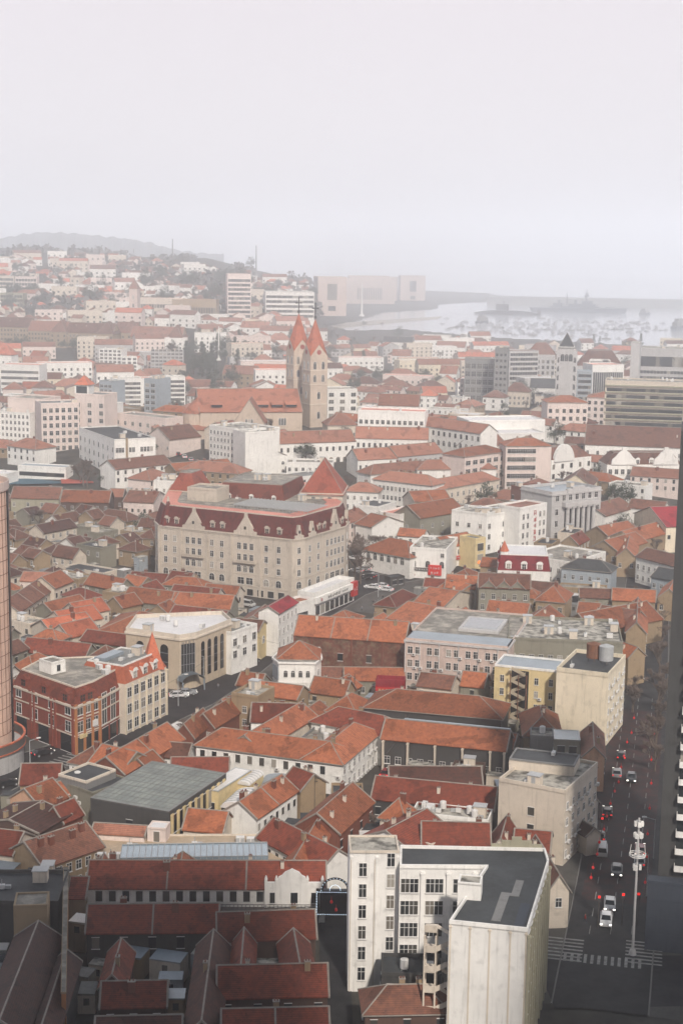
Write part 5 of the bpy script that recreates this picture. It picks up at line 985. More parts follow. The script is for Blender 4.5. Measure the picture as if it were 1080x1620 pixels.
# apse
q=P3(306,668,8); m=MB()
a=B('',None,None,None,None,None,11,par=b,world=((q.x,q.y+8),0,1,1,q.z-8),nofp=True)
cir=[(6.5*math.cos(i*math.pi/8),6.5*math.sin(i*math.pi/8)) for i in range(16)]; a.pts=cir; a.wall('churchstone',h=12)
m.add([(x*1.06,y*1.06,12) for x,y in cir]+[(1.5,0,20)],[(i,(i+1)%16,16) for i in range(16)]); a.put(m,'apse_roof',['churchroof'])
cir=[(12*math.cos(i*math.pi/8),9*math.sin(i*math.pi/8)-3) for i in range(16)]; a.pts=cir; a.wall('churchstone',h=4.5)
m=MB(); m.add([(x*1.04,y*1.04,4.5) for x,y in cir]+[(x*.5,y*.5,6.6) for x,y in cir],[(i,(i+1)%16,16+(i+1)%16,16+i) for i in range(16)]+[tuple(range(16,32))]); a.put(m,'ambulatory_roof',['churchroof'])
# ============ FAR ==========================================================
def V(nm,lab,A,bx,ang,dep,h,wl,rf,tm,win=(),cat='building',**k): return H(nm,lab,A,(bx,None,ang),dep,h,wl,rf,tm,win,cat=cat,**k)
b=V('clock_tower_building','brown roofed harbour building with a pale tower under a dark pyramid roof',(912,578),985,-8,30,24,'ltgrey','m','brown',[('f',10,4,2.2,3,3,5,'d')],cat='building',rise=12,ins=9,top='brown',dorm=(('f',7,12),),dwall='white',dm=(4,5)); CT=b
t=V('',None,(880,560),913,-8,20,42,'ltgrey','f','paleroof',[('f',3,6,2.5,4,4,6.4,'a')],par=b,ph=2)
c=B('',None,None,(885,548),(908,None,-8),15,50,par=b,nofp=True); c.wall('ltgrey',cor='white'); c.win('f',3,1,2.6,5,40,5,k='a'); c.hip('slate',9)
V('',None,(833,560),878,-8,26,26,'ltgrey','m','brown',[('f',6,4,2.2,3,3,5,'d')],par=b,rise=10,ins=8,top='brown')
V('office_slab','long pale office slab with grid of windows left of the harbour clock tower',(806,556),852,18,18,36,'ltgrey','f','brown',[('f',11,9,2,2.4,2,3.8,'d')],cat='office building')
V('office_slab','slim grey tower block with pink lift shaft left of the gridded office slab',(783,551),803,-10,16,44,'grey','f','paleroof',[('f',3,9,1.6,2.4,3,4.4,'d')],cat='office building',units=2)
V('office_slab','dark grey square block with pale window frames above the bare trees',(735,568),782,-6,20,34,'grey','f','paleroof',[('f',5,5,3.5,4,3,6,'m')],cat='office building',units=2)
V('white_block','pale block with vertical strips and pink roof edge right of the harbour clock tower',(937,578),987,12,20,32,'white','f','salmonroof',[('f',14,1,1.4,24,3,6,'s')],cat='office building')
V('blue_block','pale blue glass block between the clock tower and the strip fronted block',(913,588),937,-8,16,28,'bluegrey','f','metalroof',[('f',5,6,2,2.4,3,4.2,'d')],cat='office building')
V('villa','cream villa with dark hipped roofs below the dark grey square block, left',(797,618),838,-12,14,12,'cream','h','brown',[('f',6,2,1.4,2,2,4,'w')],rise=6)
V('villa','white villa with dark roof and gable above the conifers, centre right',(838,612),880,-12,14,13,'white','g','slate',[('f',6,2,1.4,2,2,4,'w')],rise=6)
V('villa','long low white villa with curved front left of the pale pink apartment block',(846,628),895,-6,14,9,'cream','f','paleroof',[('f',8,1,2.4,2.6,3,4,'a')],units=2)
b=B('glass_pyramid','small glass pyramid roof among the houses left of the pink apartment block','pyramid',(761,612),(786,None,-5),16,1); m=MB(); m.add([(0,0,0),(b.W,0,0),(b.W,b.D,0),(0,b.D,0),(b.W/2,b.D/2,11)],[(0,1,4),(1,2,4),(2,3,4),(3,0,4)]); b.put(m,'glazing',['glassroof'])
# government style massive blocks on the headland
b=V('headland_block','massive pale stone building with giant dark portals on the far headland, main central mass',(545,443),625,3,110,53,'pinkstone','f','ltgrey',[('f',14,1,2.0,26,10,5,'s',30)],cat='building',ph=4); GV=b
m=MB(); m.box(b.W*.1,20,53,b.W*.9,90,63); b.put(m,'upper_storey',['pinkstone'])
def big(lab,x0,x1,y,hh,ang,wx,par):
    c=V('',None,(x0,y),x1,ang,60,hh,'pinkstone','f','ltgrey',[],par=par,nofp=True); c.win('f',1,1,16,26,hh*.36,3,k='s'); c.win('f',1,1,12,8,3,3,k='s'); return c
big('',503,548,438,57,8,1,b); big('',596,627,438,57,-6,1,b); big('',634,673,436,60,3,1,b)
V('white_slab','wide white five storey balcony building in the haze left of the headland blocks',(420,462),497,6,40,32,'white','f','paleroof',[('f',9,5,6,3,3,5.6,'d')],cat='building')
V('pale_block','tall pale apartment block at the left of the hazy hilltop terrace',(360,434),397,8,34,52,'pinkwhite','f','salmonroof',[('f',8,9,3,3,4,5,'d')],cat='apartment block')
V('long_school','long cream building with arcade of pillars and red roof edge on the hillside',(217,472),288,-2,22,20,'cream','f','salmonroof',[('f',16,2,2.4,4,2,8,'d')],cat='school')
V('long_school','long tan building with ribbed front right of the cream arcade building on the hillside',(272,474),342,-4,22,20,'tan','f','salmonroof',[('f',17,1,2,8,4,8,'d')],cat='school')
b=V('chapel_tower','pink square chapel tower with salmon roof rising above the hillside houses',(204,455),217,-5,14,38,'pinkstone','h','salmon',[('f',1,3,2,4,8,9,'a')],cat='tower',rise=9)
V('white_warehouse','plain white windowless building on the hillside below the chapel tower',(170,492),211,-10,30,16,'white','f','whiteroof',[('r',1,1,4,4,4,5,'s')],cat='warehouse')
V('long_school','green-grey arcaded building at the left edge of the hillside',(0,464),36,-4,18,16,'greenish','f','paleroof',[('f',8,3,2.6,3,1.4,5,'d')],cat='school')
V('apartment_block','cream apartment row with flat roof at the upper left edge of the hillside',(-5,437),22,2,20,22,'cream','f','paleroof',[('f',6,4,3,3,2,5,'d')],cat='apartment block'); V('apartment_block','pale pink apartment row beside the cream row, upper left of the hillside',(24,438),58,2,20,22,'pinkwhite','f','paleroof',[('f',7,4,3,3,2,5,'d')],cat='apartment block')
# barracks with red roofs
for i,(x0,x1,y,lab) in enumerate(((-10,46,516,'long barracks with brown-orange roof at the left edge, first section'),(44,104,522,'long barracks with brown-orange roof and pavilions, section left of the cross gables'),(104,178,525,'long barracks with brown-orange roof and small cross gables, section nearest the conifers'),(182,216,524,'shorter wing with brown hipped roof behind the right barracks'),(206,288,531,'right barracks with bright orange-red roof and hipped pavilion end'))):
    b=V('barracks',lab,(x0,y),x1,-12 if i<3 else -8,20,15,'tan','g','salmon' if i in(1,4) else 'brown',[('f',int((x1-x0)/5),3,1.6,2.4,1.6,4.4,'a' if i==2 else 'd')],cat='barracks',rise=9,chim=4)
    if i>0:
        c=V('',None,(x1-24,y+1.5),x1,-12 if i<3 else -8,24,16,'tan','h','brown',[('f',3,3,1.6,2.4,1.6,4.4,'d')],par=b,rise=11,nofp=True)
# apartment blocks left of church
for x0,x1,y,ang,lab,wl,h in ((157,178,603,-30,'white slab of flats with laundry balconies, left of two, above the pink school','bluegrey',24),(178,224,600,14,'wide balcony front of the left white flats above the pink school','white',24),(228,247,600,-30,'narrow side of the right white flats above the pink school','bluegrey',24),(247,293,597,14,'wide balcony front of the right white flats above the pink school','white',24),
   (157,192,553,-14,'white flats with roof clutter in front of the barracks, left','white',22),(192,217,566,10,'white stair tower flats in front of the barracks, right','white',22),(238,290,556,4,'grey flats partly hidden by bare trees below the right barracks','ltgrey',20)):
    V('apartment_block',lab,(x0,y),x1,ang,13,h,wl,'f','dirtyroof',[('f',max(2,int((x1-x0)/6.5)),7,2.6,1.8,1.6,3.1,'m' if wl=='white' else 'w')],cat='apartment block',units=5)
b=V('apartment_block','white and brown balcony block with red roof edge at the left edge',(0,577),62,-8,18,22,'white','f','salmonroof',[('f',7,4,5,2,2,4.6,'m')],cat='apartment block'); 
V('tower_house','white corner house with orange roofs at the far left edge above the balcony block',(-8,560),18,-12,14,20,'white','h','coral',[('f',3,3,1.4,2,3,4.6,'w')],rise=8)
V('villa','yellow villa with brown roof and small red kiosk roof left of the white flats',(82,610),140,-10,14,10,'paleyellow','h','salmon',[('f',7,1,1.4,2,4,4,'w')],rise=5,chim=4)
V('roof_pavilion','white open roof pavilion with red pyramid roof on the pink school',(118,607),140,-10,8,31,'white','h','coral',[('f',2,1,3,3.4,26.5,4,'d')],cat='pavilion',rise=4,nofp=True)
for i,(x0,x1,y,tm,lab) in enumerate(((380,424,517,'salmon','big salmon roofed hall in the haze left of the spires'),(424,462,537,'salmon','salmon hip roofed house partly behind the left spire'),(395,432,572,'salmon','white terraced villa with salmon roof left of the church towers'),(352,404,590,'salmon','long brick roofed house behind the church nave, left'),(400,452,588,'coral','long orange roofed house behind the church nave, right'),
   (605,668,540,'slate','white house with long dark roof near the harbour shore'),(636,700,543,'salmon','low green house with brown roof by the harbour shore'),(700,772,541,'brown','wide brown roofed building with dormers near the harbour shore'),(690,735,548,'salmon','salmon roofed building with small chimneys in front of the wide brown roofed one'),(620,650,562,'salmon','tall white gabled house with half-round windows, centre haze'),(695,722,590,'salmon','white twin gabled house beside the conifers, centre'),(560,598,566,'salmon','white villa with pink roof and balcony right of the spires'))):
    V('villa',lab,(x0,y),x1,(-14,10,-8,-12,-6)[i%5],16,11+(i%3),'white' if i!=3 else 'tan','h' if i in (1,2,7) else 'g',tm,[('f',max(3,int((x1-x0)/8)),2,1.6,2.2,2,4.4,'d')],rise=6,chim=2)
V('white_slab','white three storey building seen end-on right of the left spire in the haze',(520,500),560,-5,20,16,'pinkwhite','f','paleroof',[('f',5,2,4,3,3,6,'d')],cat='building') if False else None
# white pole monument + radio mast on the hill
def pole(nm,lab,px,h,r,mt,cat):
    q=P3(*px,0); m=MB(); m.bar((0,0,-1),(0,0,h),r,0,6,r*.5); m.bar((0,0,-1),(0,0,h*.06),r*3,0,8,r*1.5); o=m.obj(nm,[mt]); o.location=q; return tag(o,lab,cat)
pole('monument','slender white monument column on the far headland shore',(572,500),60,2.2,'white','monument'); pole('monument','thin white column rising from the conifers left of the church',(346,570),32,1,'white','column')
pole('radio_mast','thin radio mast on the hilltop left of the pale apartment block',(405,436),45,1.3,'grey','mast'); pole('radio_mast','small dark mast on the hillside skyline',(273,415),35,1.3,'grey','mast')
# ============ WATER: ships and boats ======================================
def SP(px,py):
    d=ray(px,py); t=(SEA-CH)/d.z; return Vector((0,0,CH))+d*t
def hull(m,L,Bm,H_,z0=0,mt=0,bow=.22):
    s=[(-.5,.8),(-.48,1),(.5-bow,1),(.42,.55),(.5,.02)]; top=[(x*L,y*Bm/2) for x,y in s]; top=[(x,-y) for x,y in top]+[(x,y) for x,y in top[::-1]]
    bot=[(x*.96,y*.8) for x,y in top]; n=len(top); sheer=lambda x:H_*(1+.35*max(0,x/L*2)**2)
    m.add([(x,y,z0-1) for x,y in bot]+[(x,y,z0+sheer(x)) for x,y in top],[(i,(i+1)%n,n+(i+1)%n,n+i) for i in range(n)]+[tuple(range(n,2*n))],mt)
def ship(px0,px1,nm,lab,cat,build):
    a=SP(*px0); c=SP(*px1); mid=(a+c)/2; L=(c-a).length; r=root(nm,mid,math.atan2((c-a).y,(c-a).x),lab,cat); build(r,L); return r
def destroyer(r,L):
    m=MB(); hull(m,L,L*.11,L*.042,bow=.3); m.obj('hull',['navy'],r)
    m=MB(); H0=L*.042
    for x0,x1,z in ((-.30,.22,.02),(-.1,.18,.045),(.04,.14,.075),(-.26,-.16,.05)): m.box(x0*L,-L*.035,H0,x1*L,L*.035,H0+z*L)
    m.bar((-.03*L,0,H0+.03*L),(-.03*L,0,H0+.085*L),L*.018,0,8,L*.014); m.bar((-.2*L,0,H0),(-.2*L,0,H0+.08*L),L*.015,0,8); m.obj('superstructure',['navy'],r)
    m=MB(); m.bar((.08*L,0,H0+.06*L),(.08*L,0,H0+.19*L),L*.010,0,4,L*.003); m.bar((-.12*L,0,H0+.03*L),(-.12*L,0,H0+.15*L),L*.009,0,4,L*.003)
    for z in (.12,.15): m.box(.06*L,-L*.02,H0+z*L,.10*L,L*.02,H0+z*L+1)
    m.bar((.06*L,0,H0+.12*L),(.10*L,0,H0+.135*L),L*.012); m.obj('mast',['navy'],r)
    m=MB(); m.box(.27*L,-3,H0,.32*L,3,H0+4); m.bar((.31*L,0,H0+2.5),(.37*L,0,H0+4),.5); m.obj('gun_turret',['navy'],r)
ship((838,492),(992,496),'warship','grey museum warship with masts and gun turret moored along the breakwater','warship',destroyer)
def sub(r,L):
    m=MB(); n=12; vs=[];fs=[]
    for j in range(13):
        x=-.5+j/12; rr=L*.05*max(.05,(1-abs(x*2)**3.2))
        vs+=[(x*L,rr*math.cos(k*6.2832/n),rr*math.sin(k*6.2832/n)+L*.012) for k in range(n)]
    fs=[(j*n+k,j*n+(k+1)%n,(j+1)*n+(k+1)%n,(j+1)*n+k) for j in range(12) for k in range(n)]; m.add(vs,fs); m.obj('hull',['darknavy'],r)
    m=MB(); m.box(-.16*L,-L*.02,L*.03,.02*L,L*.02,L*.15); m.bar((-.05*L,0,L*.15),(-.05*L,0,L*.19),L*.006); m.obj('conning_tower',['darknavy'],r)
    m=MB(); m.box(.44*L,-L*.01,0,.49*L,L*.01,L*.07); m.obj('rudder',['darknavy'],r)
ship((748,496),(856,499),'submarine','dark museum submarine with tall conning tower moored in the harbour','submarine',sub)
def ferry(r,L):
    m=MB(); hull(m,L,L*.3,L*.12); m.obj('hull',['navy'],r); m=MB(); m.box(-.4*L,-L*.12,L*.12,.25*L,L*.12,L*.3); m.box(-.3*L,-L*.1,L*.3,.1*L,L*.1,L*.42); m.obj('cabin',['grey'],r)
ship((1012,497),(1028,498),'ferry','small dark ferry alone on the water right of the warship','ferry',ferry)
ship((1064,521),(1088,520),'ferry','pale passenger boat at the right edge of the harbour','ferry',ferry)
ship((755,512),(772,511),'ferry','grey work boat at the left of the moored boats near the submarine','work boat',ferry)
# small boats
def boatproto(L,cab):
    r=root('moored_boat',(0,0,SEA),0,'x','boat','small boats moored in the harbour')
    m=MB(); hull(m,L,L*.3,L*.1,z0=.2); m.obj('hull',['boatwhite' if cab!=1 else 'grey'],r)
    m=MB()
    if cab==2: m.box(-.3*L,-L*.08,L*.1,.05*L,L*.08,L*.25)
    else: m.box(-.1*L,-L*.1,L*.1,.15*L,L*.1,L*.26); m.bar((0,0,L*.26),(0,0,L*.5),.15)
    m.obj('cabin',['grey' if cab!=1 else 'boatwhite'],r); return r
protos=[boatproto(11,0),boatproto(14,1),boatproto(9,2)]
def dup(r,loc,rz,label,group=None,sc=None):
    c=r.copy(); C.objects.link(c); c.location=loc; c.rotation_euler=(0,0,rz); c['label']=label
    if group: c['group']=group
    if sc: c.scale=(sc,sc,sc)
    for ch in r.children:
        d=ch.copy(); C.objects.link(d); d.parent=c
        for gch in ch.children:
            e_=gch.copy(); C.objects.link(e_); e_.parent=d
    return c
BL=['small pale fishing boat with mast moored among the many harbour boats','small grey work boat moored among the many harbour boats','little white motorboat with low cabin among the many harbour boats']
used=[0,0,0]; bs=[]
tries=0
while len(bs)<170 and tries<5000:
    tries+=1
    t=rnd.random(); px=rnd.gauss(860,95); py=rnd.gauss(518,7.5)
    if t<.12: px=rnd.uniform(640,1080); py=rnd.uniform(505,528)
    if not(690<px<1078 and 503<py<lerp(COAST,px)-6): continue
    if any(abs(px-a)<7 and abs(py-c_)<1.6 for a,c_ in bs): continue
    bs.append((px,py)); k=rnd.choice((0,0,1,2,2)); q=SP(px,py); q.z=SEA
    rz=rnd.gauss(.3,.35)+(math.pi if rnd.random()<.4 else 0)
    if not used[k]: protos[k].location=q; protos[k].rotation_euler.z=rz; protos[k]['label']=BL[k]; used[k]=1
    else: dup(protos[k],q,rz,BL[k])
# ============ TREES ========================================================
def bare_tree(seed,h):
    R=random.Random(seed); tm=MB(); tw=MB()
    def br(p,d,L,r,dep):
        q=p+d*L; tm.bar(p,q,r,0,4 if dep<3 else 3,r*.62) if dep<4 else tw.bar(p,q,max(r,.05),0,3,max(r*.5,.035))
        if dep==5: return
        for _ in range((3,3,3,4,4)[dep]):
            a=Vector((R.gauss(0,1),R.gauss(0,1),R.gauss(.15,.6))).normalized(); nd=(d*(1.15 if dep else 1.4)+a*.95+Vector((0,0,.14))).normalized()
            br(p+d*L*R.uniform(.65,1),nd,L*R.uniform(.55,.8),r*.58,dep+1)
    br(Vector((0,0,-.3)),Vector((R.gauss(0,.04),R.gauss(0,.04),1)).normalized(),h*.28,h*.026,0)
    return tm,tw
def tree_proto(kind,seed,h,mt):
    r=root('bare_tree' if kind=='b' else ('bushy_tree' if kind=='e' else 'conifer'),(0,-500,0),0,'x','tree','trees')
    if kind=='b':
        a,t=bare_tree(seed,h); a.obj('trunk',['bark'],r); t.obj('crown',['twig'],r)
    else:
        R=random.Random(seed); m=MB(); m.bar((0,0,-.3),(0,0,h*.7),h*.022,0,6,h*.008)
        for i in range(7): a=R.uniform(0,6.28); z=h*R.uniform(.25,.6); m.bar((0,0,z),(math.cos(a)*h*.2,math.sin(a)*h*.2,z+h*.13),h*.008,0,4,h*.003)
        m.obj('trunk',['bark'],r); c=MB()
        cl=[]
        for i in range(26):
            if kind=='c': z=R.uniform(.12,1)*h; rr=(1-z/h)*h*.24+.2; a=R.uniform(0,6.28); cl.append((Vector((math.cos(a)*rr*R.random()**.5,math.sin(a)*rr*R.random()**.5,z)),h*.075))
            else:
                v=Vector((R.gauss(0,1),R.gauss(0,1),R.gauss(0,.7))).normalized()*R.uniform(.35,1); cl.append((Vector((v.x*h*.38,v.y*h*.38,h*.62+v.z*h*.32)),h*R.uniform(.09,.15)))
        for p,s in cl:
            for _ in range(46):
                d=Vector((R.gauss(0,1),R.gauss(0,1),R.gauss(0,.8))).normalized(); q=p+d*s*R.uniform(.5,1.1); n=(d+Vector((R.gauss(0,.5),R.gauss(0,.5),R.gauss(.3,.5)))).normalized(); a=n.orthogonal().normalized()*h*.022; e_=n.cross(a).normalized()*h*.022
                c.add([tuple(q-a),tuple(q+e_*.8),tuple(q+a),tuple(q-e_*.8)],[(0,1,2,3)])
        c.obj('crown',[mt],r)
    return r
TP=[tree_proto('b',1,10,''),tree_proto('b',5,10,''),tree_proto('b',9,9,''),tree_proto('e',3,10,'pine'),tree_proto('e',8,9,'pine'),tree_proto('c',4,11,'pine')]
TU=[0]*6; TREES=[]
def tree(k,loc,sc,label,group):
    if not TU[k]:
        r=TP[k]; TU[k]=1; r.location=loc; r.rotation_euler.z=rnd.uniform(0,6.28); r.scale=(sc,)*3; r['label']=label; r['group']=group
    else: r=dup(TP[k],loc,rnd.uniform(0,6.28),label,group,sc)
    TREES.append(r)
def trees_px(lst,kinds,sc,label,group):
    for x,y in lst: tree(rnd.choice(kinds),P3(x,y,0),sc*rnd.uniform(.8,1.2),label,group)
trees_px([(566,905),(575,892),(560,918),(590,884),(606,900),(612,885),(570,925)],(0,1,2),1.75,'bare brown tree beside the parked cars on the plaza','plaza trees')
trees_px([(1010-i*1.5+rnd.uniform(-3,3),960+i*24) for i in range(8)],(0,1,2),1.15,'bare tree on the left pavement of the wide road','left road trees')
trees_px([(1048-i*1.2,980+i*22) for i in range(12)],(0,1,2),1.2,'bare tree on the right pavement of the wide road by the dark tower','right road trees')
trees_px([(918,925),(935,918),(1050,915),(1035,880),(960,905)],(0,1),1.3,'bare tree among the houses near the pale blue-white house','trees by the blue house')
trees_px([(x,y) for x,y in ((30,985),(45,975),(60,968),(75,955),(20,990),(105,945),(120,932))],(1,2),.8,'bare street tree along the dark lane at the left','lane trees')
trees_px([(90,1082),(230,1095),(255,1100),(205,1128),(190,1150),(175,1160),(60,1165),(90,1170)],(0,2),.8,'thin bare street tree beside the brick corner building','corner trees')
trees_px([(132,768),(138,772),(128,765)],(1,0),1.5,'dark bare tree between the red court and the white school block','school trees')
trees_px([(225,772),(215,768),(160,770)],(3,4),.8,'dark round shrub at the foot of the white school block','school shrubs')
trees_px([(rnd.uniform(285,380),rnd.uniform(545,598)) for _ in range(26)],(3,4,5,3),1.7,'dark evergreen in the grove between the barracks and the church','church grove')
trees_px([(rnd.uniform(262,300),rnd.uniform(600,640)) for _ in range(9)],(0,3),1.4,'tree in the dense group right of the white flats','flats grove')
trees_px([(rnd.uniform(148,300),rnd.uniform(558,600)) for _ in range(22)],(0,1,2,0),1.6,'grey bare tree around the white flats below the barracks','flats trees')
trees_px([(rnd.uniform(10,290),rnd.uniform(545,562)) for _ in range(30)],(0,3,4,3),1.4,'tree in the row in front of the long barracks','barracks trees')
trees_px([(20,616),(28,612),(36,618)],(3,4),2.0,'big dark evergreen in front of the balcony block at left','left evergreens')
trees_px([(rnd.uniform(560,700),rnd.uniform(596,622)) for _ in range(16)],(3,4,0),1.5,'tree in the green belt right of the church towers','church right belt')
trees_px([(rnd.uniform(716,800),rnd.uniform(588,622)) for _ in range(18)],(0,1,4),1.7,'tree in front of the dark grey square block','square block trees')
trees_px([(rnd.uniform(820,870),rnd.uniform(622,642)) for _ in range(9)],(3,4,0),1.4,'tree beside the curved white villa','villa trees')
trees_px([(rnd.uniform(440,640),rnd.uniform(520,560)) for _ in range(24)],(0,3,0),1.6,'hazy tree on the slope behind the spires','spire slope trees')
trees_px([(798,764),(793,758),(803,770)],(3,0),1.0,'tree left of the brick annex','annex trees')
trees_px([(rnd.uniform(-5,495),rnd.uniform(425,500)) for _ in range(120)],(0,1,3,4,3),2.2,'hazy tree between the hillside houses','hillside trees')
# hillside woodland as one mass
def woods():
    R=random.Random(3); m=MB(); n=0
    while n<4200:
        px=R.uniform(-10,505); py=R.uniform(398,505)
        d=math.sin(px*.045+py*.11)+math.sin(px*.021-py*.07+2)+R.uniform(-.7,.7)
        if d<.35: continue
        p=P3(px,py,0)
        if p.y>3200 or p.y<1150: continue
        n+=1; s=R.uniform(3.5,8)
        if any(abs(p.x-c[0])<c[2] and abs(p.y-c[1])<c[2] for c in FC if abs(p.y-c[1])<60): continue
        for _ in range(9):
            q=p+Vector((R.gauss(0,s*.6),R.gauss(0,s*.6),abs(R.gauss(s*.7,s*.4)))); a=Vector((R.gauss(0,1),R.gauss(0,1),R.gauss(0,1))).normalized()*s*.55; b_=Vector((R.gauss(0,1),R.gauss(0,1),R.gauss(0,1))).normalized()*s*.55
            m.add([tuple(q-a),tuple(q-b_),tuple(q+a),tuple(q+b_)],[(0,1,2,3)])
    tag(m.obj('woodland',['woods']),None,kind='stuff')
# ============ INFILL houses ==============================================
def fpc(p): 
    xs=[q[0] for q in p]; ys=[q[1] for q in p]; return (min(xs),max(xs),min(ys),max(ys),p)
FB=[fpc(p) for p in FP]; FC=[((a+b_)/2,(c+d)/2,max(b_-a,d-c)*.5) for a,b_,c,d,_ in FB]
def occ(x,y,mg=0):
    for a,b_,c,d,p in FB:
        if a-mg<x<b_+mg and c-mg<y<d+mg and inpoly(x,y,p): return True
    return False
def onroad(x,y,mg):
    for c,w_ in ROADS:
        for i in range(0,len(c)-1):
            a=c[i]; d=c[i+1]-a; t=max(0,min(1,((x-a.x)*d.x+(y-a.y)*d.y)/max(1e-6,d.length_squared)))
            if (Vector((x,y))-a-d*t).length<w_+mg: return True
    return False
KEEP=[[(95,1395),(545,1395),(545,1640),(95,1640)],[(238,885),(500,915),(500,975),(368,968),(366,928),(238,922)],[(320,1212),(600,1225),(600,1252),(320,1240)],[(20,745),(160,745),(160,782),(20,782)],[(250,660),(330,690),(330,740),(250,750)],[(540,880),(640,880),(640,960),(500,985),(540,930)],[(60,960),(40,1010),(0,1010),(0,960)],[(280,545),(385,545),(385,600),(280,600)]]
def place(px,py,W_,Dp,h,ang,mg=.6):
    q=P3(px,py,h*.5); x,y=q.x,q.y
    for K in KEEP:
        if inpoly(px,py,K): return None
    u=Vector((math.cos(ang),math.sin(ang))); v=Vector((-u.y,u.x)); O=Vector((x,y))-u*W_/2-v*Dp/2
    for i in range(5):
        for j in range(4):
            k=O+u*(W_*i/4)+v*(Dp*j/3)
            if occ(k.x,k.y): return None
    c=O+u*W_/2+v*Dp/2
    for a in ((0,0),(W_,0),(W_,Dp),(0,Dp),(W_/2,Dp/2)):
        k=O+u*a[0]+v*a[1]
        if onroad(k.x,k.y,.5): return None
        if g(k.x,k.y)<-10.2 : return None
    pts=[tuple(O),tuple(O+u*W_),tuple(O+u*W_+v*Dp),tuple(O+v*Dp)]
    # existing footprint corner inside new one?
    for a,b_,cc,d,p in FB:
        if a-20<c.x<b_+20 and cc-20<c.y<d+20:
            for k in p:
                if inpoly(k[0],k[1],pts): return None
            if inpoly((a+b_)/2,(cc+d)/2,pts): return None
    FB.append(fpc(pts)); gz=min(g(*k) for k in pts)
    return (tuple(O),ang,W_,Dp,gz)
LM=[]  # landmarks for describing
def lm(n,px,h=0): q=P3(*px,h); LM.append((n,q.x,q.y,px))
for n,px in (('the grand hotel',(400,930)),('the twin spired church',(440,665)),('the white courtyard block',(450,1230)),('the yellow block with outside stairs',(830,1130)),('the beige arched building',(285,1080)),
  ('the brick corner building',(115,1170)),('the pale four storey office',(720,1090)),('the grey bank with columns',(910,850)),('the crimson mansard building',(830,920)),('the white school block',(200,750)),
  ('the courtyard building with chimneys',(690,790)),('the blue sports court',(65,765)),('the long barracks',(90,560)),('the harbour clock tower',(897,620)),('the pink ribbon window building',(840,760)),('the big brown tiled roof',(1000,720)),
  ('the round pink tower',(20,1200)),('the tan triple gabled house',(800,960)),('the veranda hall',(700,1230)),('the white office block',(700,1500)),('the chapel tower',(210,490)),('the left white flats',(190,635)),('the broad white hall',(800,690)),('the dark grey square block',(757,600)),('the blank cream block',(840,1320)),
  ('the hazy headland blocks',(600,480)),('the white arcaded building',(560,720)),('the pink school',(90,720)),('the decaying brown house',(550,1060)),('the white row house with ornate gable',(320,1430)),('the long cream arcade building',(255,492)),('the white windowless hillside building',(190,510)),('the upper left hillside apartments',(25,460)),('the wide white balcony building in the haze',(460,490)),('the pale hilltop apartment block',(380,470))): lm(n,px)
AUTO=[]
def where(x,y,px,py):
    n,lx,ly,lp=min(LM,key=lambda t:(t[3][0]-px)**2+((t[3][1]-py)*1.6)**2)
    dx=px-lp[0]; dy=(py-lp[1])
    s='left of' if dx<-28 else ('right of' if dx>28 else ('behind' if dy<0 else 'in front of'))
    if abs(dx)>28 and abs(dy)>28: s=('up and ' if dy<0 else 'down and ')+s
    return s+' '+n
def house(px,py,W_,Dp,h,ang,wl,tm,rf,nm,cat,grp,win,rise=None,chim=1,wk='d'):
    w_=place(px,py,W_,Dp,h,ang)
    if not w_: return False
    b=B(nm,'x',cat,None,None,None,h,world=w_,nofp=True,group=grp)
    b.wall(wl)
    if rf=='g': b.gable(tm,rise,0,chim=chim,wallm=wl)
    elif rf=='g1': b.gable(tm,rise,1,chim=chim,wallm=wl)
    elif rf=='h': b.hip(tm,rise,chim=chim)
    else: b.flat(tm,wl,.6,units=rnd.randrange(1,4) if py>640 else 1)
    for q in win: b.win(**q)
    c=b.at(W_/2,Dp/2,h); X=proj(c.x,c.y,c.z)
    AUTO.append((b.root,wl,tm,rf,W_,X,nm)); return True
CN={'white':'white','cream':'cream','tan':'tan','pinkwhite':'pink-white','greygreen':'olive','brick':'brick','darkbrick':'dark brick','paleyellow':'pale yellow','ltgrey':'light grey','soot':'shade-dark','stone':'stone'}
TN={'orange':'orange','red':'red','brown':'brown','dark':'dark','salmon':'salmon','maroon':'maroon','slate':'slate grey','coral':'bright orange','dirtyroof':'dirty flat','paleroof':'pale flat','greyroof':'grey flat','asphaltroof':'black flat','salmonroof':'salmon flat','whiteroof':'white flat'}
def nearang(px,py):
    if px>880 and py>900: return rad(-13)
    if py>1230: return rad(rnd.choice((2,2,-14,-14)))
    if px<230 and 800<py<1010: return rad(rnd.choice((-35,55,-35)))
    return rad(rnd.choice((-18,-18,-24,66)))
R0=rnd
def fill(n,x0,x1,y0,y1,fn,tries=9000):
    k=t=0
    while k<n and t<tries:
        t+=1; px=rnd.uniform(x0,x1); py=rnd.uniform(y0,y1)
        if fn(px,py): k+=1
    return k
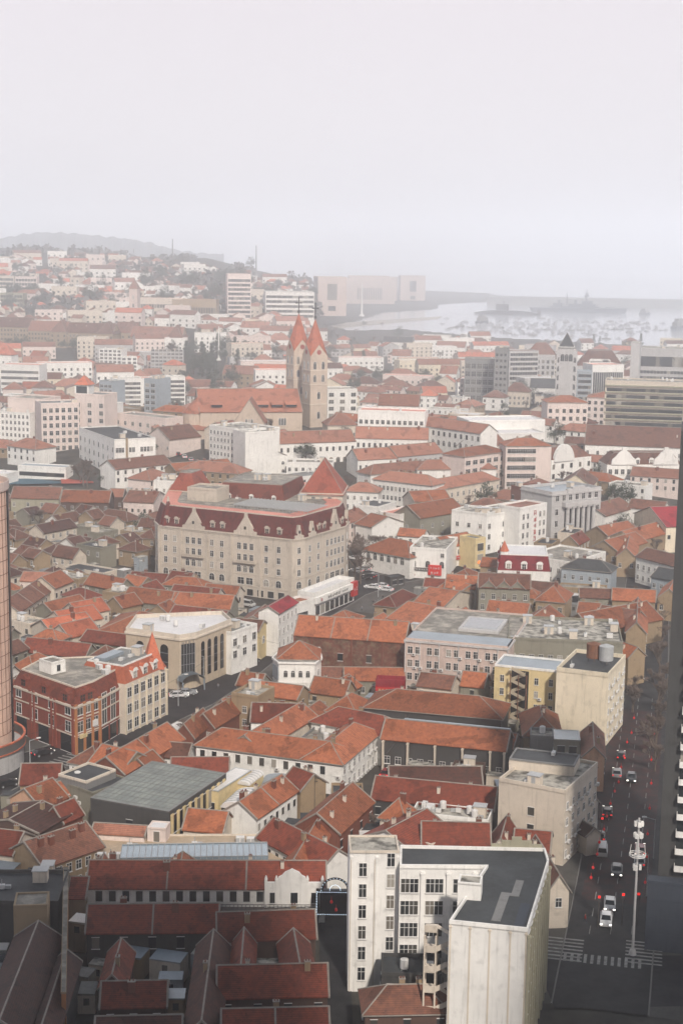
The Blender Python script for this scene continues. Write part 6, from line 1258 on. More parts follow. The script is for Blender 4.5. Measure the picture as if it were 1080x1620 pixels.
def fh(px,py):   # near old-town houses
    W_=rnd.uniform(9,20) if rnd.random()<.75 else rnd.uniform(6,9); Dp=rnd.uniform(6.5,8.5)
    shade=py>1230; tm=rnd.choice(('orange','red','brown','orange') if not shade else ('red','brown','red'));  # low rows take darker tiles and walls, shade put into their colour
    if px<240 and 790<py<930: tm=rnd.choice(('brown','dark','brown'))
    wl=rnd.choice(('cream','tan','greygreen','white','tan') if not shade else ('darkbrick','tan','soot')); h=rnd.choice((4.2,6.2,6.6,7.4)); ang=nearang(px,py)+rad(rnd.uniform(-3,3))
    rf=rnd.choice(('g','g','g','h','f')) 
    if rf=='f': tm=rnd.choice(('dirtyroof','paleroof','asphaltroof'))
    nc=max(1,int(W_/3.2)); w_=[dict(f='f',cols=nc,rows=1,w=1,hh=1.5,z0=h-2.7,k='w' if py<1000 else 'd',ac=.12)]
    if py>900: w_.append(dict(f='r' if px<540 else 'l',cols=1,rows=1,w=1,hh=1.5,z0=h-2.7,k='d'))
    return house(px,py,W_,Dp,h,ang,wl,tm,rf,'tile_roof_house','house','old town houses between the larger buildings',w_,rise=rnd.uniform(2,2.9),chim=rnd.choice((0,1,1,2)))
def fm(px,py):   # middle distance
    W_=rnd.uniform(14,30); Dp=rnd.uniform(9,13); tm=rnd.choice(('orange','salmon','salmon','brown')); wl=rnd.choice(('white','cream','pinkwhite','tan','white')); h=rnd.choice((6.5,7.5,9,10)); rf=rnd.choice(('g','g','h','f'))
    if rf=='f': tm=rnd.choice(('paleroof','whiteroof','greyroof'))
    return house(px,py,W_,Dp,h,rad(rnd.choice((-30,-22,-22,60,40,-40))+rnd.uniform(-4,4)),wl,tm,rf,'town_house','house','mid distance town houses',[dict(f='f',cols=int(W_/3.4),rows=2 if h>7 else 1,w=1.1,hh=1.7,z0=h-2.6-(3.2 if h>7 else 0),fh=3.2,k='d')],rise=Dp*.27,chim=rnd.choice((1,2,3)))
def ff(px,py):   # far villas
    big_=rnd.random()<.25; W_=rnd.uniform(26,48) if big_ else rnd.uniform(13,24); Dp=rnd.uniform(11,15); tm=rnd.choice(('salmon','salmon','coral','brown')); wl=rnd.choice(('white','cream','pinkwhite','white','ltgrey','paleyellow')); h=rnd.choice((8,10,12)) if not big_ else rnd.choice((12,16,20)); rf=rnd.choice(('g','h','h','g1')) if not big_ else rnd.choice(('g','f','f'))
    if rf=='f': tm=rnd.choice(('paleroof','salmonroof','whiteroof'))
    return house(px,py,W_,Dp,h,rad(rnd.uniform(-35,30)),wl,tm,rf,'villa','villa','hazy villas between church and harbour',[dict(f='f',cols=max(2,int(W_/4.5)),rows=max(1,int((h-2)/4)),w=1.6,hh=2,z0=2,fh=4,k='s')],rise=Dp*.33,chim=rnd.choice((0,1)))
def fhill(px,py):
    if py<lerp([(0,405),(100,404),(200,409),(300,418),(400,438),(500,446)],px): return False
    sc=1.3; big_=rnd.random()<.3; W_=(rnd.uniform(24,40) if big_ else rnd.uniform(9,18)); Dp=rnd.uniform(9,14); tm=rnd.choice(('salmon','coral','salmon','brown')); wl=rnd.choice(('white','cream','pinkwhite','white')); h=rnd.choice((7,9,11)) if not big_ else rnd.choice((12,15,19)); rf=rnd.choice(('g','h','h','g1')) if not big_ else rnd.choice(('g','f','f'))
    if rf=='f': tm=rnd.choice(('paleroof','salmonroof','whiteroof'))
    return house(px,py,W_,Dp,h,rad(rnd.uniform(-25,25)),wl,tm,rf,'hillside_house','house','houses on the hazy hillside',[dict(f='f',cols=max(2,int(W_/6)),rows=max(1,int(h/6)),w=2.2,hh=2.2,z0=2.2,fh=5,k='s')],rise=Dp*.33,chim=0)
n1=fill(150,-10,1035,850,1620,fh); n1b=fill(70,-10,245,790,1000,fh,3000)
n2=fill(95,-10,1075,625,850,fm); n3=fill(150,-10,1075,545,640,ff); n3b=fill(45,330,500,505,560,ff,3000)+fill(14,500,760,540,560,ff,1500)
n4=fill(270,-10,500,398,512,fhill,14000)
INF=(n1,n1b,n2,n3,n3b,n4)
def fshed(px,py):
    W_=rnd.uniform(2.6,6.5); Dp=rnd.uniform(2.4,4.2); h=rnd.choice((2.6,3.2,4.0,5.2)); tm=rnd.choice(('metalroof','greyroof','dirtyroof','asphaltroof','dirtyroof','panel')); wl=rnd.choice(('tan','grey','cream','greygreen','bluegrey'))
    w_=place(px,py,W_,Dp,h,nearang(px,py))
    if not w_: return False
    b=B('yard_shed','x','shed',None,None,None,h,world=w_,nofp=True,group='little sheds squeezed between the old town houses'); b.wall(wl); b.flat(tm,tm,.08)
    b.win('f',1,1,.9,1.1,h-1.8,3,k='s'); c=b.at(W_/2,Dp/2,h); SHD.append((b.root,wl,tm,proj(c.x,c.y,c.z))); return True
SHD=[]
fill(130,-10,1035,900,1610,fshed,6000)
fill(50,-10,1035,760,900,fshed,3000)
K0=KEEP.pop(0); fill(26,100,525,1475,1610,fshed,4000); KEEP.insert(0,K0)
def ftree(kinds,sc,label,grp):
    def f(px,py):
        q=P3(px,py,0)
        if q.z<-10.2 or occ(q.x,q.y) or onroad(q.x,q.y,.3): return False
        for K in KEEP[3:5]:
            if inpoly(px,py,K): return False
        tree(rnd.choice(kinds),q,sc*rnd.uniform(.75,1.25),label,grp); return True
    return f
fill(46,0,1040,860,1400,ftree((0,1,2,2),.75,'bare brown tree growing in a yard between tile roofed houses','yard trees'),2500)
fill(85,-5,1075,625,860,ftree((0,1,3,4,2),1.15,'tree between the white and salmon roofed buildings in the middle distance','mid distance trees'),3000)
fill(70,300,1075,545,640,ftree((3,4,5,0,3),1.6,'dark tree in the haze between villas and harbour','hazy trees'),3000)
FC=[((a+b_)/2,(c+d)/2,max(b_-a,d-c)*.5) for a,b_,c,d,_ in FB]
woods()
# distinguishing labels for the infill
from collections import defaultdict
G=defaultdict(list); LQ=[]
SHP={'g':'gabled roof','g1':'end-on gabled roof','h':'hipped roof','f':'roof'}
SZ=lambda w_,nm:('long' if w_>(15 if nm=='tile_roof_house' else 25) else ('small' if w_<(9.5 if nm=='tile_roof_house' else 17) else 'mid-sized'))
for r,wl,tm,rf,W_,X,nm in AUTO:
    G[(SZ(W_,nm),CN[wl],TN[tm],SHP[rf],where(r.location.x,r.location.y,*X))].append((X,r))
OR=['','second','third','fourth','fifth','sixth','seventh','eighth','ninth','tenth','eleventh','twelfth','thirteenth','fourteenth']
for (sz,wl,tm,sh,wh),L in G.items():
    L.sort(key=lambda t:t[0][0])
    for i,(X,r) in enumerate(L):
        base='%s %s house with %s %s'%(sz,wl,tm,sh)
        if len(L)==1: lab=base+', '+wh
        elif i==0: lab='leftmost '+base+' '+wh
        elif i==len(L)-1: lab='rightmost '+base+' '+wh
        else: lab=OR[min(i,13)]+' from left '+base+' '+wh
        ws=lab.split()
        if len(ws)>16:
            for a_,b__ in ((' with outside stairs',''),(' with columns',''),(' with chimneys',' block'),(' with ornate gable',''),('the white windowless hillside building','the windowless warehouse'),('the wide white balcony building in the haze','the balcony building'),('upper left hillside','upper left'),(' hipped roof',' roof'),(' flat roof',' top'),('with ','under '),(' in the haze','')): 
                if len(lab.split())>16: lab=lab.replace(a_,b__)
        ws=lab.split()
        if len(ws)>16: lab=lab.replace('mid-sized ','').replace('end-on ','')
        if len(lab.split())>16: lab=lab.replace('gabled roof','roof').replace('the courtyard building block','the courtyard block')
        if len(lab.split())>16: lab=lab.replace('house ','',1)
        r['label']=lab
        LQ.append((X,r))
G2=defaultdict(list)
SN={'metalroof':'blue-grey sheet','greyroof':'grey','dirtyroof':'stained','asphaltroof':'black','panel':'pale panel'}
for r,wl,tm,X in SHD: G2[(SN[tm],{'tan':'tan','grey':'grey','cream':'cream','greygreen':'olive','bluegrey':'pale blue'}[wl],where(0,0,*X))].append((X,r))
for (tm,wl,wh),L in G2.items():
    L.sort(key=lambda t:t[0][0])
    for i,(X,r) in enumerate(L):
        wh=wh.replace(' with outside stairs','').replace('the white row house','the row house').replace('tan triple gabled','triple gabled').replace('broad white hall','white hall').replace('dark grey square','grey square').replace('big brown tiled','brown').replace(' with columns','').replace(' with ornate gable','').replace('the courtyard building with chimneys','the courtyard building').replace('pink ribbon window building','ribbon window building')
        r['label']=('' if len(L)==1 else ('leftmost ' if i==0 else ('rightmost ' if i==len(L)-1 else OR[i]+' from left ')))+'%s shed with %s flat top %s'%(wl,tm,wh)
        if len(r['label'].split())>16: r['label']=r['label'].replace(' flat top',' top')
# ============ VEHICLES ====================================================
def carproto(paint,nm='parked_car',van=False):
    r=root(nm,(0,0,0),0,'x','car'); m=MB()
    L_,W2=4.5,.9
    pr=[(-2.25,.35),(2.2,.35),(2.25,.75),(1.9,.85),(1.15,.95),(-1.9,.98),(-2.25,.85)] if not van else [(-2.4,.35),(2.3,.35),(2.35,.9),(2.0,1.05),(1.9,1.1),(-2.4,1.1)]
    n=len(pr); m.add([(x,-W2,z) for x,z in pr]+[(x,W2,z) for x,z in pr],[tuple(range(n)),tuple(range(2*n-1,n-1,-1))]+[((i+1)%n,i,n+i,n+(i+1)%n) for i in range(n)],0)
    top=[(-1.35,1.42),(.25,1.42)] if not van else [(-2.3,1.9),(1.2,1.9)]; bot=[(-1.95,.97),(1.1,.95)] if not van else [(-2.4,1.1),(1.9,1.1)]
    m.add([(top[0][0],-.68,top[0][1]),(top[1][0],-.68,top[1][1]),(top[1][0],.68,top[1][1]),(top[0][0],.68,top[0][1])]+[(x,y,z-.06) for x,y,z in ((top[0][0],-.68,top[0][1]),(top[1][0],-.68,top[1][1]),(top[1][0],.68,top[1][1]),(top[0][0],.68,top[0][1]))],[(0,1,2,3),(0,4,5,1),(1,5,6,2),(2,6,7,3),(3,7,4,0)],0)
    for i in (-1,1):
        for (bx,bz),(tx,tz) in ((bot[0],top[0]),(bot[1],top[1]),((-.4,.96),(-.4,1.42))): m.bar((bx,i*.8,bz),(tx,i*.68,tz-.03),.05,0)
    m.obj('body',[paint],r)
    m=MB(); (a,b1),(c,d)=bot; (e_,f1),(g1,h1)=top
    v=[(a,-.8,b1),(c,-.8,d),(c,.8,d),(a,.8,b1),(e_,-.66,f1-.05),(g1,-.66,h1-.05),(g1,.66,h1-.05),(e_,.66,f1-.05)]; m.add(v,[(0,1,5,4),(1,2,6,5),(2,3,7,6),(3,0,4,7)]); m.obj('windows',['darkglass'],r)
    for x in (-1.4,1.4):
        for y in (-.85,.85):
            m=MB(); m.bar((x,y-.1,.32),(x,y+.1,.32),.32,0,12); m.bar((x,y-.11,.32),(x,y+.11,.32),.18,1,8); m.obj('wheel',['soot','metal'],r)
    m=MB(); 
    for y in (-.7,.7): m.box(2.18,y-.18,.62,2.27,y+.18,.78)
    m.obj('headlights',['headlamp'],r); m=MB()
    for y in (-.72,.72): m.box(-2.28,y-.16,.65,-2.2,y+.16,.85)
    m.obj('taillights',['taillamp'],r); return r
CP={k:carproto('car_'+k,van=(k=='van')) for k in ('white','black','silver','red','van')}; CU=set()
def car(k,px,deg,label,grp,sc=1.12,z=.17):
    q=P3(*px,0); q.z+=z
    if k in CU: r=dup(CP[k],q,rad(deg),label,grp,sc)
    else: CU.add(k); r=CP[k]; r.location=q; r.rotation_euler.z=rad(deg); r['label']=label; r['group']=grp; r.scale=(sc,)*3
    return r
for k,px,deg,l in (('white',(958,1462),-101,'white car with bright headlights first in line at the crossing'),('silver',(964,1438),-101,'second car in line behind the white car at the crossing'),('black',(975,1384),-101,'dark car alone in the middle of the wide road'),
  ('silver',(1011,1368),79,'pale car beside the tall white mast'),('red',(1012,1350),79,'dark red car just above the pale car beside the mast'),('black',(998,1236),-101,'dark car on the red lane below the lanterns'),
  ('silver',(975,1228),80,'pale car parked on the left kerb of the red lane'),('black',(982,1200),80,'dark car with red lights, lower one of the kerb queue'),('black',(960,1290),80,'dark car parked by the left kerb near the blank cream block'),
  ('black',(1000,1060),80,'dark car on the wide road near the tree shade'),('white',(1012,1075),-100,'lone light car in the tree shade of the wide road'),('black',(1024,975),-100,'dark car at the far end of the wide road'),
  ('black',(948,1328),80,'dark car at the kerb beside the corner house roof'),('van',(952,1352),80,'dark van beside the corner house shops'),):
    car(k,px,deg,l,'cars on the wide road')
for k,px,deg,l in (('white',(588,932),160,'white car parked on the plaza, lowest of the row'),('white',(602,930),150,'white car in the middle of the plaza row, beside the lamp'),('white',(610,936),155,'white car parked nearest the zebra crossing'),('silver',(563,906),150,'silver car under the plaza trees'),('black',(583,915),150,'black car under the plaza trees'),('silver',(575,903),150,'grey car furthest back under the plaza trees'),
  ('van',(383,958),-28,'white van parked behind the hotel pavilion, left one'),('van',(391,960),-28,'white van parked behind the hotel pavilion, right one'),('white',(283,1104),12,'white car passing the glazed corner entrance'),('silver',(296,1100),12,'silver car beside the glazed corner entrance'),('black',(470,990),65,'dark car going up the diagonal street'),('black',(400,1050),65,'dark car lower on the diagonal street'),
  ('black',(68,1196),40,'dark car by the round tower entrance'),('black',(12,1245),40,'dark car at the left end of the diagonal street'),('silver',(655,898),20,'pale car in front of the lit red sign'),('white',(560,886),150,'white car behind the hotel corner under the trees'),('red',(612,1200+28),70,'red car in the dark lane beside the white courtyard block')):
    car(k,px,deg,l,'cars around the plaza and street')
for i,(x,y) in enumerate([(262+10*j,712+4.2*j) for j in range(9)]): car(('white','silver','black')[i%3],(x,y),100,'car %s in the yard row below the church apse'%('parked leftmost parked second parked third parked fourth parked fifth parked sixth parked seventh parked eighth parked rightmost'.split('parked ')[1:][i].strip()),'cars below the church',z=.1)
# ============ STREET FURNITURE ===========================================
q=P3(1000,1512,0); r=root('light_mast',q,0,'very tall white lighting mast with ring platforms beside the wide road','mast')
m=MB(); HM=24.; m.bar((0,0,0),(0,0,HM),.24,0,10,.15); m.bar((0,0,0),(0,0,1),.7,0,10,.5); m.obj('pole',['ltgrey'],r)
m=MB()
for z in (HM-6.5,HM-6.2): m.ring([(1.3*math.cos(a*.785),1.3*math.sin(a*.785)) for a in range(8)],.12,z,z+.1)
for a in range(4): m.bar((0,0,HM-6.4),(1.3*math.cos(a*1.57),1.3*math.sin(a*1.57),HM-6.4),.06); m.bar((1.3*math.cos(a*1.57),1.3*math.sin(a*1.57),HM-6.4),(1.1*math.cos(a*1.57),1.1*math.sin(a*1.57),HM-4.6),.05)
m.obj('platform',['white'],r)
for i,(z,n) in enumerate(((HM-1,4),(HM-3,4),(HM-8.5,3))):
    for k in range(n):
        a=k*6.28/n+i; m=MB(); m.box(.35,-.3,-.4,.75,.3,.4); o=m.obj('floodlight',['white'],r); o.location=(0,0,z); o.rotation_euler.z=a
def lamp_proto():
    r=root('street_lamp',(0,0,0),0,'x','street lamp','street lamps'); m=MB(); m.bar((0,0,0),(0,0,8),.13,0,6,.08); m.bar((0,0,7.9),(1.9,0,8.3),.07,0,5); m.obj('pole',['metal'],r)
    m=MB(); m.box(1.6,-.2,8.2,2.5,.2,8.4); m.obj('lamp_head',['frame'],r); return r
LP=lamp_proto(); first=True
for px,a,l in ((( 705,0),0,''),):
    pass
LL=[((598,945),200,'street lamp on the plaza behind the white cars'),((430,1015),200,'street lamp on the diagonal street by the narrow white house'),((322,1085),190,'street lamp before the glazed corner entrance'),((282,1118),10,'street lamp beside the cream shop building'),((214,925),0,'lamp post by the dark lane left of the grand hotel'),((163,1165),190,'street lamp in front of the brick corner building'),((48,1228),30,'street lamp beside the round tower entrance'),((1033,1360),170,'lamp on the right pavement of the wide road near the mast'),((1022,1420),170,'lamp arm reaching over the crossing queue'),((700,895),250,'lamp post among the shops right of the lit red sign'),((925,1250),0,'lamp on the left pavement by the narrow dark roofs'),((345,1070),190,'second street lamp by the white balcony house')]
for px,a,l in LL:
    q=P3(*px,0); q.z+=.1
    if first: LP.location=q; LP.rotation_euler.z=rad(a); LP['label']=l; first=False
    else: dup(LP,q,rad(a),l,'street lamps')
# red lantern strings along the road trees
def lantern():
    m=MB(); k=8
    for j in range(5):
        r1=.30*math.sin(math.pi*(j+.5)/5.5); 
    prof=[(.1,-.3),(.27,-.18),(.33,0),(.27,.18),(.1,.3)]; vs=[(.8*r_*math.cos(i*6.2832/k),.8*r_*math.sin(i*6.2832/k),z) for r_,z in prof for i in range(k)]
    m.add(vs,[(j*k+i,j*k+(i+1)%k,(j+1)*k+(i+1)%k,(j+1)*k+i) for j in range(4) for i in range(k)]+[tuple(range(k-1,-1,-1)),tuple(range(4*k,5*k))]); m.bar((0,0,.3),(0,0,.9),.03); return m.mesh('red_lantern',['lantern'])
lt=lantern()
for i,(px,py) in enumerate([(948+ (1365-y)*.27+rnd.uniform(-2,2),y) for y in range(1165,1440,20)]+[(1020+(1380-y)*.06+rnd.uniform(-2,2),y) for y in range(1190,1440,40)]):
    q=P3(px,py,0); o=link('red_lantern',lt); o.location=(q.x,q.y,q.z+4.2+rnd.uniform(-.4,.5)); tag(o,'small red lantern hanging by the %s kerb of the wide road'%('left' if i<14 else 'right'),'lantern','red lanterns, %s kerb'%('left' if i<14 else 'right'))
def tsignal(px,l):
    q=P3(*px,0); r=root('traffic_light',q,0,l,'traffic light','traffic lights'); m=MB(); m.bar((0,0,0),(0,0,6),.1); m.obj('pole',['darkframe'],r); m=MB(); m.box(-.25,-.25,5,.25,.2,6.2); m.obj('signal_box',['soot'],r); m=MB(); m.box(-.22,-.32,5.75,.22,-.26,6.15); m.obj('red_light',['taillamp'],r)
for px,l in (((950,1340),'traffic light glowing red at the left kerb above the crossing'),((945,1470),'traffic light at the left corner of the crossing'),((983,1466),'red signal between the two lanes at the crossing'),((1007,1465),'red signal at the foot of the white mast')): tsignal(px,l)
# lit gateway in the dark lane
q=P3(529,1478,0); r=root('lit_gateway',q,0,'archway frame of blue-white lights with red lanterns over the dark lane','gateway')
m=MB(); m.box(-3.2,-.4,0,-2.7,.4,8); m.box(2.7,-.4,0,3.2,.4,8); m.box(-3.2,-.4,7.4,3.2,.4,8)
k=10
for i in range(k): a0,a1=i*math.pi/k,(i+1)*math.pi/k; m.bar((2.2*math.cos(a0),0,8+2*math.sin(a0)),(2.2*math.cos(a1),0,8+2*math.sin(a1)),.2)
m.box(-2.6,.1,3.6,2.6,.2,7.4,0); m.obj('frame',['darknavy'],r)
m=MB()
def dot(x,z): m.box(x-.05,-.5,z-.05,x+.05,-.42,z+.05)
for i in range(26): dot(-3.1,.5+i*.29); dot(3.1,.5+i*.29)
for i in range(20): dot(-2.9+i*.3,7.7); dot(-2.9+i*.3,3.7)
for i in range(14): a=i*math.pi/13; dot(2.35*math.cos(a),8+2.15*math.sin(a)); dot(.9*math.cos(a),8.1+.9*math.sin(a))
m.obj('light_dots',['lamp'],r)
for i,(x,z) in enumerate(((-3.9,2.6),(3.6,2.6),(-.6,6),(.2,4.6))):
    o=link('lantern',lt,r); o.location=(x,-.5,z)
def cable(a,b_,h,lab):
    p=P3(*a,0); q=P3(*b_,0); p.z+=h; q.z+=h; m=MB(); n=10; L=[p+(q-p)*i/n-Vector((0,0,(p-q).length*.035*math.sin(math.pi*i/n))) for i in range(n+1)]
    for u_,v_ in zip(L,L[1:]): m.bar(u_,v_,.035,0,3)
    tag(m.obj('overhead_cable',['soot']),lab,'cable')
for a,b_,lab in (((205,1150),(330,1085),'sagging cable along the diagonal street below the cream shop building'),((330,1085),(430,1015),'sagging cable along the diagonal street past the white balcony house'),((40,1215),(163,1165),'sagging cable before the brick corner building'),((610,1245),(650,1170),'cable over the dark lane beside the veranda hall'),((240,1130),(290,1150),'cable crossing the street to the long bright orange roof'),((400,1045),(440,1060),'cable crossing the street to the round fronted corner building')): cable(a,b_,7.5,lab)
def upole():
    r=root('utility_pole',(0,0,0),0,'x','utility pole','utility poles'); m=MB(); m.bar((0,0,0),(0,0,9),.13,0,6,.09); m.obj('post',['bark'],r); m=MB(); m.box(-1,-.06,8,1,.06,8.15); m.box(-.7,-.06,7.3,.7,.06,7.42); m.obj('crossarm',['darkframe'],r); return r
UP=upole(); f1=True
for px,lab in (((212,930),'wooden pole by the dark lane left of the hotel'),((60,960),'wooden pole on the dark lane at the far left'),((640,1190),'wooden pole in the lane at the veranda hall'),((497,1290),'pole in the alley above the white office tower'),((300,1300),'pole behind the beige roof terrace'),((560,1120),'pole between the brown house and the white courtyard block'),((940,1270),'pole in the gap by the narrow dark roofs'),((720,960),'pole among the roofs below the triple gabled house')):
    q=P3(*px,0)
    if f1: UP.location=q; UP['label']=lab; f1=False
    else: dup(UP,q,rnd.uniform(0,3),lab,'utility poles')
# ============ SIGNS ======================================================
def text_mesh(s,size,mt):
    c=D_.curves.new('lettering','FONT'); c.body=s; c.size=size; c.extrude=.03; c.align_x='CENTER'; c.resolution_u=2; o=D_.objects.new('lettering',c); C.objects.link(o)
    dg=bpy.context.evaluated_depsgraph_get(); me=D_.meshes.new_from_object(o.evaluated_get(dg)); D_.objects.remove(o); me.materials.clear(); me.materials.append(wm(mt)); return me
def textobj(b,f,x,z,s,size,mt,off=.1,sx=1):
    a,q=b.faceof(f); d=(q-a); L=d.length; d.normalize(); n=Vector((d.y,-d.x)); p=a+d*(L*x)+n*off; me=text_mesh(s,size,mt)
    o=b.inst('lettering',me,(p.x,p.y,z),0); o.rotation_euler=(math.pi/2,0,math.atan2(d.y,d.x)+b.rot); o.scale=(sx,1,1); return o
def glyphs(b,f,x,z,n,w_,mt,vert=False,off=.12,gap=1.25,seed=1,h=None):
    """brush-stroke like square characters too small to read in the photo"""
    R=random.Random(seed); a,q=b.faceof(f); d=(q-a); L=d.length; d.normalize(); m=MB()
    for i in range(n):
        ox=0 if vert else (i-(n-1)/2)*w_*gap; oz=(-i*w_*gap) if vert else 0
        for _ in range(3): zz=R.choice((-.4,-.15,.1,.35))*w_; m.box(ox-w_*R.uniform(.25,.45),-.05,oz+zz,ox+w_*R.uniform(.25,.45),0,oz+zz+w_*.11)
        for _ in range(2): xx=R.choice((-.3,0,.28))*w_; m.box(ox+xx-w_*.06,-.06,oz-w_*.42,ox+xx+w_*.06,0,oz+w_*R.uniform(.2,.46))
    n_=Vector((d.y,-d.x)); p=a+d*(L*x)+n_*off; b.inst('lettering',m.mesh('lettering',[mt]),(p.x,p.y,z),math.atan2(d.y,d.x))
def signboard(b,f,x,z,w_,h_,mt,off=.2,name='signboard'):
    a,q=b.faceof(f); d=(q-a); L=d.length; d.normalize(); n_=Vector((d.y,-d.x)); p=a+d*(L*x)+n_*off; m=MB(); m.box(-w_/2,-.08,0,w_/2,off,h_); b.inst(name,m.mesh(name,[mt]),(p.x,p.y,z),math.atan2(d.y,d.x))
glyphs(SB,'f',.56,14.6,5,2.0,'signred',vert=True,seed=4)
glyphs(SA,'f',.42,5.6,6,1.1,'darkframe',off=1.0,seed=5); glyphs(SA,'f',.12,5.6,1,1.3,'signred',off=1.0,seed=2); glyphs(SA,'f',.7,5.6,5,.7,'grey',off=1.0,seed=7)
signboard(SA,'f',.97,2.2,3.2,4.8,'signred',.95); glyphs(SA,'f',.97,4.6,2,1.2,'frame',off=1.1,seed=8)
signboard(SH,'f',.70,1.6,4.6,3.6,'litred',.5); glyphs(SH,'f',.70,4.2,4,.8,'frame',off=.66,seed=9); glyphs(SH,'f',.70,2.6,3,.8,'frame',off=.66,seed=19)
signboard(SH,'f',.28,3.0,8,1.0,'darkframe',.4); glyphs(SH,'f',.28,3.5,7,.7,'frame',off=.55,seed=11)
signboard(SH2,'f',.25,2.8,7,1.3,'signred',.5); glyphs(SH2,'f',.25,3.45,5,.8,'frame',off=.66,seed=12)
signboard(SH2,'f',.60,2.8,3,1.3,'frame',.5); glyphs(SH2,'f',.60,3.45,2,.8,'signred',off=.66,seed=13)
signboard(SH2,'f',.85,3.0,4,1.4,'litorange',.5); glyphs(SH2,'f',.85,3.7,3,.8,'frame',off=.66,seed=14)
signboard(SH3,'f',.5,2.4,2.6,.9,'litorange',.4)
m=MB(); 
for i in range(14): m.box(i*1.9-12+.0,-.05,0,i*1.9-12+1.8,.05,.0+1.6+.3*(i%3),i%4)
o=m.obj('poster_wall',['signred','frame','bluegrey','yellow']); q=P3(635,899,0); o.location=(q.x,q.y,q.z+2.5); o.rotation_euler.z=rad(28); tag(o,'colourful long poster hoarding over the kiosks on the plaza','hoarding')
H('kiosk','dark kiosk with white awning below the poster hoarding',(618,915),(640,912),4,3.2,'soot','f','asphaltroof',[('f',2,1,1.6,1.6,.8,3,'d')],cat='kiosk',ph=.3,nofp=True)
RSb=[o for o in D_.objects if o.name.startswith('red_roof_shop') and o.parent is None][0]
bb=B('',None,None,(594,1082),(640,1084),4,6.2,nofp=True,par=type('o',(),{'root':RSb,'rw':RSb.matrix_basis.copy()})()); signboard(bb,'f',.5,4.2,bb.W,1.2,'signred',.4); glyphs(bb,'f',.5,4.8,7,.7,'yellow',off=.6,seed=21)
glyphs(GV,'f',.5,66,1,.1,'grey',seed=3) if False else None
glyphs(AB,1,.5,12.9,4,.8,'grey',off=.1,seed=31)
signboard(BC,1,.3,3.6,2.2,.9,'yellow',.35); signboard(BC,1,.75,5.5,1.6,1.4,'frame',.5)
glyphs(BC,0,.5,13.8,0,1,'grey')
# billboard picture on the round corner building
signboard(RC,0,.5,6.2,4.2,3.2,'bluegrey',.15,name='poster')
# ============ CHARACTER SCALE: people =====================================
def person_mesh(seed,coat,legs):
    bm_=D_.meshes.new('person'); R=random.Random(seed); st_=R.uniform(.12,.3)
    J=[(0,0,.95,.15),(0,0,1.2,.16),(0,0,1.42,.17),(0,0,1.52,.065),(0,.02,1.62,.10),(0,.01,1.72,.075),
       (.09,st_*.5,.5,.075),(.10,st_,.08,.05),(.10,st_+.14,.04,.04),(-.09,-st_*.5,.5,.075),(-.10,-st_,.08,.05),(-.10,-st_+.14,.04,.04),
       (.2,0,1.42,.07),(.26,-.1,1.15,.05),(.27,0,.92,.035),(-.2,0,1.42,.07),(-.26,.1,1.15,.05),(-.27,.15,.92,.035)]
    E=[(0,1),(1,2),(2,3),(3,4),(4,5),(0,6),(6,7),(7,8),(0,9),(9,10),(10,11),(2,12),(12,13),(13,14),(2,15),(15,16),(16,17)]
    bm_.from_pydata([j[:3] for j in J],E,[]); o=D_.objects.new('person',bm_); C.objects.link(o); md=o.modifiers.new('s','SKIN')
    for i,j in enumerate(J): bm_.skin_vertices[0].data[i].radius=(j[3],j[3])
    bm_.skin_vertices[0].data[0].use_root=True; o.modifiers.new('d','SUBSURF').levels=1
    dg=bpy.context.evaluated_depsgraph_get(); me=D_.meshes.new_from_object(o.evaluated_get(dg)); D_.objects.remove(o); me.materials.clear()
    for k in (coat,legs,'skin','hair'): me.materials.append(wm(k))
    for p in me.polygons:
        z=p.center.z; p.material_index=3 if z>1.66 else (2 if z>1.5 else (0 if z>.85 else 1))
    return me
PMs=[person_mesh(1,'coatdark','soot'),person_mesh(2,'coatred','slatewall'),person_mesh(3,'coatgrey','soot')]
PL=['person in a dark coat walking','person in a dark red jacket walking','person in a grey coat standing']
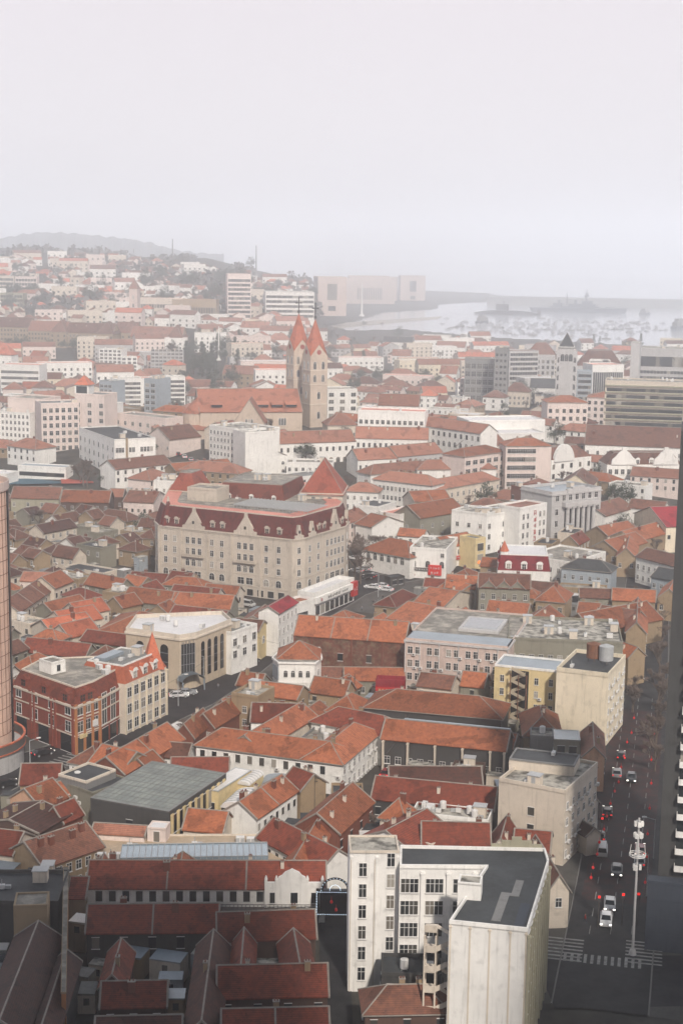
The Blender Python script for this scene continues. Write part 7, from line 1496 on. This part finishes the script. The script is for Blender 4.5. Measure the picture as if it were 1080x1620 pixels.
PP=[((605,950),'on the plaza crossing'),((612,955),'left of the plaza crossing'),((553,948),'by the shop arcade corner'),((548,955),'below the shop arcade sign'),((655,915),'beside the kiosk'),((668,908),'in front of the lit red sign'),((680,905),'under the red shop signs'),((720,897),'under the orange lit sign'),((345,1092),'near the white balcony house'),((450,1015),'below the narrow white house'),((480,985),'on the pavement near the hotel pavilion'),((240,1152),'beside the cream shop building'),((150,1195),'at the brick corner building'),((925,1462),'at the corner house crossing'),((572,968),'on the plaza pavement'),((590,958),'in the middle of the plaza')]
for i,(px,wh) in enumerate(PP):
    q=P3(*px,0); o=link('person',PMs[i%3]); o.location=(q.x,q.y,q.z+.18); o.rotation_euler.z=rnd.uniform(0,6.28); tag(o,PL[i%3]+' '+wh,'person')
# ============ unseen blocks added behind the camera to shade the foreground =======
b=B('shade_tower','unseen tall block added behind the viewpoint to shade the foreground','tower',None,None,None,236,world=((SHX,-50),0,SHW,40,0),nofp=True); b.wall('grey'); b.flat('paleroof','grey',1.2,3); b.win('b',6,12,4,6,6,17,k='d')
b=B('junction_shade_tower','second unseen block added behind the viewpoint to shade the road junction','tower',None,None,None,230,world=((90,-62),0,58,40,0),nofp=True); b.wall('grey'); b.flat('paleroof','grey',1.2,3); b.win('b',4,12,4,6,6,17,k='d')  # unseen block added so its shadow falls across the junction
# ============ haze ========================================================
m=MB(); m.box(-2600,-120,-24,2600,9000,246); hz=m.mesh('haze',[]); hm=D_.materials.new('haze'); hm.use_nodes=True; n=hm.node_tree; n.nodes.clear(); ou=n.nodes.new('ShaderNodeOutputMaterial'); pv=n.nodes.new('ShaderNodeVolumePrincipled')
pv.inputs['Color'].default_value=(.95,.97,1,1); pv.inputs['Density'].default_value=HAZE; pv.inputs['Anisotropy'].default_value=.8; n.links.new(pv.outputs[0],ou.inputs['Volume']); hz.materials.append(hm); ho=link('haze',hz); tag(ho,None,kind='stuff')
LG=[]
for o in list(S.objects):
    l=o.get('label')
    if l and len(l.split())>16 and not any(o==a[0] for a in AUTO): LG.append(('LONG',o.name,l))
    if o.parent is None and o.get('category') and not l: LG.append(('NOLABEL',o.name))
from collections import Counter
cc=Counter(o['label'] for o in S.objects if o.parent is None and o.get('label'))
LG.append(([(k,v) for k,v in cc.items() if v>1][:30]))
LG.append((sum(len(a[0]['label'].split())>16 for a in AUTO), [a[0]['label'] for a in AUTO if len(a[0]['label'].split())>16][:6]))
if DEBUG: open('/workdir/log.txt','w').write(repr(INF)+'\n'+'\n'.join(map(str,LG)))
